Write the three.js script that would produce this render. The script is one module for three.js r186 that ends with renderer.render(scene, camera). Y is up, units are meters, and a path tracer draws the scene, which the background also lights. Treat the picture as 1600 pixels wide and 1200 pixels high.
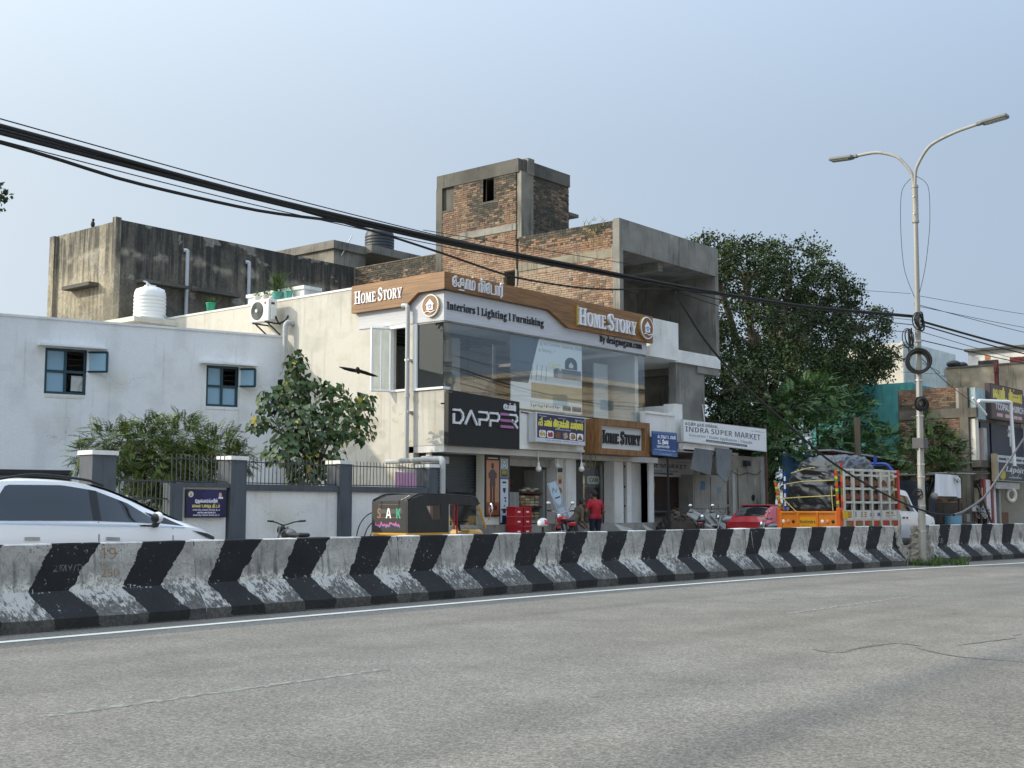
import * as THREE from 'three';
import { mergeGeometries, toCreasedNormals } from 'three/addons/utils/BufferGeometryUtils.js';
import { RoundedBoxGeometry } from 'three/addons/geometries/RoundedBoxGeometry.js';
import { TextGeometry } from 'three/addons/geometries/TextGeometry.js';
import { FontLoader } from 'three/addons/loaders/FontLoader.js';
import { MarchingCubes } from 'three/addons/objects/MarchingCubes.js';

// ---------------------------------------------------------------- camera, sky, sun, exposure
const scene = new THREE.Scene();
const camera = new THREE.PerspectiveCamera(34.38, 4 / 3, 0.1, 600);
camera.position.set(0, 1.5, 0);
{ const a = 39.37 * Math.PI / 180, p = 5.798 * Math.PI / 180;
  camera.lookAt(Math.cos(a) * Math.cos(p), 1.5 + Math.sin(p), -Math.sin(a) * Math.cos(p)); }
const renderer = new THREE.WebGLRenderer();
renderer.toneMapping = THREE.LinearToneMapping;
renderer.toneMappingExposure = 1.66;
renderer.shadowMap.enabled = true;

const SUN = new THREE.Vector3(-1, 0.72, -1.1).normalize();
{ // hazy morning sky: pale at the horizon, bluer above, a broad glow round the sun
  const w = 512, h = 256, d = new Float32Array(w * h * 4), v = new THREE.Vector3();
  for (let j = 0; j < h; j++) for (let i = 0; i < w; i++) {
    const ph = ((i + .5) / w - .5) * 2 * Math.PI, th = ((j + .5) / h - .5) * Math.PI;
    v.set(Math.cos(th) * Math.cos(ph), Math.sin(th), Math.cos(th) * Math.sin(ph));
    const e = Math.max(0, v.y), ang = Math.acos(Math.min(1, v.dot(SUN)));
    const t = 1 - Math.exp(-e * 3.0), g = Math.exp(-ang * 1.42) * 1.72 + Math.exp(-ang * ang * 9) * .8;
    const k = (j * w + i) * 4, low = .775 * (v.y < 0 ? Math.max(.35, 1 + v.y * 3) : 1 + 1.95 * Math.pow(Math.max(0, e - .28), 1.15)); // zenith brightened above the haze, added to fill the shaded fronts
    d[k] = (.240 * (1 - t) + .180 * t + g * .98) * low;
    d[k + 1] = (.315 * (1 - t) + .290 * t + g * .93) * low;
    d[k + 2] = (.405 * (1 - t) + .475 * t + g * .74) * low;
    d[k + 3] = 1;
  }
  const sky = new THREE.DataTexture(d, w, h, THREE.RGBAFormat, THREE.FloatType);
  sky.mapping = THREE.EquirectangularReflectionMapping; sky.magFilter = THREE.LinearFilter; sky.minFilter = THREE.LinearFilter;
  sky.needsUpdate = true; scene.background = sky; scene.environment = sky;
}
const sun = new THREE.DirectionalLight(new THREE.Color(1, .90, .74), 2.0);
sun.position.copy(SUN).multiplyScalar(80).add(new THREE.Vector3(28, 0, -18)); sun.target.position.set(28, 0, -18);
sun.castShadow = true; sun.shadow.radius = 2; sun.shadow.mapSize.set(4096, 4096);
Object.assign(sun.shadow.camera, { left: -60, right: 60, top: 45, bottom: -45, near: 1, far: 220 });
scene.add(sun, sun.target);

// ---------------------------------------------------------------- helpers
const rng = (s) => () => { s |= 0; s = s + 0x6D2B79F5 | 0; let t = Math.imul(s ^ s >>> 15, 1 | s); t = t + Math.imul(t ^ t >>> 7, 61 | t) ^ t; return ((t ^ t >>> 14) >>> 0) / 4294967296; };
const PI = Math.PI, V = (x, y, z) => new THREE.Vector3(x, y, z), cl = (x, a = 0, b = 1) => Math.max(a, Math.min(b, x)), mix = (a, b, t) => a + (b - a) * t;
const sst = (a, b, x) => { const t = cl((x - a) / (b - a)); return t * t * (3 - 2 * t); };
const hsh = (x, y, s = 0) => { let h = Math.imul(x, 374761393) + Math.imul(y, 668265263) + Math.imul(s, 1274126177) | 0; h = Math.imul(h ^ h >>> 13, 1274126177); return ((h ^ h >>> 16) >>> 0) / 4294967296; };
function vn(x, y, px, py, s) { const X = Math.floor(x), Y = Math.floor(y); let u = x - X, w = y - Y; u = u * u * (3 - 2 * u); w = w * w * (3 - 2 * w);
  const m = (a, p) => p ? ((a % p) + p) % p : a; const x0 = m(X, px), x1 = m(X + 1, px), y0 = m(Y, py), y1 = m(Y + 1, py);
  return mix(mix(hsh(x0, y0, s), hsh(x1, y0, s), u), mix(hsh(x0, y1, s), hsh(x1, y1, s), u), w); }
function fbm(x, y, px = 0, py = 0, o = 4, s = 0) { let a = .5, t = 0, n = 0; for (let i = 0; i < o; i++) { t += a * vn(x, y, px, py, s + i); n += a; a *= .5; x *= 2; y *= 2; px *= 2; py *= 2; } return t / n; }
function dtex(w, h, fn, srgb = true, rep) { // fn(u, v) -> [r, g, b] 0..255
  const d = new Uint8Array(w * h * 4);
  for (let j = 0; j < h; j++) for (let i = 0; i < w; i++) { const c = fn((i + .5) / w, (j + .5) / h), k = (j * w + i) * 4; d[k] = cl(c[0], 0, 255); d[k + 1] = cl(c[1], 0, 255); d[k + 2] = cl(c[2], 0, 255); d[k + 3] = 255; }
  const t = new THREE.DataTexture(d, w, h); t.magFilter = THREE.LinearFilter; t.minFilter = THREE.LinearMipmapLinearFilter; t.generateMipmaps = true; t.wrapS = t.wrapT = THREE.RepeatWrapping;
  if (srgb) t.colorSpace = THREE.SRGBColorSpace; if (rep) t.repeat.set(rep[0], rep[1]); t.needsUpdate = true; return t;
}
function ctex(w, h, draw) { const c = document.createElement('canvas'); c.width = w; c.height = h; const g = c.getContext('2d'); draw(g, w, h); const t = new THREE.CanvasTexture(c); t.colorSpace = THREE.SRGBColorSpace; t.anisotropy = 8; return t; }
const mat = (o) => { const { phys, ...r } = o; r.roughness ??= .85; return phys ? new THREE.MeshPhysicalMaterial(r) : new THREE.MeshStandardMaterial(r); };
const lin = (r, g, b) => new THREE.Color().setRGB(r, g, b);

// uv in metres from the position, by the face's main direction
function uvM(g) { const p = g.attributes.position, n = g.attributes.normal, uv = new Float32Array(p.count * 2);
  for (let i = 0; i < p.count; i++) { const x = Math.abs(n.getX(i)), y = Math.abs(n.getY(i)), z = Math.abs(n.getZ(i));
    if (y > x && y > z) { uv[i * 2] = p.getX(i); uv[i * 2 + 1] = p.getZ(i); } else if (x > z) { uv[i * 2] = p.getZ(i) + 3.7; uv[i * 2 + 1] = p.getY(i); } else { uv[i * 2] = p.getX(i); uv[i * 2 + 1] = p.getY(i); } }
  g.setAttribute('uv', new THREE.BufferAttribute(uv, 2)); return g; }
const bx = (x0, x1, y0, y1, z0, z1) => uvM(new THREE.BoxGeometry(Math.abs(x1 - x0), Math.abs(y1 - y0), Math.abs(z1 - z0)).translate((x0 + x1) / 2, (y0 + y1) / 2, (z0 + z1) / 2));
const rbx = (x0, x1, y0, y1, z0, z1, r = .02, s = 2) => uvM(new RoundedBoxGeometry(Math.abs(x1 - x0), Math.abs(y1 - y0), Math.abs(z1 - z0), s, r).translate((x0 + x1) / 2, (y0 + y1) / 2, (z0 + z1) / 2));
function rod(a, b, r0, r1 = r0, seg = 8) { a = V(...a); b = V(...b); const d = b.clone().sub(a), L = d.length(); const g = new THREE.CylinderGeometry(r1, r0, L, seg);
  g.applyQuaternion(new THREE.Quaternion().setFromUnitVectors(V(0, 1, 0), d.normalize())); g.translate((a.x + b.x) / 2, (a.y + b.y) / 2, (a.z + b.z) / 2); return g; }
function bar(a, b, w, h = w) { a = V(...a); b = V(...b); const d = b.clone().sub(a), L = d.length(); const g = new THREE.BoxGeometry(w, L, h);
  g.applyQuaternion(new THREE.Quaternion().setFromUnitVectors(V(0, 1, 0), d.normalize())); g.translate((a.x + b.x) / 2, (a.y + b.y) / 2, (a.z + b.z) / 2); return uvM(g); }
const tube = (pts, r, n = 24, rs = 6, closed = false) => new THREE.TubeGeometry(new THREE.CatmullRomCurve3(pts.map((p) => V(...p)), closed, 'catmullrom', .4), n, r, rs, closed);
const ball = (x, y, z, r, sx = 1, sy = 1, sz = 1, n = 12) => new THREE.SphereGeometry(r, n, Math.ceil(n * .7)).scale(sx, sy, sz).translate(x, y, z);
// polygon in x, y pushed out from z0 to z1
function ext(pts, z0, z1, bevel = 0, holes = []) { const s = new THREE.Shape(pts.map((p) => new THREE.Vector2(p[0], p[1]))); for (const h of holes) s.holes.push(new THREE.Path(h.map((p) => new THREE.Vector2(p[0], p[1]))));
  const g = new THREE.ExtrudeGeometry(s, { depth: Math.abs(z1 - z0) - 2 * bevel, bevelEnabled: bevel > 0, bevelThickness: bevel, bevelSize: bevel, bevelSegments: 2, bevelOffset: -bevel, curveSegments: 8 });
  g.translate(0, 0, Math.min(z0, z1) + bevel); return uvM(g); }
const turnX = (g) => g.rotateY(-PI / 2);                     // local x -> +z, local z -> -x
function merge(gs) { gs = gs.flat(Infinity).map((g) => { g = g.index ? g.toNonIndexed() : g.clone(); for (const k of Object.keys(g.attributes)) if (!['position', 'normal', 'uv', 'color'].includes(k)) g.deleteAttribute(k);
    if (!g.attributes.uv) uvM(g); g.morphAttributes = {}; return g; });
  const col = gs.some((g) => g.attributes.color); if (col) for (const g of gs) if (!g.attributes.color) g.setAttribute('color', new THREE.BufferAttribute(new Float32Array(g.attributes.position.count * 3).fill(1), 3));
  return gs.length > 1 ? mergeGeometries(gs) : gs[0]; }
const used = {};
const numbered = (n) => { const k = used[n] = (used[n] ?? -1) + 1; return k ? n + '_' + String(k).padStart(3, '0') : n; };
const ORI = new Map();
function tag(o, label, category, group, kind) { Object.assign(o.userData, label ? { label } : {}, category ? { category } : {}, group ? { group } : {}, kind ? { kind } : {}); return o; }
// a Group at the thing's base; parts are given in world metres unless it is turned or local
function thing(name, label, category, pos = [0, 0, 0], turn = 0, group, local = false) { const o = new THREE.Group(); o.name = numbered(name); o.position.set(...pos); o.rotation.y = turn; scene.add(o); ORI.set(o, local || turn ? [0, 0, 0] : pos); return tag(o, label, category, group); }
function part(parent, name, gs, m, extra) { const g = merge([gs]); const o = ORI.get(parent); if (o) g.translate(-o[0], -o[1], -o[2]);
  const me = new THREE.Mesh(g, m); me.name = name; me.castShadow = me.receiveShadow = true; parent.add(me); ORI.set(me, o); if (extra) Object.assign(me.userData, extra); return me; }
function inst(parent, name, g, m, x = 0, y = 0, z = 0) { const me = new THREE.Mesh(g, m); me.name = name; me.castShadow = me.receiveShadow = true; const o = ORI.get(parent) || [0, 0, 0]; me.position.set(x - o[0], y - o[1], z - o[2]); parent.add(me); ORI.set(me, [0, 0, 0]); return me; }
function single(name, label, category, gs, m, group, kind) { const g = merge([gs]); g.computeBoundingBox(); const b = g.boundingBox, o = [(b.min.x + b.max.x) / 2, b.min.y, (b.min.z + b.max.z) / 2]; g.translate(-o[0], -o[1], -o[2]);
  const me = new THREE.Mesh(g, m); me.name = numbered(name); me.position.set(...o); me.castShadow = me.receiveShadow = true; scene.add(me); ORI.set(me, o); return tag(me, label, category, group, kind); }
function copy(o, pos, turn, label) { const c = o.clone(); c.name = numbered(o.name.replace(/_\d{3}$/, '')); c.position.set(...pos); c.rotation.y = turn; c.userData = { ...o.userData, label }; scene.add(c); return c; }
const structure = (name, gs, m) => { const me = single(name, null, null, gs, m, null, 'structure'); return me; };

// ---------------------------------------------------------------- surface textures
const T = {};
T.plaster = dtex(512, 512, (u, v) => { const n = fbm(u * 6, v * 6, 6, 6, 5, 1), m = fbm(u * 3, v * 3, 3, 3, 4, 9), f = vn(u * 128, v * 128, 128, 128, 3), st = fbm(u * 30, v * 2, 30, 2, 4, 21);
  const cr = fbm(u * 4, v * 4, 4, 4, 5, 141), k = 246 - 15 * sst(.45, .85, n) - 10 * sst(.5, .9, m) - 8 * f - 16 * sst(.58, .85, st) - (Math.abs(cr - .5) < .0035 && m > .5 ? 26 : 0); return [k, k - 1, k - 4 - 8 * sst(.55, .8, m)]; });
T.plaster.repeat.set(1 / 3.7, 1 / 3.7);
T.plasterBump = dtex(512, 512, (u, v) => { const k = 120 + 90 * (fbm(u * 10, v * 10, 10, 10, 5, 5) - .5) * 2 + 40 * (vn(u * 170, v * 170, 170, 170, 8) - .5); return [k, k, k]; }, false); T.plasterBump.repeat.set(1 / 1.9, 1 / 1.9);
T.conc = dtex(1024, 1024, (u, v) => { const n = fbm(u * 5, v * 5, 5, 5, 6, 31), m = fbm(u * 12, v * 12, 12, 12, 4, 39), st = fbm(u * 40, v * 3, 40, 3, 4, 51), f = vn(u * 256, v * 256, 256, 256, 3);
  const k = 190 + 50 * (n - .5) * 2 + 18 * (m - .5) * 2 - 40 * sst(.56, .8, st) + 14 * (f - .5); return [k, k * .985, k * .95]; }); T.conc.repeat.set(1 / 4.3, 1 / 4.3);
T.speck = dtex(1024, 1024, (u, v) => { const f = hsh(Math.floor(u * 1024), Math.floor(v * 1024), 7), g = vn(u * 256, v * 256, 256, 256, 4), m = fbm(u * 8, v * 8, 8, 8, 4, 12), q = vn(u * 420, v * 420, 420, 420, 19);
  const k = 151 + 64 * (f - .5) + 60 * (g - .5) + 26 * (m - .5) + (q > .86 ? 32 : 0) - (q < .11 ? 34 : 0); return [k, k * .985, k * .955]; }); T.speck.repeat.set(1 / 2.3, 1 / 2.3);
T.wood = dtex(512, 256, (u, v) => { const w = fbm(u * 3 + 0, v * 24, 3, 24, 5, 61), l = fbm(u * 2, v * 90, 2, 90, 2, 66), k = .72 + .5 * (w - .5) + .3 * (l - .5); return [168 * k + 26, 118 * k + 18, 66 * k + 10]; }); T.wood.repeat.set(1 / 1.6, 1 / .8);
T.grime = dtex(512, 512, (u, v) => { const n = fbm(u * 7, v * 7, 7, 7, 6, 71), st = fbm(u * 46, v * 4, 46, 4, 4, 77), f = vn(u * 200, v * 200, 200, 200, 2); const k = 222 + 40 * (n - .5) - 26 * sst(.52, .85, st) + 14 * (f - .5); return [k, k * .99, k * .965]; }); T.grime.repeat.set(1 / 2.6, 1 / 2.6);
const clone = (t, rx, ry, ox = 0, oy = 0) => { const c = t.clone(); c.repeat.set(rx, ry); c.offset.set(ox, oy); c.needsUpdate = true; return c; };

const M = {
  white: mat({ color: lin(.90, .90, .89), map: T.plaster, bumpMap: T.plasterBump, bumpScale: .006 }),
  blueWhite: mat({ color: lin(.86, .89, .93), map: T.plaster, bumpMap: T.plasterBump, bumpScale: .006 }),
  cream: mat({ color: lin(.80, .775, .70), map: T.plaster, bumpMap: T.plasterBump, bumpScale: .008 }),
  conc: mat({ color: lin(.52, .515, .49), map: T.conc, bumpMap: T.plasterBump, bumpScale: .006 }),
  concDark: mat({ color: lin(.19, .185, .172), map: T.conc, bumpMap: T.plasterBump, bumpScale: .008 }),
  grey: mat({ color: lin(.40, .41, .41), map: T.grime }),
  lightGrey: mat({ color: lin(.56, .57, .58), map: T.grime }),
  inner: mat({ color: lin(.78, .78, .77), map: T.plaster }),
  dark: mat({ color: lin(.015, .016, .018), roughness: .7 }),
  black: mat({ color: lin(.02, .021, .023), roughness: .5 }),
  rubber: mat({ color: lin(.022, .022, .022), roughness: .9 }),
  steel: mat({ color: lin(.55, .56, .57), roughness: .38, metalness: .9 }),
  chrome: mat({ color: lin(.8, .8, .8), roughness: .12, metalness: 1 }),
  wallGrey: mat({ color: lin(.115, .135, .165), map: T.grime, roughness: .75 }),
  pvc: mat({ color: lin(.62, .65, .69), roughness: .45, map: T.grime }),
  pvcWhite: mat({ color: lin(.80, .81, .82), roughness: .4 }),
  wood: mat({ color: lin(.78, .79, .82), map: T.wood, roughness: .5 }),
  grass: mat({ color: lin(.07, .12, .03), roughness: .9, side: THREE.DoubleSide }),
  skin: mat({ color: lin(.20, .105, .062), roughness: .6 }),
  glass: mat({ phys: true, color: lin(.94, .96, .96), roughness: .015, transmission: 1, thickness: 0, ior: 1.7, specularIntensity: 1 }),
  clear: mat({ phys: true, color: lin(.8, .84, .86), roughness: .03, transmission: 1, thickness: 0, ior: 1.52 }),
  carGlass: mat({ phys: true, color: lin(.018, .021, .024), roughness: .06, clearcoat: 1, clearcoatRoughness: .02, ior: 1.6 }),
  blue: mat({ color: lin(.01, .05, .32), roughness: .5 }),
  lamp: mat({ color: lin(.85, .85, .82), roughness: .3 }),
};
// ---------------------------------------------------------------- ground, roads, markings
const FR = .2;                                               // level of the far carriageway
const spline = (pts) => (x) => { let i = 0; while (i < pts.length - 2 && x > pts[i + 1][0]) i++; const p0 = pts[Math.max(0, i - 1)], p1 = pts[i], p2 = pts[i + 1], p3 = pts[Math.min(pts.length - 1, i + 2)];
  const t = (x - p1[0]) / (p2[0] - p1[0]), h = p2[0] - p1[0], m1 = (p2[1] - p0[1]) / (p2[0] - p0[0]) * h, m2 = (p3[1] - p1[1]) / (p3[0] - p1[0]) * h, t2 = t * t, t3 = t2 * t;
  return (2 * t3 - 3 * t2 + 1) * p1[1] + (t3 - 2 * t2 + t) * m1 + (-2 * t3 + 3 * t2) * p2[1] + (t3 - t2) * m2; };
const zBar = spline([[-30, -14.3], [0, -14.3], [12, -14.3], [18, -14.26], [22, -14.17], [26.4, -13.92], [30, -13.56], [33, -13.2], [37, -12.85], [41, -12.25], [50, -9.9], [65, -5.5], [90, 3]]);
const zLine = spline([[-30, -13.6], [0, -13.6], [12, -13.6], [18, -13.56], [22, -13.38], [26.4, -13.05], [30, -12.6], [33, -12.15], [36.7, -11.4], [41, -10.75], [50, -8.3], [65, -3.9], [90, 4.6]]);
function sheet(x0, x1, nx, za, zb, nz, y, col) { const p = [], c = [], uv = [], id = [], nn = [];
  for (let i = 0; i <= nx; i++) { const x = mix(x0, x1, i / nx), a = za(x), b = zb(x); for (let j = 0; j <= nz; j++) { const z = mix(a, b, j / nz); p.push(x, y, z); nn.push(0, 1, 0); uv.push(x, z); const q = col ? col(x, z) : [1, 1, 1]; c.push(...q); } }
  for (let i = 0; i < nx; i++) for (let j = 0; j < nz; j++) { const a = i * (nz + 1) + j, b = a + nz + 1; id.push(a, a + 1, b, b, a + 1, b + 1); }
  const g = new THREE.BufferGeometry(); g.setAttribute('position', new THREE.Float32BufferAttribute(p, 3)); g.setAttribute('normal', new THREE.Float32BufferAttribute(nn, 3)); g.setAttribute('uv', new THREE.Float32BufferAttribute(uv, 2)); g.setAttribute('color', new THREE.Float32BufferAttribute(c, 3)); g.setIndex(id); return g; }
structure('ground', bx(-180, 260, -.3, -.03, -260, 120), mat({ color: lin(.17, .15, .12), map: clone(T.speck, .5, .5) }));
const asphalt = mat({ color: lin(.575, .555, .52), map: clone(T.speck, 1 / 4.3, 1 / 4.3), vertexColors: true, bumpMap: clone(T.speck, 1 / 4.3, 1 / 4.3), bumpScale: .005, roughness: .92 });
const roadCol = (x, z) => { const s = z - zLine(x), n = fbm(x * .35 + 9, z * .9, 0, 0, 4, 3), m = fbm(x * .09, z * 1.5, 0, 0, 3, 13), tr = fbm(x * .06 + 40, s * 2.2, 0, 0, 3, 29);
  const k = .86 + .14 * (n - .5) + .17 * (m - .5) + .36 * (tr - .5), w = fbm(x * .12, z * .3, 0, 0, 2, 44); return [k * (1 + .06 * (w - .5)), k, k * (1 - .1 * (w - .5))]; };
structure('road', sheet(-30, 88, 300, zBar, () => 9, 70, 0, roadCol), asphalt);
structure('far_road', sheet(-30, 88, 90, () => -19.3, (x) => zBar(x) - .7, 14, FR, roadCol), mat({ color: lin(.45, .44, .425), map: clone(T.speck, .4, .4), vertexColors: true }));
structure('footpath', [bx(-30, 88, -.2, FR + .15, -38, -19.3), bx(-30, 88, -.2, .16, 6.3, 30)], mat({ color: lin(.34, .325, .30), map: T.conc }));
const lineTex = dtex(1024, 64, (u, v) => { const n = fbm(u * 60, v * 4, 60, 4, 5, 8), e = Math.min(v, 1 - v) * 2, wear = sst(.20, .30, n + e * .6), k = mix(120, 236 - 20 * fbm(u * 200, v * 20, 200, 20, 3, 4), wear); return [k, k, k * .96]; });
{ const g = sheet(-30, 80, 220, (x) => zLine(x) - .085, (x) => zLine(x) + .085, 2, .005); const uv = g.attributes.uv; for (let i = 0; i < uv.count; i++) { uv.setXY(i, uv.getX(i) / 9, (i % 3) / 2); } structure('road_marking', g, mat({ map: lineTex, roughness: .7 })); }
const fadedTex = dtex(512, 32, (u, v) => { const n = fbm(u * 50, v * 4, 50, 4, 5, 18), k = 112 + 30 * sst(.42, .66, n) + 26 * (hsh(Math.floor(u * 512), Math.floor(v * 32), 3) - .5); return [k, k, k * .96]; });
const fadedAlpha = dtex(512, 32, (u, v) => { const e = Math.min(v, 1 - v) * 2, n = fbm(u * 60, v * 5, 60, 5, 5, 48), k = 255 * .9 * sst(.30, .56, .7 * n + .5 * e - .08); return [k, k, k]; }, false);
for (const [a, b] of [[5.02, 8.5], [16.6, 21.5], [-8, -2]]) { const g = sheet(a, b, 8, () => -8.6, () => -8.43, 1, .003); const uv = g.attributes.uv; for (let i = 0; i < uv.count; i++) uv.setXY(i, uv.getX(i) / 3, i % 2); structure('road_marking', g, mat({ map: fadedTex, alphaMap: fadedAlpha, transparent: true, roughness: .85 })); }
// tar scars and seams on the asphalt
{ const R = rng(5), tar = mat({ color: lin(.33, .325, .31), map: T.speck, roughness: .9 }), gs = [];
  const scar = (pts, w) => { const c = new THREE.CatmullRomCurve3(pts.map(([x, z]) => V(x, .004, z))), n = 40, p = [], id = []; for (let i = 0; i <= n; i++) { const q = c.getPoint(i / n), k = w * (.35 + R()) * Math.sin(PI * (i + .4) / (n + .8)); p.push(q.x, .004, q.z - k, q.x + .02, .004, q.z + k); if (i) { const a = i * 2; id.push(a - 2, a - 1, a, a, a - 1, a + 1); } }
    const g = new THREE.BufferGeometry(); g.setAttribute('position', new THREE.Float32BufferAttribute(p, 3)); g.setIndex(id); g.computeVertexNormals(); gs.push(uvM(g)); };
  scar([[12.61, -6.14], [12.45, -5.85], [12.72, -5.71]], .03); scar([[12.65, -5.79], [13.30, -5.79], [13.74, -5.67], [13.66, -5.35]], .05); scar([[13.49, -5.36], [13.07, -4.91], [12.90, -4.59], [12.88, -4.01]], .045); scar([[13.89, -5.08], [14.59, -4.96], [15.38, -4.78]], .03); scar([[15.44, -4.95], [15.78, -4.90]], .02); scar([[18.05, -6.68], [18.39, -6.61]], .02); scar([[18.49, -10.12], [19.43, -9.91], [20.26, -9.13]], .02);
  structure('road_repair', gs, tar); }

// ---------------------------------------------------------------- median barrier with painted chevrons
const PROF = [[0, 0], [0, .15], [.25, .48], [.325, 1.06], [.345, 1.075], [.515, 1.075], [.535, 1.06], [.61, .48], [.86, .15], [.86, 0]];
const PLEN = [0]; for (let i = 1; i < PROF.length; i++) PLEN.push(PLEN[i - 1] + Math.hypot(PROF[i][0] - PROF[i - 1][0], PROF[i][1] - PROF[i - 1][1]));
const PTOT = PLEN[PLEN.length - 1];
function barrierTex(x0, x1, w, seed, extra) { return dtex(w, 512, (u, v) => {
  const x = mix(x0, x1, u), s = v * PTOT; let k = 0; while (k < PROF.length - 2 && s > PLEN[k + 1]) k++; const t = (s - PLEN[k]) / (PLEN[k + 1] - PLEN[k]), y = mix(PROF[k][1], PROF[k + 1][1], t);
  const e1 = (fbm(x * 6, y * 9, 0, 0, 3, seed) - .5) * .09 + (fbm(x * 30, y * 34, 0, 0, 2, seed + 3) - .5) * .035;
  const off = y > .48 ? mix(-.33, .02, (y - .48) / .595) : mix(-.09, -.33, cl((y - .15) / .33)), wf = y > .48 ? mix(.42, .515, (y - .48) / .595) : mix(.465, .42, cl((y - .15) / .33));
  const per = 1.353, ph = ((x - 8.58 - off + e1) / per % 1 + 1) % 1, hid = hsh(Math.floor((x - 8.58 - off + e1) / per), 3, seed);
  let blk = ph < wf + .04 * (hid - .5) && y > .02; const front = k < 5;
  const n = fbm(x * 3, y * 4, 0, 0, 5, seed + 9), f = fbm(x * 22, y * 26, 0, 0, 4, seed + 15), g = vn(x * 110, y * 110, 0, 0, seed + 2), st = fbm(x * 15, y * 1.6, 0, 0, 4, seed + 21), cr = fbm(x * 6, y * 6, 0, 0, 4, seed + 31);
  let r, gg, b;
  const dirt = 148 + 66 * (n - .5) + 34 * (f - .5) + 24 * (g - .5);
  if (k === 1) { const fl = sst(.40, .66, .5 * f + .35 * vn(x * 70 + y * 30, y * 26, 0, 0, seed + 41) + .15 * g + .55 * (n - .5) + .3 * (t - .55)); const c = mix(96 + 46 * (f - .5) + 30 * (g - .5), 204, fl * .8); r = c; gg = c * .995; b = c * .97; }
  else if (k === 0) { const c = 78 + 44 * (n - .5) + 40 * (f - .5) + 24 * (g - .5); r = c; gg = c * .98; b = c * .93; }
  else { const low = sst(.66, .50, y), fl = low * sst(.40, .60, .6 * f + .4 * vn(x * 64, y * 40, 0, 0, seed + 42) + .3 * (n - .5)), c = mix(dirt + 8, 214, fl) - 46 * sst(.58, .8, st); r = c; gg = c * .985; b = c * .945; if (Math.abs(cr - .5) < .006 && n > .45) { r *= .5; gg *= .5; b *= .5; } }
  if (k >= 3 && k <= 5) { const c = 200 + 60 * (f - .5); r = gg = b = c; }
  if (blk && k > 0) { const wear = .8 * sst(.74, .86, .55 * f + .45 * vn(x * 60, y * 60, 0, 0, seed + 40) + .3 * (n - .5) + (y > .46 && y < .52 ? .08 : 0)); const c = 24 + 16 * (n - .5) + 12 * (g - .5) + (k === 1 ? 12 : 0); r = mix(c, r, wear); gg = mix(c * 1.02, gg, wear); b = mix(c * 1.12, b, wear); }
  if (blk && k === 0) { r *= .5; gg *= .5; b *= .5; }
  if (extra && front) { const q = extra(x, y); if (q) { const a = q[3] * (.4 + .6 * sst(.3, .5, f)); r = mix(r, q[0], a); gg = mix(gg, q[1], a); b = mix(b, q[2], a); } }
  return [r, gg, b]; }); }
// brushed numbers on the barrier, from a small stencil
function stencil(items) { const w = 512, h = 256, c = document.createElement('canvas'); c.width = w; c.height = h; const g = c.getContext('2d'); return (x0, x1, y0, y1) => { g.clearRect(0, 0, w, h); for (const [txt, X, Y, S, col] of items) { g.fillStyle = col; g.font = `${Math.round(S / (y1 - y0) * h)}px sans-serif`; g.fillText(txt, (X - x0) / (x1 - x0) * w, h - (Y - y0) / (y1 - y0) * h); }
    const d = g.getImageData(0, 0, w, h).data; return (x, y) => { const i = Math.floor((x - x0) / (x1 - x0) * w), j = Math.floor((1 - (y - y0) / (y1 - y0)) * h); if (i < 0 || j < 0 || i >= w || j >= h) return null; const k = (j * w + i) * 4; return d[k + 3] > 60 ? [d[k], d[k + 1], d[k + 2], .75 * d[k + 3] / 255] : null; }; }; }
const st1 = stencil([['19', 9.27, .86, .2, '#7d5426'], ['16', 9.25, .74, .1, '#7d5426'], ['250', 9.28, .63, .14, '#86602c'], ['9c', 9.08, .56, .17, '#d8d6d0'], ['60', 9.3, .52, .13, '#cfcdc6'], ['2MY/DA', 8.6, .72, .12, '#8f8b82']])(8.4, 9.9, .45, 1.08);
const st2 = stencil([['12', 35.35, .78, .2, '#c9c9c4'], ['910', 35.3, .55, .2, '#c9c9c4']])(35, 36.6, .45, 1.08);
function barrierGeo(x0, x1, u0, u1, seed, capA, capB) { const n = Math.round((x1 - x0) / .2), gs = [], jog = (x, i) => (fbm(x * 1.3, i * 3.1, 0, 0, 3, seed) - .5) * .03 + (fbm(x * 7, i * 5, 0, 0, 2, seed + 5) - .5) * .012;
  for (let s = 0; s < PROF.length - 1; s++) { const p = [], uv = [], id = []; for (let i = 0; i <= n; i++) { const x = mix(x0, x1, i / n); for (const q of [s, s + 1]) { const j = q > 0 && q < PROF.length - 1 ? jog(x, q) : 0; p.push(x, PROF[q][1] + j * .6, zBar(x) - PROF[q][0] + j); uv.push((x - u0) / (u1 - u0), PLEN[q] / PTOT); } if (i) { const a = i * 2; id.push(a - 2, a, a - 1, a, a + 1, a - 1); } }
    const g = new THREE.BufferGeometry(); g.setAttribute('position', new THREE.Float32BufferAttribute(p, 3)); g.setAttribute('uv', new THREE.Float32BufferAttribute(uv, 2)); g.setIndex(id); g.computeVertexNormals(); gs.push(g); }
  for (const [c, x, s] of [[capA, x0, 1], [capB, x1, -1]]) if (c) { const g = ext(PROF.map(([d, y]) => [d, y]), -.002, .002); g.rotateY(PI / 2); g.translate(x, 0, zBar(x)); gs.push(g); }
  return gs; }
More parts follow.
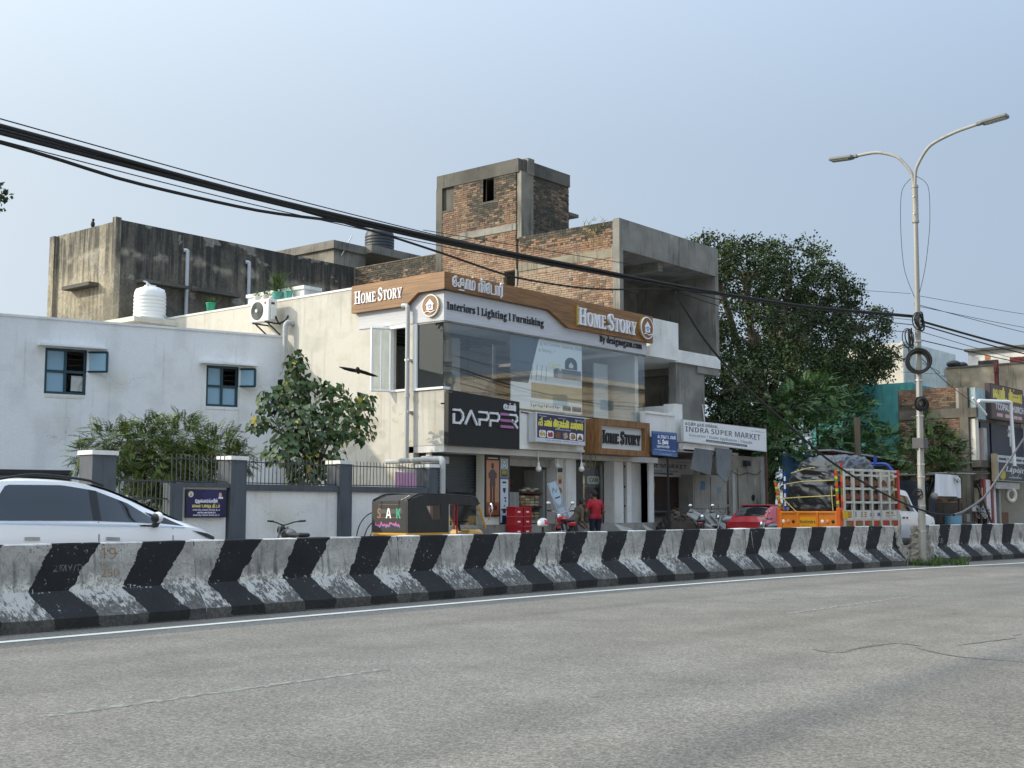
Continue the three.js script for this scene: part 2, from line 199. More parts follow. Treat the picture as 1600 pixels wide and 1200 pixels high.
{ const t = thing('median_barrier', 'long concrete median barrier with black and white chevron paint, left of the lamp pole', 'barrier', [20, 0, -14.7]);
  const sec = (x0, x1, w, seed, ex, a, b) => part(t, 'barrier_section', barrierGeo(x0, x1, x0, x1, seed, a, b), mat({ map: barrierTex(x0, x1, w, seed, ex), bumpMap: T.plasterBump, bumpScale: .004, roughness: .9 }));
  [[-6, 6.5, 512, null], [6.51, 10.76, 1024, st1], [10.772, 14.8, 1024, null], [14.815, 20.4, 1024, null], [20.412, 26.2, 1024, null], [26.215, 32.9, 1024, null]].forEach(([a, b, w, e], i) => sec(a, b, w, 7 + i * 6, e, 1, 1));
  const R = rng(9); for (let i = 0; i < 4; i++) { const w = .34 - .04 * i + R() * .1, g = new THREE.BoxGeometry(w, .29, .6 - i * .08, 4, 4, 4), p = g.attributes.position; for (let k = 0; k < p.count; k++) { const q = hsh(Math.round(p.getX(k) * 40) + i * 7, Math.round(p.getY(k) * 40), Math.round(p.getZ(k) * 40)); p.setXYZ(k, p.getX(k) + (q - .5) * .09, p.getY(k) + (q - .5) * .03, p.getZ(k) + (q - .5) * .05); } g.translate(32.88 + w / 2, .13 + i * .262, zBar(33) - .43); part(t, 'broken_block', toCreasedNormals(uvM(g), .3), M.conc); } }
{ const t = thing('median_barrier', 'concrete median barrier with black and white chevron paint, right of the lamp pole', 'barrier', [45, 0, -11.5]);
  part(t, 'barrier_section', barrierGeo(34.75, 48, 34.75, 48, 43, 1, 0), mat({ map: barrierTex(34.75, 48, 1536, 43, st2), roughness: .9 })); part(t, 'barrier_section', barrierGeo(48.01, 80, 48.01, 80, 53, 0, 1), mat({ map: barrierTex(48.01, 80, 1024, 53), roughness: .9 }));
  const R = rng(19); for (let i = 0; i < 4; i++) { const w = .36 - .03 * i + R() * .14, g = new THREE.BoxGeometry(w, .29, .6 - i * .08, 4, 4, 4), p = g.attributes.position; for (let k = 0; k < p.count; k++) { const q = hsh(Math.round(p.getX(k) * 40) + i * 9, Math.round(p.getY(k) * 40), Math.round(p.getZ(k) * 40)); p.setXYZ(k, p.getX(k) + (q - .5) * .09, p.getY(k) + (q - .5) * .03, p.getZ(k) + (q - .5) * .05); } g.translate(34.78 - w / 2, .13 + i * .262, zBar(34.6) - .43); part(t, 'broken_block', toCreasedNormals(uvM(g), .3), M.conc); }
  part(t, 'pole_plinth', rbx(34.55, 34.78, 0, .5, zBar(34.6) - .75, zBar(34.6) - .1, .03), M.conc); }
// weeds in the gap at the pole foot
function tuft(R, x, y, z, n, h, spread, out, lean = .5) { for (let i = 0; i < n; i++) { const a = R() * 6.28, r = spread * Math.sqrt(R()), bx_ = x + Math.cos(a) * r, bz = z + Math.sin(a) * r, hh = h * (.5 + R() * .7), dx = (R() - .5) * lean * hh * 2, dz = (R() - .5) * lean * hh * 2, w = .012 + R() * .012, c = Math.cos(a), s = Math.sin(a);
  out.push(bx_ - c * w, y, bz - s * w, bx_ + c * w, y, bz + s * w, bx_ + dx, y + hh, bz + dz); } }
function triGeo(arr) { const g = new THREE.BufferGeometry(); g.setAttribute('position', new THREE.Float32BufferAttribute(arr, 3)); g.computeVertexNormals(); g.setAttribute('uv', new THREE.Float32BufferAttribute(new Float32Array(arr.length / 3 * 2), 2)); return g; }
{ const R = rng(77), o = []; tuft(R, 33.5, 0, -12.95, 260, .2, .4, o); tuft(R, 34.4, 0, -12.6, 240, .22, .5, o); single('weeds', 'low green weeds growing at the foot of the lamp pole in the barrier gap', 'weeds', triGeo(o), M.grass, null, 'stuff'); }
// ---------------------------------------------------------------- bricks
const BR = { orange: [[.41, .245, .165], [.38, .22, .145], [.44, .27, .185], [.38, .24, .17], [.42, .285, .205]], old: [[.30, .20, .145], [.27, .18, .13], [.33, .225, .165], [.23, .165, .125], [.36, .25, .185]], moss: [[.095, .09, .076], [.13, .115, .092], [.075, .073, .063], [.16, .135, .105]] };
// a face of separate bricks: along axis 'x' (facing +z) or 'z' (facing -x), from a0 to a1, y0 to y1
function bricks(axis, at, a0, a1, y0, y1, seed, tone, holes = [], H = .078, L = .235) { const R = rng(seed), P = [], N = [], C = []; let row = 0;
  const quad = (a, b, c, d, n, k) => { for (const q of [a, b, c, a, c, d]) { P.push(...q); N.push(...n); C.push(...k); } };
  for (let y = y0; y < y1 - .02; y += H, row++) { let a = a0 - (row % 2 ? L / 2 : 0) - R() * .03; while (a < a1) { const l = (row % 6 === 5 ? L / 2 : L) * (.95 + R() * .1), s = Math.max(a0, a + .006), e = Math.min(a1, a + l - .006), yb = y + .005 + R() * .004, yt = Math.min(y1, y + H - .006 - R() * .004); a += l; if (e - s < .03 || yt - yb < .02) continue;
      const ca = (s + e) / 2, cy = (yb + yt) / 2; if (holes.some((h) => ca > h[0] && ca < h[1] && cy > h[2] && cy < h[3])) continue; if (R() < .012) continue;
      const o = .008 + R() * .016, k0 = tone(ca, cy, R), kk = .91 + R() * .18, k = k0.map((v) => v * kk);
      const f = (u, v, w) => axis === 'x' ? [u, v, at + w] : [at - w, v, u], nf = axis === 'x' ? [0, 0, 1] : [-1, 0, 0], na = axis === 'x' ? [1, 0, 0] : [0, 0, 1];
      const q = (u, v, w) => f(u, v, w), b = -.03; if (axis === 'x') quad(q(s, yb, o), q(e, yb, o), q(e, yt, o), q(s, yt, o), nf, k); else quad(q(s, yb, o), q(e, yb, o), q(e, yt, o), q(s, yt, o), nf, k);
      quad(q(s, yt, o), q(e, yt, o), q(e, yt, b), q(s, yt, b), [0, 1, 0], k); quad(q(s, yb, b), q(e, yb, b), q(e, yb, o), q(s, yb, o), [0, -1, 0], k);
      quad(q(e, yb, o), q(e, yb, b), q(e, yt, b), q(e, yt, o), na, k); quad(q(s, yb, b), q(s, yb, o), q(s, yt, o), q(s, yt, b), na.map((v) => -v), k); } }
  const g = new THREE.BufferGeometry(); g.setAttribute('position', new THREE.Float32BufferAttribute(P, 3)); g.setAttribute('normal', new THREE.Float32BufferAttribute(N, 3)); g.setAttribute('color', new THREE.Float32BufferAttribute(C, 3)); return uvM(g); }
const pick = (arr, R) => arr[Math.floor(R() * arr.length)];
const brickMat = mat({ vertexColors: true, map: T.grime, roughness: .95, side: THREE.DoubleSide });
const mortar = mat({ color: lin(.52, .43, .345), map: T.conc, bumpMap: T.plasterBump, bumpScale: .01 });
const mortarDark = mat({ color: lin(.15, .14, .125), map: T.conc, bumpMap: T.plasterBump, bumpScale: .01 });

// ---------------------------------------------------------------- furnishing shop (two storeys, glass corner)
const SH = thing('shop_building', 'cream two storey shop building with glass corner room above the shopfronts', 'building', [24, 0, -22]);
{ const w = .22;
  const wt = dtex(1024, 512, (u, v) => { const z = u * 14, y = v * 7.8, n = fbm(z * .8, y * .8, 0, 0, 5, 101), p = fbm(z * 2.3 + 3, y * 3.1, 0, 0, 5, 103), st = fbm(z * 9, y * .7, 0, 0, 4, 105), f = vn(z * 60, y * 60, 0, 0, 107);
    let k = 236 - 22 * sst(.5, .72, n) - 14 * sst(.55, .8, st) - 7 * f, r = k, g = k - 3, b = k - 14; const pt = sst(.58, .74, p) * (y < 4.8 ? 1 : .4); r -= pt * 14; g -= pt * 15; b -= pt * 16; const pe = sst(.69, .72, fbm(z * 3.3, y * 3.3, 0, 0, 5, 119)) * (y < 4.8 ? .6 : .2); r = mix(r, 214, pe); g = mix(g, 200, pe); b = mix(b, 172, pe); return [r, g, b]; }, true, [1 / 14, 1 / 7.8]);
  wt.offset.set((22 + 14 - 3.7) / 14, 0);
  const side = mat({ color: lin(.73, .72, .71), map: wt, bumpMap: T.plasterBump, bumpScale: .009 });
  part(SH, 'side_wall', [bx(24, 24 + w, 0, 7.72, -36, -24.0), bx(24, 24 + w, 0, 4.72, -24, -23.36), bx(24, 24 + w, 6.5, 7.72, -24, -23.36), bx(24, 24 + w, 0, 7.72, -23.36, -23.1), bx(24, 24 + w, 3.2, 4.68, -23.1, -22)], side);
  part(SH, 'parapet_coping', [bx(23.98, 24.26, 7.72, 7.78, -36, -25.45)], M.white);
  part(SH, 'upper_wall', [bx(24, 24 + w, 6.5, 7.72, -23.1, -22.2), bx(24, 33.64, 6.5, 7.72, -22.2, -22.02)], M.lightGrey);
  part(SH, 'sill_wall', [bx(24.22, 33.66, 3.2, 4.3, -22.2, -22)], M.white);
  part(SH, 'roof', [bx(24.22, 33.4, 6.98, 7.2, -35.9, -22.2)], M.conc);
  part(SH, 'floor_slab', [bx(24.22, 33.4, 4.1, 4.29, -31, -22.2), bx(24.0, 34.3, 3.02, 3.19, -23.4, -22.0)], M.inner);
  part(SH, 'room_wall', [bx(24.3, 33.4, 4.3, 6.9, -28.2, -28), bx(33.3, 33.5, 4.3, 6.5, -28, -22.2), bx(29.5, 29.65, 4.3, 6.9, -28, -25)], M.inner);
  part(SH, 'room_pillar', bx(26.9, 27.25, 4.3, 6.62, -24.7, -24.35), M.white); part(SH, 'room_pillar', bx(31.9, 32.2, 4.3, 6.62, -24.2, -23.9), M.white);
  part(SH, 'ceiling', [bx(24.25, 33.4, 6.62, 6.7, -28, -22.2)], M.white);
  for (let i = 0; i < 6; i++) part(SH, 'ceiling_slat', bx(24.4, 29, 6.5, 6.6, -24.1 - i * .5, -24.0 - i * .5), M.black);
  part(SH, 'curtain', [...Array(10)].map((_, i) => rod([31 + i * .085, 4.35, -23.3], [31 + i * .085, 6.4, -23.3], .06, .045, 8)), M.lightGrey);
  part(SH, 'curtain', [...Array(9)].map((_, i) => rod([32.3 + i * .085, 4.35, -23.1], [32.3 + i * .085, 6.2, -23.1], .06, .05, 8)), mat({ color: lin(.66, .72, .75) }));
  // window with the open white sash
  const wf = part(SH, 'window_frame', [bx(23.97, 24.1, 6.44, 6.52, -24.02, -23.34), bx(23.97, 24.1, 4.7, 4.76, -24.02, -23.34), bx(23.97, 24.1, 4.76, 6.44, -24.02, -23.97), bx(23.97, 24.1, 4.76, 6.44, -23.4, -23.34)], M.pvcWhite);
  { const s = [bar([24, 4.74, -24], [23.55, 4.74, -24.28], .05), bar([24, 6.46, -24], [23.55, 6.46, -24.28], .05), bar([24, 4.74, -24], [24, 6.46, -24], .05), bar([23.55, 4.74, -24.28], [23.55, 6.46, -24.28], .05), bar([23.78, 4.74, -24.14], [23.78, 6.46, -24.14], .035)]; const sa = part(SH, 'window_sash', s, M.pvcWhite);
    const g = bx(-.25, .25, 4.76, 6.44, -.004, .004); g.rotateY(-Math.atan2(-.28, -.45) + PI); g.translate(23.775, 0, -24.14); part(sa, 'pane', g, M.clear); }
  part(SH, 'corner_post', [bx(23.96, 24.1, 4.68, 6.5, -23.12, -22.98), bx(23.95, 24.22, 4.68, 4.74, -23.1, -22)], M.pvcWhite);
  // glass corner, pane by pane
  const pg = (a, b) => inst(SH, 'glass_pane', new THREE.BoxGeometry(b - a - .012, 2.2, .012), M.glass, (a + b) / 2, 5.4, -22.06);
  const J = [24.02, 24.99, 26.04, 27.02, 27.92, 28.93, 29.88, 30.8, 31.76, 32.73, 33.66]; for (let i = 0; i < J.length - 1; i++) pg(J[i], J[i + 1]);
  inst(SH, 'glass_pane', new THREE.BoxGeometry(.012, 1.82, .93), mat({ phys: true, color: lin(.16, .18, .17), transmission: .9, thickness: 0, ior: 1.6, roughness: .02 }), 24.02, 5.6, -22.53);
  part(SH, 'glass_channel', [bx(24, 33.7, 6.46, 6.52, -22.09, -22.0), bx(24, 33.7, 4.27, 4.31, -22.12, -22.0), bx(23.99, 24.05, 6.46, 6.52, -23, -22.05)], M.grey);
  // printed film behind the glass: navy field and a pale poster
  const film = ctex(512, 512, (g, W, H) => { g.fillStyle = '#e6ecef'; g.fillRect(0, 0, W, H); g.fillStyle = '#56646f'; g.beginPath(); g.moveTo(0, 0); g.lineTo(196, 0); g.lineTo(120, 330); g.lineTo(0, 330); g.fill(); g.fillStyle = '#7c8890'; g.font = '30px sans-serif'; g.fillText('g to Create Spaces that', 204, 42); g.fillText('a Story.."', 192, 92); g.fillStyle = '#454f57'; g.beginPath(); g.arc(430, 150, 46, PI, 0); g.lineTo(476, 192); g.lineTo(384, 192); g.fill(); g.fillStyle = '#5d6a74'; g.fillRect(300, 196, 205, 70); g.fillStyle = '#7d8a94'; g.fillRect(330, 200, 34, 62); g.fillStyle = '#d8dadb'; g.beginPath(); g.moveTo(412, 160); g.lineTo(430, 136); g.lineTo(448, 160); g.lineTo(446, 180); g.lineTo(414, 180); g.fill();
    g.fillStyle = '#e8e2c0'; for (let i = 0; i < 9; i++) { g.beginPath(); g.ellipse(270 + (i * 37) % 90, 170 + (i * 23) % 44, 8, 11, 0, 0, 7); g.fill(); } g.strokeStyle = '#8f9aa2'; g.lineWidth = 4; for (let i = 0; i < 4; i++) { g.beginPath(); g.moveTo(150 + i * 34, 190); g.lineTo(140 + i * 34, 300); g.stroke(); }
    g.fillStyle = '#b9a98c'; g.fillRect(140, 320, 372, 110); g.fillStyle = '#d9dcd8'; g.fillRect(130, 452, 380, 60); g.fillStyle = '#5a6165'; g.font = 'italic 28px serif'; for (let i = 0; i < 16; i++) g.fillRect(140 + i * 13, 470 + (i * 7) % 9, 5 + (i % 3) * 2, 18 - (i % 4) * 3); g.fillStyle = '#4f575c'; g.fillRect(366, 462, 60, 36); g.fillRect(436, 462, 70, 36); });
  part(SH, 'window_film', (() => { const g = new THREE.BoxGeometry(3.4, 2.1, .006); g.translate(28.55, 5.42, -22.085); return g; })(), mat({ map: film, roughness: .5 }));
  // ground floor: plinth, piers, walls
  part(SH, 'plinth', [bx(24.05, 34.3, FR, 1.1, -25.4, -22.05), bx(24.4, 34.2, FR, .78, -22.05, -21.65), bx(24.6, 34, FR, .52, -21.65, -21.3)], M.conc);
  part(SH, 'back_wall', [bx(24.1, 34, 1.1, 3.2, -25.6, -25.4), bx(27.1, 27.2, 1.1, 3.2, -25.4, -22.5), bx(29.7, 30.5, 1.1, 3.2, -25.4, -22.7), bx(34.05, 34.3, .3, 3.2, -25.4, -22.25)], M.inner);
  part(SH, 'shop_pier', [bx(25.98, 26.64, 1.1, 3.2, -22.6, -22.32)], M.cream);
  part(SH, 'shop_pier', [bx(26.64, 27.15, 1.1, 3.2, -22.6, -22.36)], mat({ color: lin(.16, .15, .135), map: T.grime }));
  part(SH, 'shop_pier', [bx(29.66, 30.15, 1.1, 3.2, -22.8, -22.25), bx(29.28, 29.66, 1.1, 3.2, -22.7, -22.38)], M.white);
  part(SH, 'shop_pier', [bx(32.1, 32.6, 1.1, 3.2, -22.6, -22.2)], M.white); part(SH, 'shop_pier', [bx(32.8, 33.05, 1.0, 3.2, -22.6, -22.2)], M.white);
  part(SH, 'shop_pier', [bx(34.05, 34.32, .25, 3.2, -22.5, -22.18)], M.white); part(SH, 'side_panel', [bx(33.05, 34.05, .9, 3.2, -22.6, -22.5)], M.inner);
  part(SH, 'dark_strip', [bx(32.62, 32.78, 1.1, 3.15, -22.5, -22.3), bx(32.6, 32.8, 2.85, 2.9, -22.3, -22.26), bx(32.6, 32.8, 2.2, 2.26, -22.3, -22.26), bx(32.6, 32.8, 1.6, 1.65, -22.3, -22.26)], M.black);  // black strip with crosspieces between the white piers
  part(SH, 'stall_lintel', [bx(27.15, 29.66, 2.98, 3.2, -22.6, -22.4), bx(27.3, 29.5, 2.76, 2.98, -22.75, -22.55)], M.lightGrey);
  // glazed door of the middle shop
  const dr = part(SH, 'door_frame', [bx(30.5, 31.12, 1.1, 3.05, -22.8, -22.7), bx(30.5, 32.6, 3.0, 3.18, -22.9, -22.5), bx(32.32, 32.6, 1.1, 3.0, -22.85, -22.6)], mat({ color: lin(.055, .06, .065), roughness: .5 }));
  part(dr, 'door_pane', bx(31.12, 32.2, 1.12, 3, -22.78, -22.765), M.glass); part(dr, 'door_edge', bx(32.2, 32.32, 1.1, 3, -22.82, -22.72), M.steel); part(SH, 'room_partition', [bx(30.5, 33, 1.1, 3.1, -24.3, -24.2)], mat({ color: lin(.28, .31, .29) }));
  { const t = ctex(256, 256, (g) => { g.fillStyle = '#66706c'; g.fillRect(0, 0, 256, 256); g.fillStyle = '#8d8f45'; g.fillRect(0, 0, 256, 40); g.fillStyle = '#807683'; g.fillRect(0, 60, 256, 70); g.fillStyle = '#e6e7e4'; g.beginPath(); g.roundRect(80, 140, 170, 80, 24); g.fill(); g.beginPath(); g.roundRect(0, 140, 50, 80, 16); g.fill(); g.fillStyle = '#66706c'; g.font = 'bold 60px sans-serif'; g.fillText('CAN', 110, 202); });
    part(dr, 'door_sticker', bx(31.14, 32.15, 2.2, 3.0, -22.8, -22.796).translate(0, 0, 0), (() => { return mat({ color: lin(.3, .31, .3), roughness: .5 }); })()); const st = part(dr, 'door_print', (() => { const g = new THREE.PlaneGeometry(1, .8); g.translate(31.645, 2.6, -22.792); return g; })(), mat({ map: t, roughness: .5 })); }
  // roller shutter of the left shop, slat by slat
  { const slat = ext([[0, 0], [.022, .01], [.034, .035], [.022, .066], [0, .074]], 0, 2.1).rotateY(PI / 2).translate(0, 0, 0); slat.computeBoundingBox(); const sm = mat({ color: lin(.085, .105, .125), roughness: .45, metalness: .4, map: T.grime });
    for (let i = 0; i < 15; i++) inst(SH, 'shutter_slat', slat, sm, 24.16, 2.08 + i * .077, -22.68); part(SH, 'shutter_bar', bx(24.16, 26.26, 1.98, 2.08, -22.7, -22.62), sm); part(SH, 'shutter_lock', bx(24.7, 24.85, 2.0, 2.05, -22.62, -22.6), M.black); part(SH, 'shutter_lock', bx(25.9, 26.05, 2.0, 2.06, -22.62, -22.6), M.black);
    part(SH, 'shutter_guide', bx(26.26, 26.34, 1.1, 3.2, -22.72, -22.58), M.cream); part(SH, 'shutter_guide', bx(24.08, 24.16, 1.1, 3.2, -22.72, -22.58), M.cream);
    part(SH, 'shop_window', bx(24.3, 25.9, 1.1, 1.98, -23.0, -22.99), M.clear); part(SH, 'display_stand', [...Array(7)].map((_, i) => rod([24.5 + i * .2, 1.1, -23.5], [24.5 + i * .2, 1.9 - (i % 3) * .12, -23.5], .07, .05, 8)), mat({ color: lin(.4, .3, .17) })); }
  part(SH, 'meter_box', [rbx(23.85, 24.55, 2.72, 2.92, -22.7, -22.3, .02)], M.lightGrey);
}
// drain pipes on the shop's side wall
{ const t = thing('drain_pipe', 'grey drain pipe running down the cream side wall beside the open window', 'pipe', [23.86, 2.6, -23.2]); part(t, 'pipe', [tube([[24.1, 7.0, -23.55], [23.86, 7.02, -23.4], [23.84, 6.98, -23.22], [23.84, 6.8, -23.2]], .065, 16, 10), rod([23.84, 6.82, -23.2], [23.84, 2.76, -23.2], .062, .062, 12)], M.pvc); for (const y of [4.1, 5.5]) part(t, 'clip', bx(23.8, 24, y, y + .04, -23.28, -23.12), M.steel); part(t, 'pipe_joint', rod([23.84, 4.5, -23.2], [23.84, 4.62, -23.2], .075, .075, 12), M.pvc); }
{ const t = thing('drain_pipe', 'white L shaped drain pipe over the end of the compound wall', 'pipe', [22.25, .3, -20.43]); part(t, 'pipe', [rod([23.8, 2.8, -23.9], [22.32, 2.74, -20.6], .07, .07, 12), tube([[22.36, 2.74, -20.7], [22.28, 2.73, -20.5], [22.25, 2.66, -20.44], [22.25, 2.5, -20.43]], .073, 12, 12), rod([22.25, 2.52, -20.43], [22.25, .3, -20.43], .07, .07, 12)], M.pvc); }
{ const t = thing('drain_pipe', 'grey elbow pipe standing behind the leafy tree by the air conditioner', 'pipe', [23.8, 3, -28.2]); part(t, 'pipe', [tube([[24.05, 6.95, -28.05], [23.85, 7.02, -28.1], [23.78, 6.9, -28.15], [23.78, 6.6, -28.15]], .08, 16, 10), rod([23.78, 6.7, -28.15], [23.78, 2, -28.15], .075, .075, 12)], M.pvc); }
// air conditioner on the side wall
{ const t = thing('air_conditioner', 'white air conditioner outdoor unit on brackets on the cream side wall', 'air conditioner', [23.6, 7.0, -28.95]); const wm = mat({ color: lin(.74, .74, .71), roughness: .5 });
  part(t, 'casing', rbx(23.42, 23.74, 7.06, 7.72, -29.35, -28.5, .025), wm); part(t, 'fan_well', new THREE.CylinderGeometry(.27, .27, .02, 28).rotateZ(PI / 2).translate(23.412, 7.39, -29.02), mat({ color: lin(.10, .10, .10) }));
  for (let i = 1; i < 8; i++) part(t, 'grille_ring', new THREE.TorusGeometry(.035 * i, .006, 5, 28).rotateY(PI / 2).translate(23.395, 7.39, -29.02), M.grey); part(t, 'fan_hub', new THREE.CylinderGeometry(.05, .05, .03, 14).rotateZ(PI / 2).translate(23.39, 7.39, -29.02), wm);
  part(t, 'badge', ball(23.415, 7.6, -28.66, .04, .2, 1, 1), mat({ color: lin(.5, .02, .05) })); part(t, 'valve_cover', [rbx(23.5, 23.68, 7.1, 7.5, -28.5, -28.44, .015)], wm); part(t, 'service_panel', bx(23.52, 23.64, 7.56, 7.62, -28.5, -28.49), M.black);
  part(t, 'bracket', [bar([24, 7.03, -29.2], [23.4, 7.03, -29.2], .04), bar([24, 6.7, -29.2], [23.5, 7.03, -29.2], .035), bar([24, 7.03, -28.65], [23.4, 7.03, -28.65], .04), bar([24, 6.7, -28.65], [23.5, 7.03, -28.65], .035)], M.black); part(t, 'hose', tube([[23.62, 7.2, -28.42], [23.72, 7.0, -28.38], [23.9, 7.1, -28.3], [24.0, 7.25, -28.3]], .025, 16, 6), M.rubber); }
// small white block and pots on the parapet
single('parapet_block', 'low white masonry block with a chipped edge standing on the roof behind the air conditioner', 'block', [bx(24.3, 24.9, 7.2, 8.1, -30.55, -27.95), bx(24.24, 24.96, 8.06, 8.16, -30.6, -27.9)], M.white);
function pot(x, y, z, r, h, m, label, leafSeed, n, hl) { const t = thing('plant_pot', label, 'plant pot', [x, y, z], 0, 'potted plants on the parapet'); part(t, 'pot', new THREE.LatheGeometry([[0, 0], [r * .75, 0], [r, h * .9], [r * 1.08, h * .9], [r * 1.08, h], [r * .95, h], [r * .9, h * .85], [0, h * .85]].map(([a, b]) => new THREE.Vector2(a, b)), 18).translate(x, y, z), m); const o = [], R = rng(leafSeed); for (let i = 0; i < n; i++) { tuft(R, x, y + h * .8 + R() * hl * .6, z, 2, hl * .5, r * .8, o, 1.2); } part(t, 'leaves', triGeo(o), M.grass); return t; }
const teal = mat({ color: lin(.10, .36, .30), roughness: .5 });
pot(24.12, 7.78, -28.95, .16, .26, teal, 'green pot with a tall straggly plant above the air conditioner', 3, 60, .75); pot(24.12, 7.78, -28.45, .13, .24, teal, 'green pot with small sprouts beside the tall potted plant', 4, 14, .25); pot(24.12, 7.78, -32.2, .15, .28, mat({ color: lin(.02, .30, .16), roughness: .5 }), 'bright green pot standing alone near the white water tank', 5, 26, .3);
pot(24.12, 7.78, -29.9, .11, .24, M.white, 'white pot on the parapet left of the air conditioner', 6, 14, .25); pot(24.12, 7.78, -29.5, .11, .24, M.cream, 'cream pot next to the white pot on the parapet', 7, 14, .25);

// ---------------------------------------------------------------- white water tank
function tank(name, label, x, y, z, r, h, m, lidm) { const t = thing(name, label, 'water tank', [x, y, z]); const pr = [[0, 0], [r, 0]]; const n = 7; for (let i = 0; i < n; i++) { const a = i / n * h * .74, b = (i + 1) / n * h * .74; pr.push([r, a + .01], [r * 1.035, a + (b - a) * .3], [r * 1.035, a + (b - a) * .7], [r, b - .005]); } pr.push([r, h * .8], [r * .9, h * .9], [r * .55, h * .965], [r * .36, h * .97], [r * .36, h], [0, h]);
  part(t, 'tank_body', new THREE.LatheGeometry(pr.map(([a, b]) => new THREE.Vector2(a, b)), 40).translate(x, y, z), m); part(t, 'lid', new THREE.CylinderGeometry(r * .38, r * .4, .05, 24).translate(x, y + h, z), lidm || m); const ribs = []; for (let i = 0; i < 8; i++) { const a = i * PI / 4; ribs.push(bar([x + Math.cos(a) * r * .45, y + h * .96, z + Math.sin(a) * r * .45], [x + Math.cos(a) * r * .92, y + h * .87, z + Math.sin(a) * r * .92], .05, .05)); } part(t, 'rib', ribs, m); return t; }
{ const t = tank('water_tank', 'white ribbed plastic water tank on the roof in front of the stained building', 23.5, 7.66, -34.6, .5, 1.12, mat({ color: lin(.82, .82, .80), roughness: .4 })); part(t, 'inlet_pipe', [tube([[23.3, 8.7, -34.5], [23.3, 8.88, -34.5], [23.1, 8.88, -34.4]], .025, 10, 6), bar([23.45, 8.8, -34.5], [23.25, 8.88, -34.45], .03)], M.pvcWhite); part(t, 'label_print', new THREE.CylinderGeometry(.522, .522, .12, 12, 1, true, 3.75, .5).translate(23.5, 8.42, -34.6), mat({ color: lin(.5, .12, .12) })); part(t, 'outlet', rod([23.72, 7.76, -34.2], [23.78, 7.76, -34.05], .03), M.steel); }
single('tank_plinth', 'whitewashed plinth under the white water tank', 'plinth', [bx(22.7, 24.0, 6.4, 7.65, -35.5, -33.9), bx(22.4, 24.0, 7.45, 7.6, -35.6, -33.8)], M.cream);

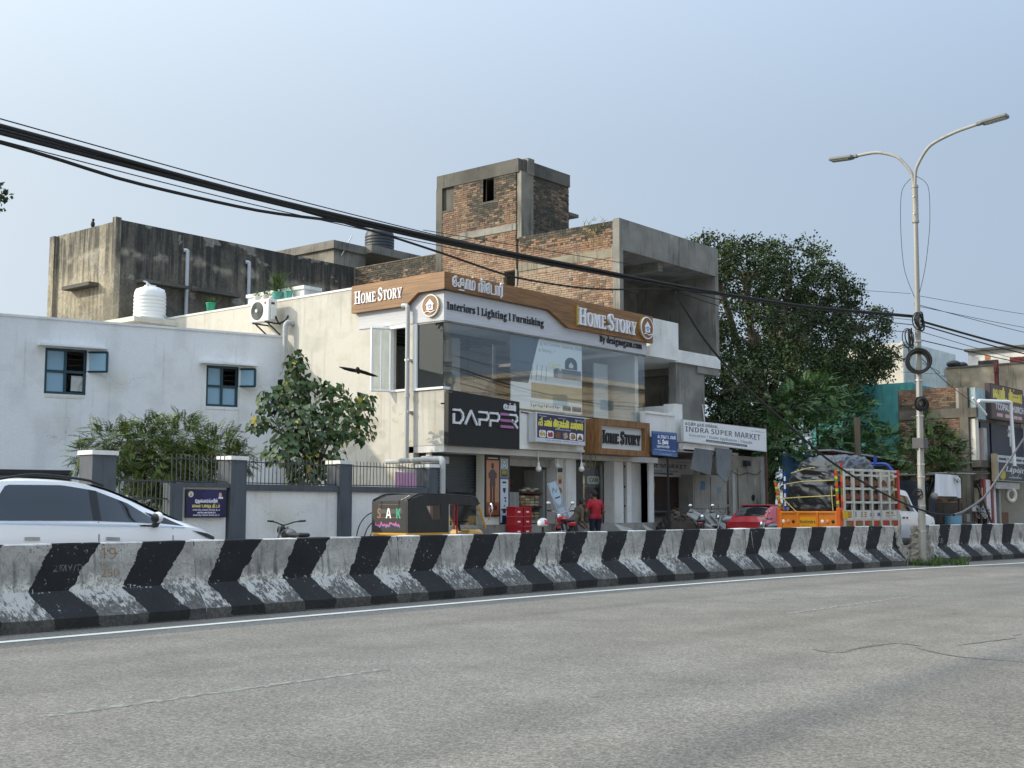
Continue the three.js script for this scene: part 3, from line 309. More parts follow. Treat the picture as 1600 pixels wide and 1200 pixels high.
// ---------------------------------------------------------------- white house on the left, turned a little from the street
{ const th = -18.3 * PI / 180; const t = thing('white_house', 'plain bluish white house with two blue windows at the left', 'house', [24, 0, -28.46], th, null, true);
  // local x runs along the front to the corner at 0, local z out of the front
  const hol = [[-6.77, -5.68, 4.6, 5.84], [-2.34, -1.38, 4.46, 5.64], [-8.9, -5.96, 1.4, 2.54]], ox = -16;
  const seg = []; const xs = [ox, ...hol.flatMap((h) => [h[0], h[1]]), 0].sort((a, b) => a - b); for (let i = 0; i < xs.length - 1; i++) { const a = xs[i], b = xs[i + 1], m = (a + b) / 2, hs = hol.filter((h) => m > h[0] && m < h[1]).sort((p, q) => p[2] - q[2]); let y = 0; for (const h of hs) { seg.push(bx(a, b, y, h[2], -.25, 0)); y = h[3]; } seg.push(bx(a, b, y, 6.6, -.25, 0)); }
  part(t, 'front_wall', seg, M.blueWhite); part(t, 'coping', bx(ox, 0.02, 6.6, 6.66, -.3, .03), M.blueWhite); part(t, 'side_wall', [bx(ox, ox + .2, 0, 6.6, -7, -.25), bx(-.28, -.06, 0, 6.55, -7, -.25)], M.blueWhite); part(t, 'roof', bx(ox, -.3, 6.2, 6.35, -7, -.26), M.conc); part(t, 'room_wall', [bx(ox, -.3, 0, 6.2, -3.2, -3.1), bx(-4.2, -4.1, 0, 6.2, -3.1, -.26), bx(ox, -.3, 3.2, 3.3, -3.1, -.26)], mat({ color: lin(.55, .55, .54) }));
  const fr = mat({ color: lin(.012, .05, .075), roughness: .45 }), pane = mat({ phys: true, color: lin(.30, .52, .68), transmission: .25, thickness: 0, roughness: .18, ior: 1.6 });
  const win = (x0, x1, y0, y1) => { const w = x1 - x0, c = x0 + w * .5, m = y0 + (y1 - y0) * .5, d = .07; const f = part(t, 'window_frame', [bx(x0, x1, y1 - d, y1, -.16, -.06), bx(x0, x1, y0, y0 + d, -.16, -.06), bx(x0, x0 + d, y0 + d, y1 - d, -.16, -.06), bx(x1 - d, x1, y0 + d, y1 - d, -.16, -.06), bx(c - .035, c + .035, y0 + d, y1 - d, -.155, -.065), bx(x0 + d, x1 - d, m - .035, m + .035, -.15, -.07)], fr);
    part(f, 'pane', bx(x0 + d, c - .035, m + .035, y1 - d, -.115, -.105), pane); part(f, 'pane', bx(x0 + d, c - .035, y0 + d, m - .035, -.115, -.105), pane);
    for (let i = 1; i < 4; i++) part(f, 'window_bar', rod([c, m + .035 + i * (y1 - m) / 4, -.11], [x1 - d, m + .035 + i * (y1 - m) / 4, -.11], .008), M.black);
    const sw = w * .5, a = .5, q = (x, z) => [x1 - .02 + x * Math.cos(a) , z]; const P = (u, y) => [x1 - .02 + u * Math.cos(-.35), y, -.05 + u * Math.sin(.9) * .75]; const s = part(t, 'window_sash', [bar(P(0, m + .03), P(sw, m + .03), .045), bar(P(0, y1 - .06), P(sw, y1 - .06), .045), bar(P(.02, m + .03), P(.02, y1 - .06), .045), bar(P(sw - .02, m + .03), P(sw - .02, y1 - .06), .06)], fr);
    const A = P(.03, m + .05), B = P(sw - .04, y1 - .08), g = new THREE.BufferGeometry(); g.setAttribute('position', new THREE.Float32BufferAttribute([A[0], A[1], A[2], B[0], A[1], B[2], B[0], B[1], B[2], A[0], A[1], A[2], B[0], B[1], B[2], A[0], B[1], A[2]], 3)); g.computeVertexNormals(); part(s, 'pane', uvM(g), pane);
    part(t, 'sunshade', [ext([[x0 - .22, y1 + .02], [x1 + .5, y1 + .02], [x1 + .5, y1 + .06], [x0 - .22, y1 + .09]], 0, .3)], M.blueWhite); return f; };
  const f1 = win(-6.77, -5.68, 4.6, 5.84), f2 = win(-2.34, -1.38, 4.46, 5.64); part(f2, 'pane', bx(-1.82, -1.45, 4.53, 5.01, -.115, -.105), pane);
  part(f1, 'newspaper', (() => { const g = new THREE.PlaneGeometry(.3, .42, 6, 6), R = rng(4), p = g.attributes.position; for (let i = 0; i < p.count; i++) p.setZ(i, (R() - .5) * .06); g.computeVertexNormals(); g.translate(-5.9, 4.92, -.14); return g; })(), mat({ color: lin(.5, .52, .5) }));
  for (let i = 0; i < 5; i++) part(t, 'sill_brick', bx(-6.75 + i * .215, -6.56 + i * .215, 4.5, 4.585, -.1, .012 + (i % 2) * .006), M.cream); part(t, 'sill_brick', bx(-2.34, -1.38, 4.38, 4.45, -.1, .014), M.blueWhite);
  part(t, 'carport_beam', bx(-8.9, -5.95, 2.45, 2.56, -.2, .03), M.black);  }

// ---------------------------------------------------------------- black stained flat-roofed building at the back left
{ const t = thing('stained_building', 'flat roofed plaster building streaked black by rain at the back left', 'building', [22.83, 0, -35.66]);
  const tx = (L, seed, warm, dk) => dtex(1024, 512, (u, v) => { const x = u * L, y = 6.4 + v * 4.8, n = fbm(x * .9, y * .9, 0, 0, 6, seed), st = fbm(x * 9, y * .6, 0, 0, 5, seed + 7), f = fbm(x * 14, y * 14, 0, 0, 3, seed + 13), pe = fbm(x * 1.6, y * 1.9, 0, 0, 6, seed + 19);
      const top = sst(9.0 - 1.3 * (st - .5), 10.1, y + (n - .5) * 1.3), g = cl(dk * (.5 + .6 * sst(.36, .66, st)) * (.34 + .62 * top) + .3 * dk * sst(.46, .72, n));
      let r = mix(warm[0], 56, g), gg = mix(warm[1], 55, g), b = mix(warm[2], 52, g); const band = Math.exp(-Math.pow((y - 10.0 + (n - .5) * .5) / .16, 2)) * sst(.40, .55, pe); r = mix(r, 168, band * .7); gg = mix(gg, 160, band * .7); b = mix(b, 142, band * .7); const ch = sst(.68, .70, pe); r = mix(r, 150, ch * .7); gg = mix(gg, 146, ch * .7); b = mix(b, 136, ch * .7); const k = 1 + .34 * (f - .5); return [r * k, gg * k, b * k]; }, true, [1 / L, 1 / 4.8]);
  const tf = tx(11, 201, [126, 120, 106], 1); tf.offset.set(-22.83 / 11, -6.4 / 4.8); const ts = tx(4.2, 231, [188, 177, 152], .8); ts.offset.set((39.3 - 3.7) / 4.2, -6.4 / 4.8);
  const mf = mat({ map: tf, bumpMap: T.plasterBump, bumpScale: .02 }), ms = mat({ map: ts, bumpMap: T.plasterBump, bumpScale: .02 });
  part(t, 'front_wall', bx(23.03, 33.6, 0, 11.08, -35.9, -35.66), mf); part(t, 'side_wall', bx(22.83, 23.03, 0, 11.0, -39.2, -35.66), ms); part(t, 'corner_pier', [bx(22.78, 23.0, 0, 11.14, -35.78, -35.6)], ms); part(t, 'corner_pier', [bx(22.7, 23.05, 0, 10.98, -39.5, -39.2)], ms); part(t, 'rear_wall', [bx(22.9, 33.6, 0, 11, -39.4, -39.2)], M.concDark); part(t, 'roof', bx(23.03, 33.6, 10.2, 10.35, -39.2, -35.9), M.concDark);
  const ch = (a, b, y) => part(t, 'sunshade', ext([[0, 0], [.34, 0], [.34, .06], [0, .1]], a, b).rotateY(0), M.concDark);
  part(t, 'sunshade', [bx(23.65, 25.5, 9.05, 9.15, -35.66, -35.25)], M.concDark); part(t, 'sunshade', [bx(25.85, 27.7, 9.05, 9.15, -35.66, -35.25)], M.concDark); part(t, 'sunshade', [bx(22.45, 22.83, 8.92, 9.04, -38.2, -36.55)], M.concDark);
  const pp = mat({ color: lin(.50, .52, .56), roughness: .5 }); part(t, 'downpipe', [rod([25.6, 7.6, -35.55], [25.6, 10.38, -35.55], .065, .065, 10), tube([[25.6, 10.36, -35.55], [25.59, 10.45, -35.56], [25.48, 10.45, -35.62]], .065, 8, 10)], pp); part(t, 'downpipe', [rod([28.28, 7.6, -35.55], [28.28, 10.38, -35.55], .065, .065, 10), tube([[28.28, 10.36, -35.55], [28.27, 10.45, -35.56], [28.16, 10.45, -35.62]], .065, 8, 10)], pp); part(t, 'vent_pipe', [tube([[32.2, 7.8, -35.4], [32.2, 8.6, -35.4], [32.1, 8.66, -35.4]], .05, 8, 8), tube([[32.6, 8.0, -35.4], [32.9, 8.5, -35.4], [33.1, 8.6, -35.4]], .06, 8, 8)], pp); part(t, 'pipe_base', bx(25.45, 25.75, 7.5, 8.1, -35.6, -35.3), M.concDark); }
// roof room and black tank further back
{ const t = thing('roof_room', 'grey concrete roof room with a painted doorway behind the brick parapet', 'roof room', [43, 0, -45]); part(t, 'wall', [bx(40.9, 43.05, 9, 14.4, -50, -44.9), bx(43.05, 48, 9, 14.2, -48, -46.5)], mat({ color: lin(.42, .40, .36), map: T.conc })); part(t, 'slab', bx(42.9, 49, 14.35, 14.75, -49, -44.3), mat({ color: lin(.36, .35, .33), map: T.conc })); part(t, 'slab', bx(40.75, 43.2, 14.3, 14.7, -50, -44.75), mat({ color: lin(.36, .35, .33), map: T.conc })); part(t, 'door', bx(43.3, 44.5, 12, 14.1, -46.5, -46.42), M.lightGrey); part(t, 'doorway_shade', bx(45, 46.4, 12, 14.1, -46.5, -46.44), M.dark); part(t, 'antenna', [rod([41.3, 14, -44.8], [42.0, 15.1, -44.8], .03)], M.steel); }  // flat black slab: the doorway has its inner shade as colour
tank('water_tank', 'black ribbed water tank on the roof room behind the cables', 45.3, 14.75, -46.2, .75, 1.5, mat({ color: lin(.03, .035, .042), roughness: .5 }));

// ---------------------------------------------------------------- unfinished brick and concrete building with the stair tower
{ const t = thing('brick_building', 'unfinished brick and concrete building with a square stair tower on its roof', 'building', [33.65, 0, -23]); const X = 33.65;
  const tone = (z, y, R) => { const n = fbm(z * .7, y * .9, 0, 0, 4, 301), d = sst(10.35, 11.1, y + (n - .5) * .9); if (R() < d * .95) return pick(BR.moss, R); if (y < 10.2 && R() < .25 + .9 * sst(.4, .62, n)) return [.48, .36, .275]; return pick(n > .42 ? BR.orange : BR.old, R); };
  const toneT = (z, y, R) => { const n = fbm(z * .8 + 20, y * .8, 0, 0, 4, 311), d = y > 11.2 ? sst(.30, .62, n + (y - 12.4) * .14 + (z + 29.2) * .07) : 0; if (R() < d * .9) return pick(BR.moss, R); if (y < 11.3 && R() < .3 + .7 * sst(.4, .62, n)) return [.46, .33, .24]; return pick(y > 11.4 ? BR.old.concat(BR.old, [[.36, .26, .17]]) : BR.orange.concat(BR.old), R); };
  part(t, 'mortar_wall', [bx(X + .004, X + .2, 7.3, 11.12, -27.3, -23.25), bx(X + .004, X + .2, 7.3, 9.4, -31, -27.3), bx(X + .004, X + .2, 9.98, 12.64, -31, -27.45), bx(X + .004, X + .2, 12.64, 13.54, -28.45, -27.45), bx(X + .004, X + .2, 12.64, 13.54, -30.38, -28.97), bx(X + .004, X + .2, 9.4, 9.98, -31, -28.02), bx(X + .004, X + .2, 7.3, 11.08, -35.66, -31.2)], mortar);
  part(t, 'bricks', [bricks('z', X, -25.2, -23.26, 7.6, 9.9, 1, tone), bricks('z', X, -27.3, -25.2, 7.6, 9.75, 2, tone), bricks('z', X, -27.3, -23.26, 10.2, 11.14, 3, tone), bricks('z', X, -31.0, -27.42, 8.2, 12.64, 4, toneT, [[-28.02, -27.4, 9.38, 9.99], [-31, -27.42, 11.42, 11.66]]), bricks('z', X, -28.45, -27.42, 12.64, 13.52, 5, toneT), bricks('z', X, -30.4, -28.97, 12.64, 13.52, 6, toneT), bricks('z', X, -35.66, -31.25, 8.2, 11.06, 7, (z, y, R) => { const n = fbm(z, y, 0, 0, 3, 331); return R() < sst(9.9, 10.9, y + (n - .5) * 1.2) ? pick(BR.moss, R) : pick(BR.old.concat(BR.orange), R); })], brickMat, { kind: 'stuff' });
  part(t, 'beam', bx(X - .025, X + .2, 9.9, 10.2, -27.3, -23.25), mat({ color: lin(.48, .44, .36), map: T.conc, bumpMap: T.plasterBump, bumpScale: .01 })); part(t, 'plaster_strip', bx(X - .03, X + .1, 11.42, 11.66, -30.2, -27.42), M.conc);
  part(t, 'window_lining', [bx(X - .01, X + .2, 9.36, 9.4, -28.05, -27.4), bx(X - .02, X + .2, 9.4, 10.0, -27.45, -27.38)], M.conc); 
  const hl = new THREE.BoxGeometry(.05, .12, .13); const R = rng(31); for (const [z, y] of [[-26.4, 9.2], [-25.7, 8.6], [-25.0, 9.35], [-24.6, 8.7], [-24.1, 8.95], [-23.7, 8.35], [-26.9, 8.35], [-29.6, 9.6], [-30.4, 9.8], [-28.4, 9.7], [-23.6, 9.1]]) inst(t, 'hole_shade_block', hl, M.black, X - .006, y, z);  // black blocks on the bricks, hole shade given by colour
  // stair tower
  part(t, 'tower_beam', [bx(X - .03, X + .2, 13.52, 14.02, -31.26, -27.3), bx(X + .2, 36.65, 13.55, 14.02, -27.5, -27.25)], M.concDark); part(t, 'tower_column', bx(X - .035, X + .22, 7.4, 13.52, -31.28, -30.98), mat({ color: lin(.19, .185, .17), map: T.conc })); part(t, 'tower_column', [bx(X + .02, X + .72, 11.1, 13.55, -27.4, -27.2), bx(X + .4, X + .75, 13.5, 14.1, -27.42, -27.18)], mat({ color: lin(.40, .385, .34), map: T.conc, bumpMap: T.plasterBump, bumpScale: .01 }));
  part(t, 'tower_wall', [bx(X + .72, 36.65, 11, 13.55, -27.5, -27.32), bx(36.45, 36.65, 11, 14, -31.2, -27.5), bx(X, 36.65, 11, 14, -31.25, -31.05)], mortarDark); part(t, 'tower_bricks', bricks('x', -27.32, X + .75, 36.64, 11, 13.52, 8, (x, y, R) => { const n = fbm(x * 1.2, y, 0, 0, 4, 341); return n > .52 && R() < .5 ? pick(BR.old, R) : pick(BR.moss, R); }), brickMat, { kind: 'stuff' });
  part(t, 'tower_roof', bx(X + .2, 36.45, 13.7, 13.85, -31.05, -27.5), M.concDark); part(t, 'tower_opening_frame', [bx(X - .02, X + .2, 12.6, 12.66, -29.02, -28.4), bx(X - .015, X + .15, 12.66, 13.54, -29.05, -28.97)], M.concDark); part(t, 'blind_recess', [bx(X + .08, X + .12, 12.64, 13.54, -30.98, -30.38), bx(X - .03, X + .1, 12.58, 12.64, -30.98, -30.38)], M.concDark); part(t, 'tower_ledge', [bx(36.6, 37.25, 12.5, 12.62, -27.9, -27.3)], M.concDark);
  // concrete frame towards the street
  const cf = mat({ color: lin(.40, .395, .38), map: T.conc, bumpMap: T.plasterBump, bumpScale: .006 }); const XR = 40.15;
  part(t, 'parapet_beam', [bx(X, XR, 10.14, 11.2, -23.22, -23)], cf); part(t, 'corner_column', bx(X - .02, X + .2, 7.3, 11.16, -23.25, -22.98), cf); part(t, 'side_wall', [bx(XR - .22, XR, 6.7, 10.14, -35, -23.0), bx(XR - .22, XR, 10.14, 11.2, -35, -23.22)], cf); part(t, 'roof', bx(X + .2, XR - .22, 10.14, 10.3, -35, -23.22), cf); part(t, 'cross_beam', bx(36.35, 36.65, 9.85, 10.14, -26.5, -23.22), cf); part(t, 'cross_beam', bx(X + .2, XR - .22, 9.85, 10.14, -26.6, -26.4), cf);
  part(t, 'balcony_back_wall', bx(X + .2, XR - .22, 7.1, 9.85, -26.7, -26.5), cf); part(t, 'balcony_pier', bx(37.9, 38.25, 7.1, 9.85, -26.5, -26.3), cf);
  part(t, 'balcony_slab', bx(33.7, XR + .02, 6.68, 7.12, -26.5, -22.98), M.white); part(t, 'slab_drop', bx(38.6, XR, 6.42, 6.68, -26, -23.02), cf);
  part(t, 'front_wall', [bx(37.25, 39.2, 3.4, 6.68, -23.4, -23.1), bx(39.0, 39.2, 3.4, 6.68, -26, -23.4)], cf); part(t, 'recess_wall', [bx(33.7, 36.2, 4.3, 6.68, -25.7, -25.5), bx(36.2, 37.4, 6.3, 6.68, -25.7, -25.5), bx(36.2, 37.4, 4.3, 4.7, -25.7, -25.5)], M.inner); part(t, 'recess_window', bx(36.2, 37.4, 4.7, 6.3, -25.68, -25.62), M.carGlass); part(t, 'recess_floor', bx(33.7, 37.4, 4.1, 4.3, -25.7, -22.4), M.inner);
  part(t, 'white_panel', bx(33.9, 35.65, 6.5, 7.77, -22.2, -21.99), M.white); part(t, 'low_parapet', [bx(33.3, 35.0, 3.85, 4.58, -22.0, -21.82), bx(33.3, 35.0, 4.58, 4.66, -22.04, -21.78), bx(35.0, 35.5, 3.75, 5.0, -22.2, -21.78), bx(35.32, 35.5, 3.75, 4.98, -25, -22.2)], M.white); part(t, 'stain_pipe', rod([38.95, 5.3, -23.05], [39.1, 4.6, -23.05], .02), M.pvcWhite);
  part(t, 'ground_wall', [bx(39.2, 40.1, 0, 6.6, -26.2, -26), bx(35.3, 40.1, 0, 3.4, -25, -24.8)], M.inner);
  const o = [], RR = rng(8); for (let i = 0; i < 26; i++) tuft(RR, X - .12 - RR() * .1, 10.25 + RR() * .95, -23.5 - RR() * .75, 3, .2, .12, o, 1.3); part(t, 'wall_plant', triGeo(o), mat({ color: lin(.17, .19, .06), side: THREE.DoubleSide })); }
// ---------------------------------------------------------------- lettering
const FS = await new FontLoader().loadAsync('fonts/droid/droid_serif_bold.typeface.json');
const FB = await new FontLoader().loadAsync('fonts/droid/droid_sans_bold.typeface.json');
// Tamil letters as pen strokes on a 10 high body (y down, baseline at 10)
const TG = { 'ா': [6, 'M1 10 L1 0 L5 0 L5 10'], 'ப': [8, 'M1 0 L1 10 L7 10 L7 0'], 'ம': [10.5, 'M1 0 L1 10 L6 10 M4.5 10 L4.5 4 Q4.5 0 7 0 Q9.5 0 9.5 5 Q9.5 10 6 10'], 'ட': [8.5, 'M1 0 L1 10 L8 10'], 'ர': [6.5, 'M1 10 L1 0 L5.5 0 L5.5 10 L4 12'], 'ஹ': [15, 'M2 5 Q0 5 1 8 Q2 10 4 9.5 Q6 8 5.5 4 Q5.5 0 8.5 0 Q11.5 0 11.5 4 Q11 8 8 7 Q6.5 5 9 4 L14 4 L14 10 M3 12.5 L12 12.5'], 'ே': [8.5, 'M5 4 Q3 3 3 5 Q3 7 5 7 Q7 6.5 6.5 3.5 Q6 0 3.5 0 Q1 0 1 5 Q1 10 4 10 Q7 10 7.5 7.5 M4 0 Q7 -3 8 0'], 'ெ': [8.5, 'M5 6 Q3 5 3 7 Q3 9 5 9 Q7.5 9 7 4 Q6 0 3.5 0 Q1 0 1 5 L1 10'], 'ஸ': [13, 'M1 10 L1 4 Q1 1 3 1 Q5 1 5 5 L5 10 L7 10 Q8.5 8 8.5 5 Q8 0 4 -2 L12 -2 L12 10'], 'க': [10, 'M1 2 L9 2 M4.5 -1 L4.5 10 L1.5 10 Q0 7.5 2 6 L6 6 Q9 6 9 8 Q9 10 7 10'], 'ச': [9, 'M1 2 L8 2 M5 2 L5 7 Q4 10 1.5 10 Q.5 7 3 6 L8 6 L8 10'], 'த': [10, 'M1 3 Q4 -1 6 3 L6 8 Q3 11 1 8 Q1 5 3.5 5 L9 5 Q9.5 10 8 12.5 L1 12.5'], 'ந': [9.5, 'M1 0 L8.5 0 M2 0 L2 10 M2 8 Q3 4.5 6 5 Q9 6 8 10 Q7 13 2 12.5'], 'ன': [12, 'M1 7 Q1 4 3 4 Q5 4 5 7 Q5 10 3 10 Q1 10 1 6 Q1 0 4 0 Q6.5 0 6.5 5 L6.5 10 M6.5 4 Q7 0 9 0 Q11 0 11 5 L11 10'], 'ண': [15, 'M1 7 Q1 4 3 4 Q5 4 5 7 Q5 10 3 10 Q1 10 1 6 Q1 0 4 0 Q6.5 0 6.5 5 L6.5 10 M6.5 4 Q7 0 8.5 0 Q10 0 10 5 L10 10 M10 4 Q10.5 0 12 0 Q14 0 14 5 L14 10'], 'ல': [12, 'M3 6 Q5.5 5 5 8 Q4 10 3 10 Q1 10 1 6 Q1 0 4 0 Q7 0 7 5 Q7 10 9 10 Q11 10 11 6 L11 0'], 'ய': [9, 'M1 0 L1 10 L8 10 L8 0 M4.5 10 L4.5 2'], 'வ': [11, 'M1 7 Q1 4 3 4 Q5 4 5 7 Q5 10 3 10 Q1 10 1 6 Q1 0 4 0 Q6.5 0 6.5 5 L6.5 10 L10 10 L10 0'], 'இ': [13, 'M1 5 Q4 3 4 7 Q4 10 2 10 Q0 9 1 5 Q2 0 6 0 Q10 0 10 5 Q10 10 6 10 M5 4 L5 8 L12 8'], 'உ': [11, 'M3 4 Q0 3 1 1 Q3 -1 5 1 Q7 5 2 10 L10 10'], 'ை': [13, 'M4 7 Q2 5 1 7 Q1 10 3.5 10 Q6 9 5 4 Q4 0 2 2 M10 7 Q8 5 7 7 Q7 10 9.5 10 Q12 9 11 4 Q10 0 7 2'], 'ஸ்ரீ': [14, 'M1 10 Q0 4 4 4 Q8 4 6 10 L13 10 L13 2 Q9 -4 5 0 M9 4 L13 4 M12 -5 L12 -3'], 'ள': [12, 'M1 7 Q1 4 3 4 Q5 4 5 7 Q5 10 3 10 Q1 10 1 6 Q1 0 4 0 Q6.5 0 6.5 5 L6.5 10 M6.5 2 L11 2 L11 10'], 'ஜ': [13, 'M2 6 Q5 4 5 8 Q3 11 1 8 Q0 2 4 0 Q8 0 7 6 Q7 12 11 11 Q14 8 10 6 L8 6'] };
const TV = { 'ி': 'M-3 0 Q-2.5 -5 0 -4 Q1.2 -2 .6 3 L.6 10', 'ீ': 'M-3 0 Q-2.5 -5 0 -4 Q1 -2 0 -1', 'ு': 'M-4 10 Q-5 14 -1 13 L.5 9', 'ூ': 'M-4 10 Q-6 14 -2 13.5 Q2 13 1 9' };
function tamil(str) { // -> { w, strokes: [[ [x, y], ... ]] }
  const out = []; let x = 0; const flat = (p, ox) => { const tk = p.match(/[MLQ][^MLQ]*/g); let cur = null, px = 0, py = 0; for (const t of tk) { const n = t.slice(1).trim().split(/\s+/).map(Number); if (t[0] === 'M') { cur = [[n[0] + ox, n[1]]]; out.push(cur); } else if (t[0] === 'L') cur.push([n[0] + ox, n[1]]); else for (let i = 1; i <= 5; i++) { const a = i / 5; cur.push([(1 - a) * (1 - a) * px + 2 * a * (1 - a) * n[0] + a * a * n[2] + ox, (1 - a) * (1 - a) * py + 2 * a * (1 - a) * n[1] + a * a * n[3]]); } px = n[n.length - 2]; py = n[n.length - 1]; } };
  const put = (k) => { const g = TG[k]; if (!g) return; flat(g[1], x); x += g[0] + 1.2; };
  const s = str.replace(/ஸ்ரீ/g, '#'); for (let i = 0; i < s.length; i++) { const c = s[i], n = s[i + 1], pre = n === 'ோ' || n === 'ே' ? 'ே' : n === 'ொ' || n === 'ெ' ? 'ெ' : n === 'ை' ? 'ை' : null; if (c === ' ') { x += 5; continue; } if (c === '#') { put('ஸ்ரீ'); continue; } if (pre) put(pre); put(c); if (n === 'ோ' || n === 'ொ') put('ா'); if (pre) { i++; continue; }
    if (n === '்') { out.push([[x - (TG[c]?.[0] || 8) / 2 - 1.4, -4], [x - (TG[c]?.[0] || 8) / 2 - .8, -4]]); i++; } else if (TV[n]) { flat(TV[n], x - 1.6); x += n === 'ி' ? 1 : .6; i++; } }
  return { w: x, strokes: out }; }
function drawTamil(g, str, x, y, w, h, color, lw = 1.6) { const t = tamil(str), k = h / 10, kx = w / t.w; g.strokeStyle = color; g.lineWidth = lw * k; g.lineCap = 'round'; g.lineJoin = 'round'; for (const s of t.strokes) { g.beginPath(); s.forEach((p, i) => (i ? g.lineTo(x + p[0] * kx, y + p[1] * k) : g.moveTo(x + p[0] * kx, y + p[1] * k))); g.stroke(); } }
// raised Tamil letters: strokes as small bars, local x/y
function raisedTamil(str, x, y, w, h, lw, z0, z1) { const t = tamil(str), k = h / 10, kx = w / t.w, gs = []; for (const s of t.strokes) for (let i = 1; i < s.length; i++) { const a = [x + s[i - 1][0] * kx, y + h - s[i - 1][1] * k], b = [x + s[i][0] * kx, y + h - s[i][1] * k], dx = b[0] - a[0], dy = b[1] - a[1], L = Math.hypot(dx, dy) + lw * .7, an = Math.atan2(dy, dx); gs.push(new THREE.BoxGeometry(L, lw, z1 - z0).rotateZ(an).translate((a[0] + b[0]) / 2, (a[1] + b[1]) / 2, (z0 + z1) / 2 - (i % 2) * .002)); } return gs; }
// raised Latin letters, each one a part: runs [[text, size], ...] fitted into width w from x
function letters(t, runs, x, y, w, depth, m, font = FS, z = 0, cond = null, name = 'letter', edge) { const items = []; let cx = 0; for (const [txt, size] of runs) for (const ch of txt) { if (ch === ' ') { cx += size * .42; continue; } const g = new TextGeometry(ch, { font, size, depth, curveSegments: 4, bevelEnabled: false }); g.computeBoundingBox(); const bb = g.boundingBox; items.push([g, cx - bb.min.x]); cx += bb.max.x - bb.min.x + size * .1; }
  const k = w / cx; for (const [g, ox] of items) { g.translate(ox, 0, 0); g.scale(k, 1, 1); g.translate(x, y, z); part(t, name, g, m); } return k; }
function scrib(g, x, y, w, h, col, seed) { const R = rng(seed); g.fillStyle = col; let c = x; while (c < x + w) { const l = h * (.25 + R() * .5); if (R() < .14) { c += h * .5; continue; } g.fillRect(c, y - h * (.7 + R() * .3), l * .35, h * (.6 + R() * .35)); g.fillRect(c, y - h * (.3 + R() * .4), l, h * .22); c += l + h * .14; } }
function face(x0, x1, y0, y1, z) { const g = new THREE.PlaneGeometry(x1 - x0, y1 - y0); g.translate((x0 + x1) / 2, (y0 + y1) / 2, z); return g; }
const sm = { white: mat({ color: lin(.82, .82, .84), roughness: .4 }), ink: mat({ color: lin(.018, .02, .024), roughness: .4 }), acm: mat({ color: lin(.006, .008, .011), roughness: .55, map: T.grime }), alu: mat({ color: lin(.62, .63, .64), roughness: .4, metalness: .5 }), gold: mat({ color: lin(.55, .40, .10), roughness: .35, metalness: .4 }), panel: mat({ color: lin(.80, .81, .83), map: clone(T.wood, .3, 4) , roughness: .6 }) };
sm.panel.map = dtex(256, 256, (u, v) => { const k = 214 + 24 * (fbm(u * 4, v * 60, 4, 60, 3, 5) - .5); return [k, k, k * 1.01]; }); sm.panel.map.repeat.set(.7, .7);
const woodV = mat({ color: lin(.76, .78, .82), map: T.wood, roughness: .5 });
// the house-on-a-hand emblem
function emblem(t, x, y, r, z, gap = .06) { const o = part(t, 'emblem', [new THREE.CylinderGeometry(r * .9, r * .9, gap + .03, 36).rotateX(PI / 2).translate(x, y, z + gap / 2)], woodV); part(o, 'emblem_ring', new THREE.TorusGeometry(r * .93, r * .065, 8, 40).translate(x, y, z + gap), sm.white); part(o, 'emblem_edge', new THREE.CylinderGeometry(r * .98, r * .98, gap, 36, 1, true).rotateX(PI / 2).translate(x, y, z + gap / 2), sm.gold);
  const q = r * .5; part(o, 'house_mark', ext([[x - q, y + q * .15], [x, y + q * 1.15], [x + q, y + q * .15], [x + q * .72, y + q * .15], [x + q * .72, y - q * .75], [x - q * .72, y - q * .75], [x - q * .72, y + q * .15]], z + gap + .015, z + gap + .03), sm.white); part(o, 'hand_mark', tube([[x - q * 1.2, y - q * 1.15, z + gap + .025], [x - q * .4, y - q * .95, z + gap + .025], [x + q * .3, y - q * 1.2, z + gap + .025], [x + q * 1.2, y - q * .95, z + gap + .025]], q * .1, 16, 5), sm.white); part(o, 'heart_mark', [tube([[x, y - q * .5, z + gap + .035], [x - q * .4, y - q * .05, z + gap + .035], [x - q * .2, y + q * .2, z + gap + .035], [x, y, z + gap + .035], [x + q * .2, y + q * .2, z + gap + .035], [x + q * .4, y - q * .05, z + gap + .035], [x, y - q * .5, z + gap + .035]], q * .06, 24, 5)], mat({ color: lin(.2, .16, .4) })); }

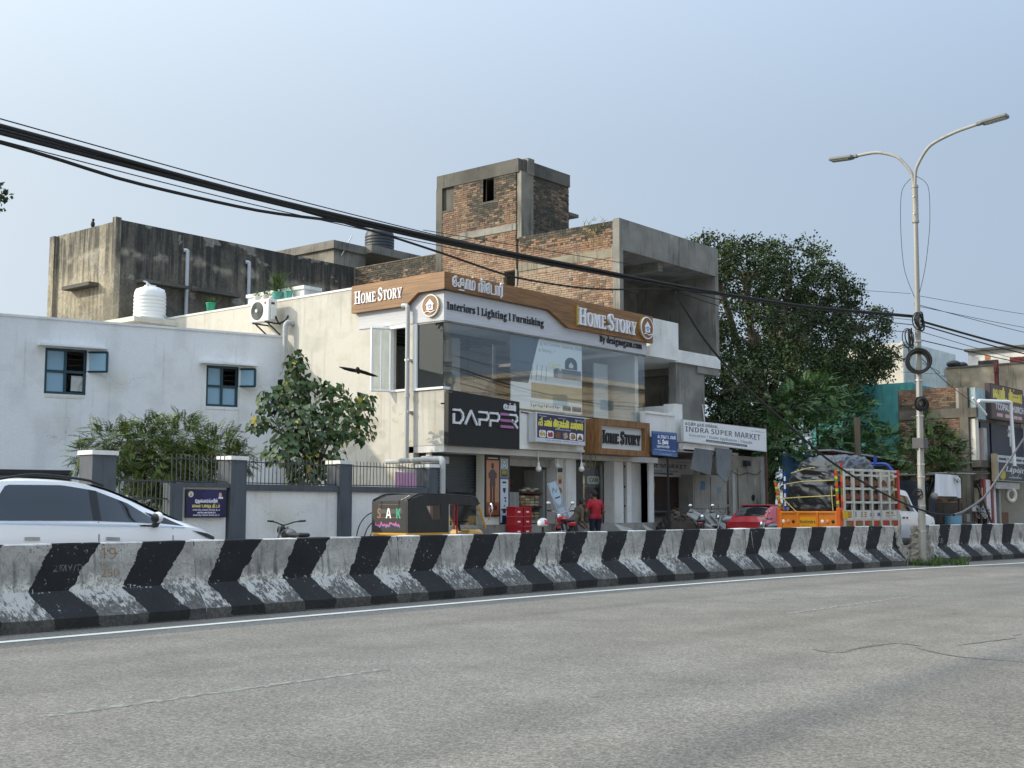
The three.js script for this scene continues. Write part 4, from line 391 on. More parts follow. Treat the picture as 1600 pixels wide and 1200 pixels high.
// ---------------------------------------------------------------- fascia signs of the furnishing shop
{ const t = thing('fascia_sign', 'wood look fascia sign with white raised letters along the street front', 'shop sign', [23.86, 6.5, -21.99], 0, null, true); const X = (x) => x - 23.86, Y = (y) => y - 6.5;
  part(t, 'wood_board', ext([[X(23.86), Y(7.77)], [X(33.86), Y(7.77)], [X(33.86), Y(6.89)], [X(29.27), Y(6.89)], [X(28.31), Y(7.31)], [X(23.86), Y(7.31)]], .02, .14), woodV);
  part(t, 'cladding_board', ext([[X(24.0), Y(6.5)], [X(33.66), Y(6.5)], [X(33.66), Y(7.28)], [X(24.0), Y(7.28)]], -.02, .018), sm.panel);
  letters(t, [['H', .52], ['OME ', .42], ['S', .52], ['TORY', .42]], X(29.68), Y(7.03), 3.12, .09, sm.white, FS, .15); part(t, 'letter_backing', ext([[X(29.64), Y(7.0)], [X(29.7), Y(7.0)], [X(29.7), Y(7.6)], [X(29.64), Y(7.6)]], .14, .2), sm.gold); emblem(t, X(33.38), Y(7.33), .37, .14, .09);
  letters(t, [['Interiors l Lighting l Furnishing', .2]], X(24.05), Y(6.8), 4.18, .025, sm.ink, FS, .02); letters(t, [['By designogam.com', .2]], X(31.02), Y(6.66), 2.36, .025, sm.ink, FS, .02); part(t, 'tamil_letters', raisedTamil('ஹோம் ஸ்டோரி', X(24.1), Y(7.41), 2.1, .25, .027, .145, .19), sm.white); }
{ const t = thing('fascia_sign', 'sunlit wood look fascia sign with white letters on the cream side wall', 'shop sign', [23.99, 6.5, -25.4], -PI / 2, null, true); const X = (z) => z + 25.4, Y = (y) => y - 6.5; // local x runs towards the street
  part(t, 'wood_board', ext([[0, Y(7.77)], [X(-21.86), Y(7.77)], [X(-21.86), Y(7.31)], [X(-22.82), Y(7.31)], [X(-23.28), Y(7.0)], [0, Y(7.0)]], .02, .16), woodV);
  part(t, 'cladding_board', ext([[X(-25.25), Y(6.55)], [X(-22.0), Y(6.5)], [X(-22.0), Y(7.28)], [X(-25.25), Y(7.28)]], -.03, .016), sm.panel);
  letters(t, [['H', .36], ['OME ', .28], ['S', .36], ['TORY', .28]], X(-25.26), Y(7.24), 1.88, .03, sm.white, FS, .16); emblem(t, X(-22.43), Y(6.92), .31, .016, .07); }
// ---------------------------------------------------------------- black DAPPER sign
{ const t = thing('shop_sign', 'black sign panel with silver and purple letters over the roller shutter', 'shop sign', [23.95, 3.18, -21.8], 0, null, true); const X = (x) => x - 23.95, Y = (y) => y - 3.18; part(t, 'panel', ext([[0, 0], [2.95, .01], [2.95, 1.33], [0, 1.46]], -.14, 0), sm.acm); part(t, 'bracket', [bar([-.1, 1.4, -.02], [.12, 1.4, .0], .035)], mat({ color: lin(.2, .13, .09) }));
  const L = mat({ color: lin(.72, .73, .76), roughness: .35 }), P = mat({ color: lin(.36, .14, .33), roughness: .4 }), w = .055; const pl = (pts) => { const gs = []; for (let i = 1; i < pts.length; i++) { const [a, b] = [pts[i - 1], pts[i]], dx = b[0] - a[0], dy = b[1] - a[1]; gs.push(new THREE.BoxGeometry(Math.hypot(dx, dy) + w * .96, w, .05).rotateZ(Math.atan2(dy, dx)).translate((a[0] + b[0]) / 2, (a[1] + b[1]) / 2, .03 - (i % 2) * .003)); } return gs; };
  const y0 = .6, y1 = .94, cap = (x, l) => [x + l, 0]; const D = .36;
  part(t, 'letter', pl([[.18, y0 + .22], [.18, y0], [.18 + D * .65, y0], [.18 + D * .95, y0 + .1], [.18 + D, y0 + .17], [.18 + D * .95, y1 - .08], [.18 + D * .65, y1], [.18, y1]]), L); part(t, 'letter', pl([[.64, y0], [.86, y1], [1.08, y0]]), L); for (const x of [1.2, 1.65]) part(t, 'letter', pl([[x, y0], [x, y0 + .14], [x + .3, y0 + .14], [x + .36, y0 + .2], [x + .36, y1 - .06], [x + .3, y1], [x, y1]]), L);
  for (const [y, l] of [[y1, .36], [(y0 + y1) / 2, .46], [y0, .58]]) part(t, 'letter_bar', ext([[2.08, y - .035], [2.08 + l, y - .035], [2.08 + l - .05, y + .035], [2.08, y + .035]], .004, .05), P); part(t, 'letter', pl([[2.48, y1], [2.74, y1], [2.8, y1 - .06], [2.8, y0 + .2], [2.72, y0 + .15], [2.62, y0 + .15]]), L); part(t, 'letter', pl([[2.6, y0 + .18], [2.8, y0]]), L);
  part(t, 'tamil_letters', raisedTamil('டேப்பர்', 2.24, 1.08, .52, .12, .028, .004, .04), sm.white); }
// ---------------------------------------------------------------- white valance with the snack shop's light box
{ const t = thing('sign_valance', 'white sheet metal valance carrying the snack shop light box', 'valance', [26.9, 3.22, -21.95], 0, null, true); part(t, 'board', ext([[0, 0], [3.4, .01], [3.42, 1.0], [.04, 1.06]], -.05, .1), M.white); part(t, 'lower_lip', ext([[0, -.02], [3.4, -.01], [3.4, .06], [0, .05]], .1, .14), M.white); part(t, 'bracket', bar([.1, 1.02, .1], [.5, 1.0, .12], .03), M.black); }
{ const tx = ctex(1024, 512, (g, W, H) => { g.fillStyle = '#1d2350'; g.fillRect(0, 0, W, H); g.fillStyle = '#262d63'; g.fillRect(0, 300, W, 140); drawTamil(g, 'ஸ்ரீ சாய் ஸ்நாக்ஸ் கார்னர்', 26, 116, 960, 96, '#e0d84a', 2.3); g.fillStyle = '#c9cfe6'; g.font = 'bold 34px sans-serif'; scrib(g, 24, 54, 180, 30, '#c9cfe6', 1); scrib(g, 810, 60, 180, 30, '#c9cfe6', 2); scrib(g, 420, 54, 190, 18, '#c9cfe6', 3); g.font = 'bold 36px serif'; g.fillText('Wholesale & Retail', 370, 272); g.fillStyle = '#c8cdd6'; g.fillRect(0, 446, W, 66); g.fillStyle = '#3a4470'; g.font = 'bold 30px sans-serif'; scrib(g, 170, 490, 720, 26, '#3a4470', 4);
    const C = [['#e4e6ea', '#b99a3c'], ['#f0eeea', '#8e1f24'], ['#3a3638', '#7a4a2e'], ['#3b3a44', '#c9a48f'], ['#eeeae2', '#8a5a30'], ['#eceae6', '#7a3a22']]; const R = rng(3); C.forEach(([p, f], i) => { const x = 40 + i * 162; g.fillStyle = p; g.beginPath(); g.roundRect(x, 300, 140, 136, 34); g.fill(); if (i === 5) { g.fillStyle = f; g.beginPath(); g.moveTo(x + 70, 320); g.lineTo(x + 130, 420); g.lineTo(x + 10, 420); g.fill(); } else for (let k = 0; k < 60; k++) { g.fillStyle = f; g.globalAlpha = .4 + R() * .6; g.beginPath(); const a = R() * 7, q = Math.sqrt(R()) * 52; g.ellipse(x + 70 + Math.cos(a) * q, 368 + Math.sin(a) * q, 10 + R() * 8, 7 + R() * 5, a, 0, 7); g.fill(); } g.globalAlpha = 1; }); });
  const t = thing('light_box_sign', 'blue snack shop light box sign with yellow Tamil writing and food pictures', 'shop sign', [27.2, 3.4, -21.8], 0, null, true); const b = rbx(.1, 2.46, 0, .84, -.02, .27, .02); b.applyMatrix4(new THREE.Matrix4().makeRotationZ(-.012)); part(t, 'box', b, sm.alu); const f = face(.15, 2.41, .03, .81, .273); f.rotateZ(-.012); part(t, 'printed_face', f, mat({ map: tx, roughness: .35 })); }
// ---------------------------------------------------------------- wood framed HOME STORY box over the door
{ const t = thing('shop_sign', 'wood framed grey box sign with black letters over the middle door', 'shop sign', [30.0, 3.16, -21.95], 0, null, true); const w = 2.78, h = 1.05; part(t, 'wood_frame', [bx(0, w, h - .19, h, 0, .64), bx(0, w, 0, .17, 0, .64), bx(0, .18, .17, h - .19, 0, .64), bx(w - .3, w, .17, h - .19, 0, .64)], mat({ color: lin(.74, .76, .8), map: (() => { const c = clone(T.wood, 1 / .8, 1 / 1.6); c.rotation = PI / 2; return c; })(), roughness: .5 })); part(t, 'grey_face', bx(.18, w - .3, .17, h - .19, 0, .52), mat({ color: lin(.6, .62, .63), roughness: .5 })); letters(t, [['H', .40], ['OME ', .32], ['S', .40], ['TORY', .32]], .2, .33, 2.2, .05, sm.ink, FS, .52); }
// ---------------------------------------------------------------- market signs to the right
{ const ms = (W, H, cut) => ctex(W, H, (g) => { g.fillStyle = '#e6e9ea'; g.fillRect(0, 0, W, H); const R = rng(12); for (let i = 0; i < 50; i++) { g.fillStyle = `rgba(120,118,110,${.03 + R() * .06})`; g.fillRect(R() * W, R() * H, 30 + R() * 120, 3 + R() * 30); } drawTamil(g, 'இந்திரா சூப்பர் மார்க்கெட்', 20, 22, W * .38, 26, '#5d5f63', 2); g.fillStyle = '#666a72'; g.font = 'bold 78px sans-serif'; g.save(); g.translate(18, 122); g.scale(W / 1024 * 1.12, 1); g.fillText('INDRA SUPER MARKET', 0, 0); g.restore(); g.fillStyle = '#4e7385'; g.font = 'bold 36px serif'; g.save(); g.translate(60, 172); g.scale(1.08, 1); g.fillText('Groceries | Home Appliances | Utensils', 0, 0); g.restore(); g.fillStyle = '#666a6e'; g.fillRect(W * .25, 186, W * .5, 24); g.fillStyle = '#c6cacb'; g.font = '18px sans-serif'; scrib(g, W * .27, 206, W * .45, 14, '#c6cacb', 5); g.fillStyle = '#8a8d88'; g.font = '22px sans-serif'; scrib(g, W * .8, 44, W * .17, 18, '#8a8d88', 6); });
  const t = thing('market_sign', 'long pale market sign board with grey capitals above the hanging sheets', 'shop sign', [35.06, 3.6, -21.5], 0, null, true); part(t, 'board', ext([[0, .14], [5.75, 0], [5.75, .84], [0, .87]], -.08, 0), sm.alu); const g = new THREE.BufferGeometry(); g.setAttribute('position', new THREE.Float32BufferAttribute([.03, .16, .006, 5.72, .02, .006, 5.72, .82, .006, .03, .85, .006], 3)); g.setAttribute('uv', new THREE.Float32BufferAttribute([0, 0, 1, 0, 1, 1, 0, 1], 2)); g.setIndex([0, 1, 2, 0, 2, 3]); g.computeVertexNormals(); part(t, 'printed_face', g, mat({ map: ms(1024, 228), roughness: .5 })); part(t, 'post', bar([5.78, -3.3, -.05], [5.78, 1.0, -.05], .07), mat({ color: lin(.10, .055, .04) })); part(t, 'under_beam', bx(.2, 3.2, -.16, .1, -.3, -.1), M.white);
  const s2 = thing('market_sign', 'second pale market sign half hidden over the brown shutter', 'shop sign', [32.6, 2.63, -22.8], 0, null, true); part(s2, 'board', bx(0, 5.2, 0, .62, -.06, 0), sm.alu); part(s2, 'printed_face', face(.02, 5.18, .02, .6, .005), mat({ map: ms(1024, 228), color: lin(.7, .7, .7), roughness: .5 })); }
{ const tx = ctex(512, 256, (g, W, H) => { g.fillStyle = '#28477f'; g.fillRect(0, 0, W, H); g.fillStyle = '#4a6d9c'; g.fillRect(0, 0, W, 26); g.fillRect(0, 214, W, 42); drawTamil(g, 'இ ராஜா உ மகன்', 110, 40, 380, 30, '#e8ecf2', 2.4); drawTamil(g, 'உட் நிலை', 110, 96, 220, 34, '#ffffff', 2.6); drawTamil(g, 'முதலமைச்சரின்', 90, 150, 260, 20, '#e8ecf2', 2.4); g.fillStyle = '#dfe6ee'; g.font = '20px sans-serif'; scrib(g, 30, 206, 440, 18, '#dfe6ee', 7); scrib(g, 150, 246, 240, 14, '#c5d2e2', 8); });
  const t = thing('notice_board', 'blue notice board with white Tamil writing on a thin iron post', 'notice board', [32.75, .3, -21.2], 0, null, true); part(t, 'board', ext([[0, 2.92], [1.47, 2.89], [1.44, 3.67], [0, 3.66]], -.03, 0), mat({ color: lin(.05, .10, .24) })); const g = new THREE.BufferGeometry(); g.setAttribute('position', new THREE.Float32BufferAttribute([0, 2.92, .004, 1.47, 2.89, .004, 1.44, 3.67, .004, 0, 3.66, .004], 3)); g.setAttribute('uv', new THREE.Float32BufferAttribute([0, 0, 1, 0, 1, 1, 0, 1], 2)); g.setIndex([0, 1, 2, 0, 2, 3]); g.computeVertexNormals(); part(t, 'printed_face', g, mat({ map: tx, roughness: .5 })); part(t, 'post', bar([.98, -.2, -.06], [.98, 3.3, -.06], .05), M.black); part(t, 'brace', bar([.3, 2.62, -.06], [.98, 2.62, -.06], .03), M.black); }
// ---------------------------------------------------------------- compound wall with railings
const WZ = -20.5; {
  const t = thing('compound_wall', 'white compound wall with dark grey piers and iron railings in front of the house', 'wall', [17, FR, WZ]); const G = M.wallGrey, zt = WZ + .0, zb = WZ - .22, base = .2;
  const panel = (a, b) => { part(t, 'wall_panel', bx(a, b, base, 1.9, zb + .03, zt - .05), M.white); part(t, 'rail_band', bx(a, b, 1.9, 2.03, zb, zt), G); };
  part(t, 'wall_panel', bx(14.85, 15.9, base, 1.95, zb + .04, zt - .06), M.white); part(t, 'panel_frame', [bx(14.5, 14.8, base, 2.03, zb, zt + .01), bx(14.8, 15.92, 1.95, 2.04, zb, zt + .01)], G);
  panel(16.34, 18.93); panel(19.3, 21.9);
  for (const [a, b] of [[12.78, 13.28], [15.94, 16.34], [18.93, 19.3], [21.82, 22.12]]) { part(t, 'pier', bx(a, b, base, a > 21 ? 2.5 : 2.52, zb - .18, zt + .03), G); part(t, 'pier_cap', bx(a - .03, b + .03, 2.52, 2.6, zb - .21, zt + .06), M.white); }
  const barG = new THREE.CylinderGeometry(.009, .009, .56, 6), barL = new THREE.CylinderGeometry(.009, .009, 1.25, 6), tip = mat({ color: lin(.06, .065, .07), roughness: .6 }), R = rng(21);
  const rail = (a, b, y0, y1, bg, st) => { for (const y of [y0 + .03, y1 - .07]) part(t, 'rail', bar([a, y, WZ - .11], [b, y, WZ - .11], .022, .012), tip); for (let x = a + st * .6; x < b; x += st) { const m = inst(t, 'railing_bar', bg, tip, x, (y0 + y1) / 2 + .02, WZ - .11); m.rotation.z = (R() - .5) * .05; m.rotation.x = (R() - .5) * .05; } };
  rail(16.34, 18.93, 2.03, 2.56, barG, .105); rail(19.3, 21.82, 2.03, 2.56, barG, .105); rail(14.55, 15.94, 2.04, 2.58, barG, .105);
  const gt = thing('iron_gate', 'dark iron bar gate between the first pier and the notice panel', 'gate', [13.9, FR, WZ]); for (const y of [.5, 1.4, 1.72, 2.06]) part(gt, 'gate_rail', bar([13.3, y, WZ - .11], [14.5, y, WZ - .11], .03, .02), tip); for (let x = 13.36; x < 14.5; x += .1) inst(gt, 'gate_bar', new THREE.CylinderGeometry(.009, .009, 1.7, 6), tip, x, 1.25, WZ - .11);
  const tx = ctex(512, 300, (g, W, H) => { const gr = '#1c1a4c'; g.fillStyle = gr; g.fillRect(0, 0, W, H); g.fillStyle = '#22255e'; g.beginPath(); g.ellipse(330, 60, 130, 60, 0, 0, 7); g.fill(); g.fillStyle = '#cfcab2'; g.beginPath(); g.arc(52, 48, 34, 0, 7); g.fill(); g.fillStyle = '#8d8a66'; g.beginPath(); g.moveTo(52, 24); g.lineTo(66, 68); g.lineTo(38, 68); g.fill(); g.fillStyle = '#c9a892'; g.beginPath(); g.ellipse(438, 52, 20, 28, 0, 0, 7); g.fill(); g.fillStyle = '#e6e4ea'; g.fillRect(414, 74, 62, 22); drawTamil(g, 'முதலமைச்சரின்', 108, 108, 300, 30, '#f2f0f4', 2.3); drawTamil(g, 'காலை உணவுத் திட்டம்', 70, 166, 370, 26, '#e6d873', 2.3); for (const [y, x, w] of [[216, 80, 360], [246, 140, 240], [274, 84, 350]]) drawTamil(g, 'அமாமண சிறப்பு உணவகம் நிலையம் திட்டம்', x, y, w, 13, '#eceaf2', 2.2); });
  const nb = thing('notice_board', 'dark blue Tamil notice board fixed to the white panel of the compound wall', 'notice board', [14.85, 1.33, WZ - .02], 0, null, true); part(nb, 'board', bx(.02, 1.0, .02, .58, 0, .03), M.black); part(nb, 'printed_face', face(.04, .98, .035, .565, .034), mat({ map: tx, roughness: .4 }));
  single('pink_door', 'pink corrugated sheet seen through the railings near the drain pipe', 'sheet', [...Array(14)].map((_, i) => ext([[0, 1.2], [.06, 1.2], [.06, 2.45], [0, 2.45]], 0, .02 + (i % 2) * .02).translate(22.2 + i * .062, 0, -22.0)), mat({ color: lin(.62, .34, .52), roughness: .6 }));
  const tv = thing('cable_hoop', 'thin black hoops of pipe leaning on the compound wall behind the rickshaw', 'pipe hoops', [19.9, FR, -20.2]); for (const [x, r] of [[19.85, 1.1], [19.95, .86], [20.08, .78]]) part(tv, 'hoop', new THREE.TorusGeometry(r * .55, .013, 6, 30, PI).translate(x, .85 - (1.1 - r) * .2, -20.25), M.rubber); }
// ---------------------------------------------------------------- cars
const cr = (a, b, c, d, t) => .5 * (2 * b + (c - a) * t + (2 * a - 5 * b + 4 * c - d) * t * t + (3 * b - a - 3 * c + d) * t * t * t);
function carShape(st) { // stations [x, sill, belt, top, halfBelt, halfTop]
  const at = (x) => { let i = 0; while (i < st.length - 2 && x > st[i + 1][0]) i++; const t = cl((x - st[i][0]) / (st[i + 1][0] - st[i][0])), g = (k) => st[cl(k, 0, st.length - 1)]; return [0, 1, 2, 3, 4, 5].map((k) => k === 0 ? x : cl(cr(g(i - 1)[k], g(i)[k], g(i + 1)[k], g(i + 2)[k], t), Math.min(g(i)[k], g(i + 1)[k]) - .01, Math.max(g(i)[k], g(i + 1)[k]) + .01)); };
  const ring = (x) => { const [, s, b, t, wb, wt] = at(x), h = t - b; return [[0, s], [wb * .86, s], [wb * .955, s + .08], [wb, s + (b - s) * .45], [wb * .995, b - .07], [wb * .975, b], [mix(wb * .965, wt, .45), b + h * .42], [mix(wb * .95, wt, .8), b + h * .75], [wt * .98, t - Math.min(.05, h * .3)], [wt * .82, t - Math.min(.018, h * .1)], [0, t]]; };
  const half = (x, y) => { const r = ring(x); for (let i = 3; i < r.length - 1; i++) if (y <= r[i + 1][1]) { const q = r[i + 1][1] - r[i][1]; return q < 1e-4 ? r[i][0] : mix(r[i][0], r[i + 1][0], cl((y - r[i][1]) / q)); } return r[9][0]; };
  const body = (n = 60) => { const x0 = st[0][0], x1 = st[st.length - 1][0], P = [], I = [], m = 21; for (let i = 0; i <= n; i++) { const x = mix(x0, x1, i / n), r = ring(x); const q = [...r.map(([w, y]) => [w, y]), ...r.slice(0, -1).reverse().map(([w, y]) => [-w, y])]; q.forEach(([w, y]) => P.push(x, y, w)); if (i) for (let j = 0; j < m - 1; j++) { const a = (i - 1) * m + j, b = i * m + j; I.push(a, b, a + 1, b, b + 1, a + 1); } }
    for (const i of [0, n]) { const c = P.length / 3, x = i ? x1 : x0; P.push(x, (at(x)[1] + at(x)[3]) / 2, 0); for (let j = 0; j < m - 1; j++) i ? I.push(i * m + j, c, i * m + j + 1) : I.push(j, j + 1, c); }
    const g = new THREE.BufferGeometry(); g.setAttribute('position', new THREE.Float32BufferAttribute(P, 3)); g.setIndex(I); g.computeVertexNormals(); return toCreasedNormals(g, .6); };
  const patch = (pts, s = 1, off = .008) => { const sh = new THREE.Shape(pts.map((p) => new THREE.Vector2(...p))), sg = new THREE.ExtrudeGeometry(sh, { depth: .001, bevelEnabled: false, steps: 1 }); // fine triangles along x
    const xs = pts.map((p) => p[0]), ys = pts.map((p) => p[1]), x0 = Math.min(...xs), x1 = Math.max(...xs), N = 26, P = [], I = []; const cut = (x) => { const q = []; for (let i = 0; i < pts.length; i++) { const [ax, ay] = pts[i], [bx_, by] = pts[(i + 1) % pts.length]; if ((ax - x) * (bx_ - x) <= 0 && Math.abs(ax - bx_) > 1e-6) q.push(ay + (by - ay) * (x - ax) / (bx_ - ax)); } return [Math.min(...q), Math.max(...q)]; };
    for (let i = 0; i <= N; i++) { const x = mix(x0 + 1e-4, x1 - 1e-4, i / N), [a, b] = cut(x); for (let j = 0; j <= 4; j++) { const y = mix(a, b, j / 4); P.push(x, y, s * (half(x, y) + off)); } if (i) for (let j = 0; j < 4; j++) { const p = (i - 1) * 5 + j, q = i * 5 + j; s > 0 ? I.push(p, q, p + 1, q, q + 1, p + 1) : I.push(p, p + 1, q, q, p + 1, q + 1); } }
    const g = new THREE.BufferGeometry(); g.setAttribute('position', new THREE.Float32BufferAttribute(P, 3)); g.setIndex(I); g.computeVertexNormals(); return g; };
  const over = (x0, x1, k0, k1, off = .01) => { const P = [], I = []; for (let i = 0; i <= 16; i++) { const x = mix(x0, x1, i / 16), [, , , t, , wt] = at(x), w = wt * mix(k0, k1, i / 16); for (let j = 0; j <= 10; j++) { const s = j / 5 - 1; P.push(x, t + off - .022 * s * s, w * s); } if (i) for (let j = 0; j < 10; j++) { const p = (i - 1) * 11 + j, q = p + 11; I.push(p, p + 1, q, q, p + 1, q + 1); } } const g = new THREE.BufferGeometry(); g.setAttribute('position', new THREE.Float32BufferAttribute(P, 3)); g.setIndex(I); g.computeVertexNormals(); return g; };
  return { at, half, body, patch, over }; }
function wheel(t, x, z, r, w, rimM = M.steel) { const tr = part(t, 'wheel', new THREE.TorusGeometry(r - w * .35, w * .38, 12, 32).scale(1, 1, 1.25).translate(x, r, z), M.rubber); part(tr, 'rim', new THREE.CylinderGeometry(r * .66, r * .66, w * .7, 24).rotateX(PI / 2).translate(x, r, z), rimM); return tr; }
const paint = (r, g, b) => mat({ phys: true, color: lin(r, g, b), roughness: .42, clearcoat: .9, clearcoatRoughness: .06 });
{ const t = thing('car', 'white people carrier driving behind the barrier at the far left', 'car', [8.12, FR, -17.05], 0, null, true);
  const C = carShape([[0, .35, .95, 1.05, .80, .70], [.1, .28, 1.1, 1.5, .87, .70], [.45, .24, 1.12, 1.7, .90, .70], [.95, .22, 1.12, 1.755, .905, .70], [1.6, .22, 1.11, 1.75, .905, .70], [2.1, .22, 1.10, 1.69, .905, .69], [2.65, .22, 1.09, 1.53, .905, .68], [3.33, .24, 1.06, 1.27, .90, .70], [3.75, .25, 1.03, 1.115, .87, .68], [4.1, .26, .96, 1.03, .79, .60], [4.35, .3, .88, .96, .66, .48], [4.52, .34, .78, .86, .46, .34], [4.6, .42, .66, .74, .28, .2]]);
  const white = paint(.88, .89, .91); const body = part(t, 'body', C.body(80), white);
  for (const s of [1, -1]) { part(t, 'side_window', C.patch([[.35, 1.16], [2.02, 1.145], [2.02, 1.6], [1.6, 1.655], [.75, 1.65]], s), M.carGlass); part(t, 'side_window', C.patch([[2.16, 1.14], [3.2, 1.10], [2.68, 1.40], [2.16, 1.575]], s), M.carGlass); part(t, 'window_pillar', C.patch([[2.02, 1.145], [2.16, 1.14], [2.16, 1.58], [2.02, 1.6]], s), M.black); part(t, 'quarter_window', C.patch([[3.2, 1.10], [3.62, 1.055], [3.3, 1.19], [2.95, 1.27]], s, .01), M.black); part(t, 'window_trim', C.patch([[.35, 1.125], [3.62, 1.03], [3.62, 1.055], [.35, 1.16]], s, .012), M.chrome);
    part(t, 'door_gap', C.patch([[2.10, .3], [2.115, .3], [2.115, 1.13], [2.10, 1.13]], s, .004), M.black); part(t, 'door_gap', C.patch([[3.38, .3], [3.395, .3], [3.395, 1.03], [3.38, 1.03]], s, .004), M.black); part(t, 'door_handle', C.patch([[2.22, .86], [2.45, .85], [2.45, .9], [2.22, .91]], s, .012), M.lightGrey); part(t, 'door_handle', C.patch([[.95, .88], [1.18, .875], [1.18, .925], [.95, .93]], s, .012), M.lightGrey); part(t, 'headlight', C.patch([[3.75, .985], [4.1, .935], [4.34, .87], [4.3, .82], [4.05, .88]], s, .012), M.black); part(t, 'headlight_lens', C.patch([[4.0, .905], [4.3, .85], [4.28, .825], [4.05, .875]], s, .018), M.clear);
    part(t, 'roof_rail', tube([[.5, 1.70, s * .67], [1.2, 1.80, s * .66], [2.0, 1.74, s * .66], [2.3, 1.66, s * .66]], .022, 16, 6), M.black); const mi = part(t, 'door_mirror', [ball(3.02, 1.19, s * 1.02, .1, .7, .85, 1.05)], white); part(mi, 'mirror_base', [bar([3.05, 1.06, s * .9], [3.03, 1.14, s * 1.0], .08, .06), ball(2.97, 1.18, s * 1.02, .085, .5, .85, 1.05)], M.black); }
  part(t, 'windscreen', C.over(2.12, 3.72, .93, 1.05), M.carGlass); part(t, 'sunroof', C.over(.7, 1.95, .7, .7, .004), M.carGlass); part(t, 'seat', [rbx(1.1, 1.3, .6, 1.35, .15, .65, .05), rbx(2.3, 2.5, .6, 1.3, .15, .6, .05)], M.black); wheel(t, .95, .78, .33, .22); wheel(t, .95, -.78, .33, .22); wheel(t, 3.75, .78, .33, .22); wheel(t, 3.75, -.78, .33, .22); }
{ const t = thing('car', 'small red hatchback parked behind the barrier beside the orange pickup', 'car', [35.3, FR, -19.35], 0, null, true);
  const C = carShape([[0, .35, .85, .93, .70, .62], [.06, .28, .9, 1.0, .78, .60], [.2, .24, .93, 1.16, .80, .58], [.5, .22, .95, 1.38, .82, .57], [.8, .22, .95, 1.46, .82, .57], [1.6, .22, .94, 1.49, .83, .58], [2.3, .22, .93, 1.42, .83, .57], [2.9, .22, .92, 1.12, .82, .60], [3.2, .24, .9, .97, .80, .62], [3.6, .28, .8, .88, .74, .58], [3.78, .36, .62, .7, .6, .5]]); const red = paint(.42, .012, .022); part(t, 'body', C.body(70), red);
  for (const s of [1, -1]) { part(t, 'side_window', C.patch([[.55, 1.0], [2.75, .97], [2.3, 1.34], [.9, 1.39]], s), M.carGlass); part(t, 'tail_light', C.patch([[.03, .62], [.26, .66], [.26, .92], [.08, .9]], s, .01), mat({ color: lin(.3, .01, .01), roughness: .2 })); part(t, 'door_mirror', ball(2.55, 1.05, s * .92, .09, .7, .8, 1), red); }
  part(t, 'rear_window', C.over(.16, .62, .86, .9, .014), M.carGlass); part(t, 'windscreen', C.over(2.32, 3.05, .9, 1), M.carGlass); part(t, 'spoiler', rbx(.55, .8, 1.43, 1.47, -.5, .5, .015), red); part(t, 'wiper', bar([.2, 1.12, -.1], [.2, 1.12, .3], .02), M.black); part(t, 'antenna', rod([.8, 1.46, 0], [.65, 1.66, 0], .006), M.black); wheel(t, .6, .7, .28, .18); wheel(t, .6, -.7, .28, .18); wheel(t, 3.05, .7, .28, .18); wheel(t, 3.05, -.7, .28, .18); }
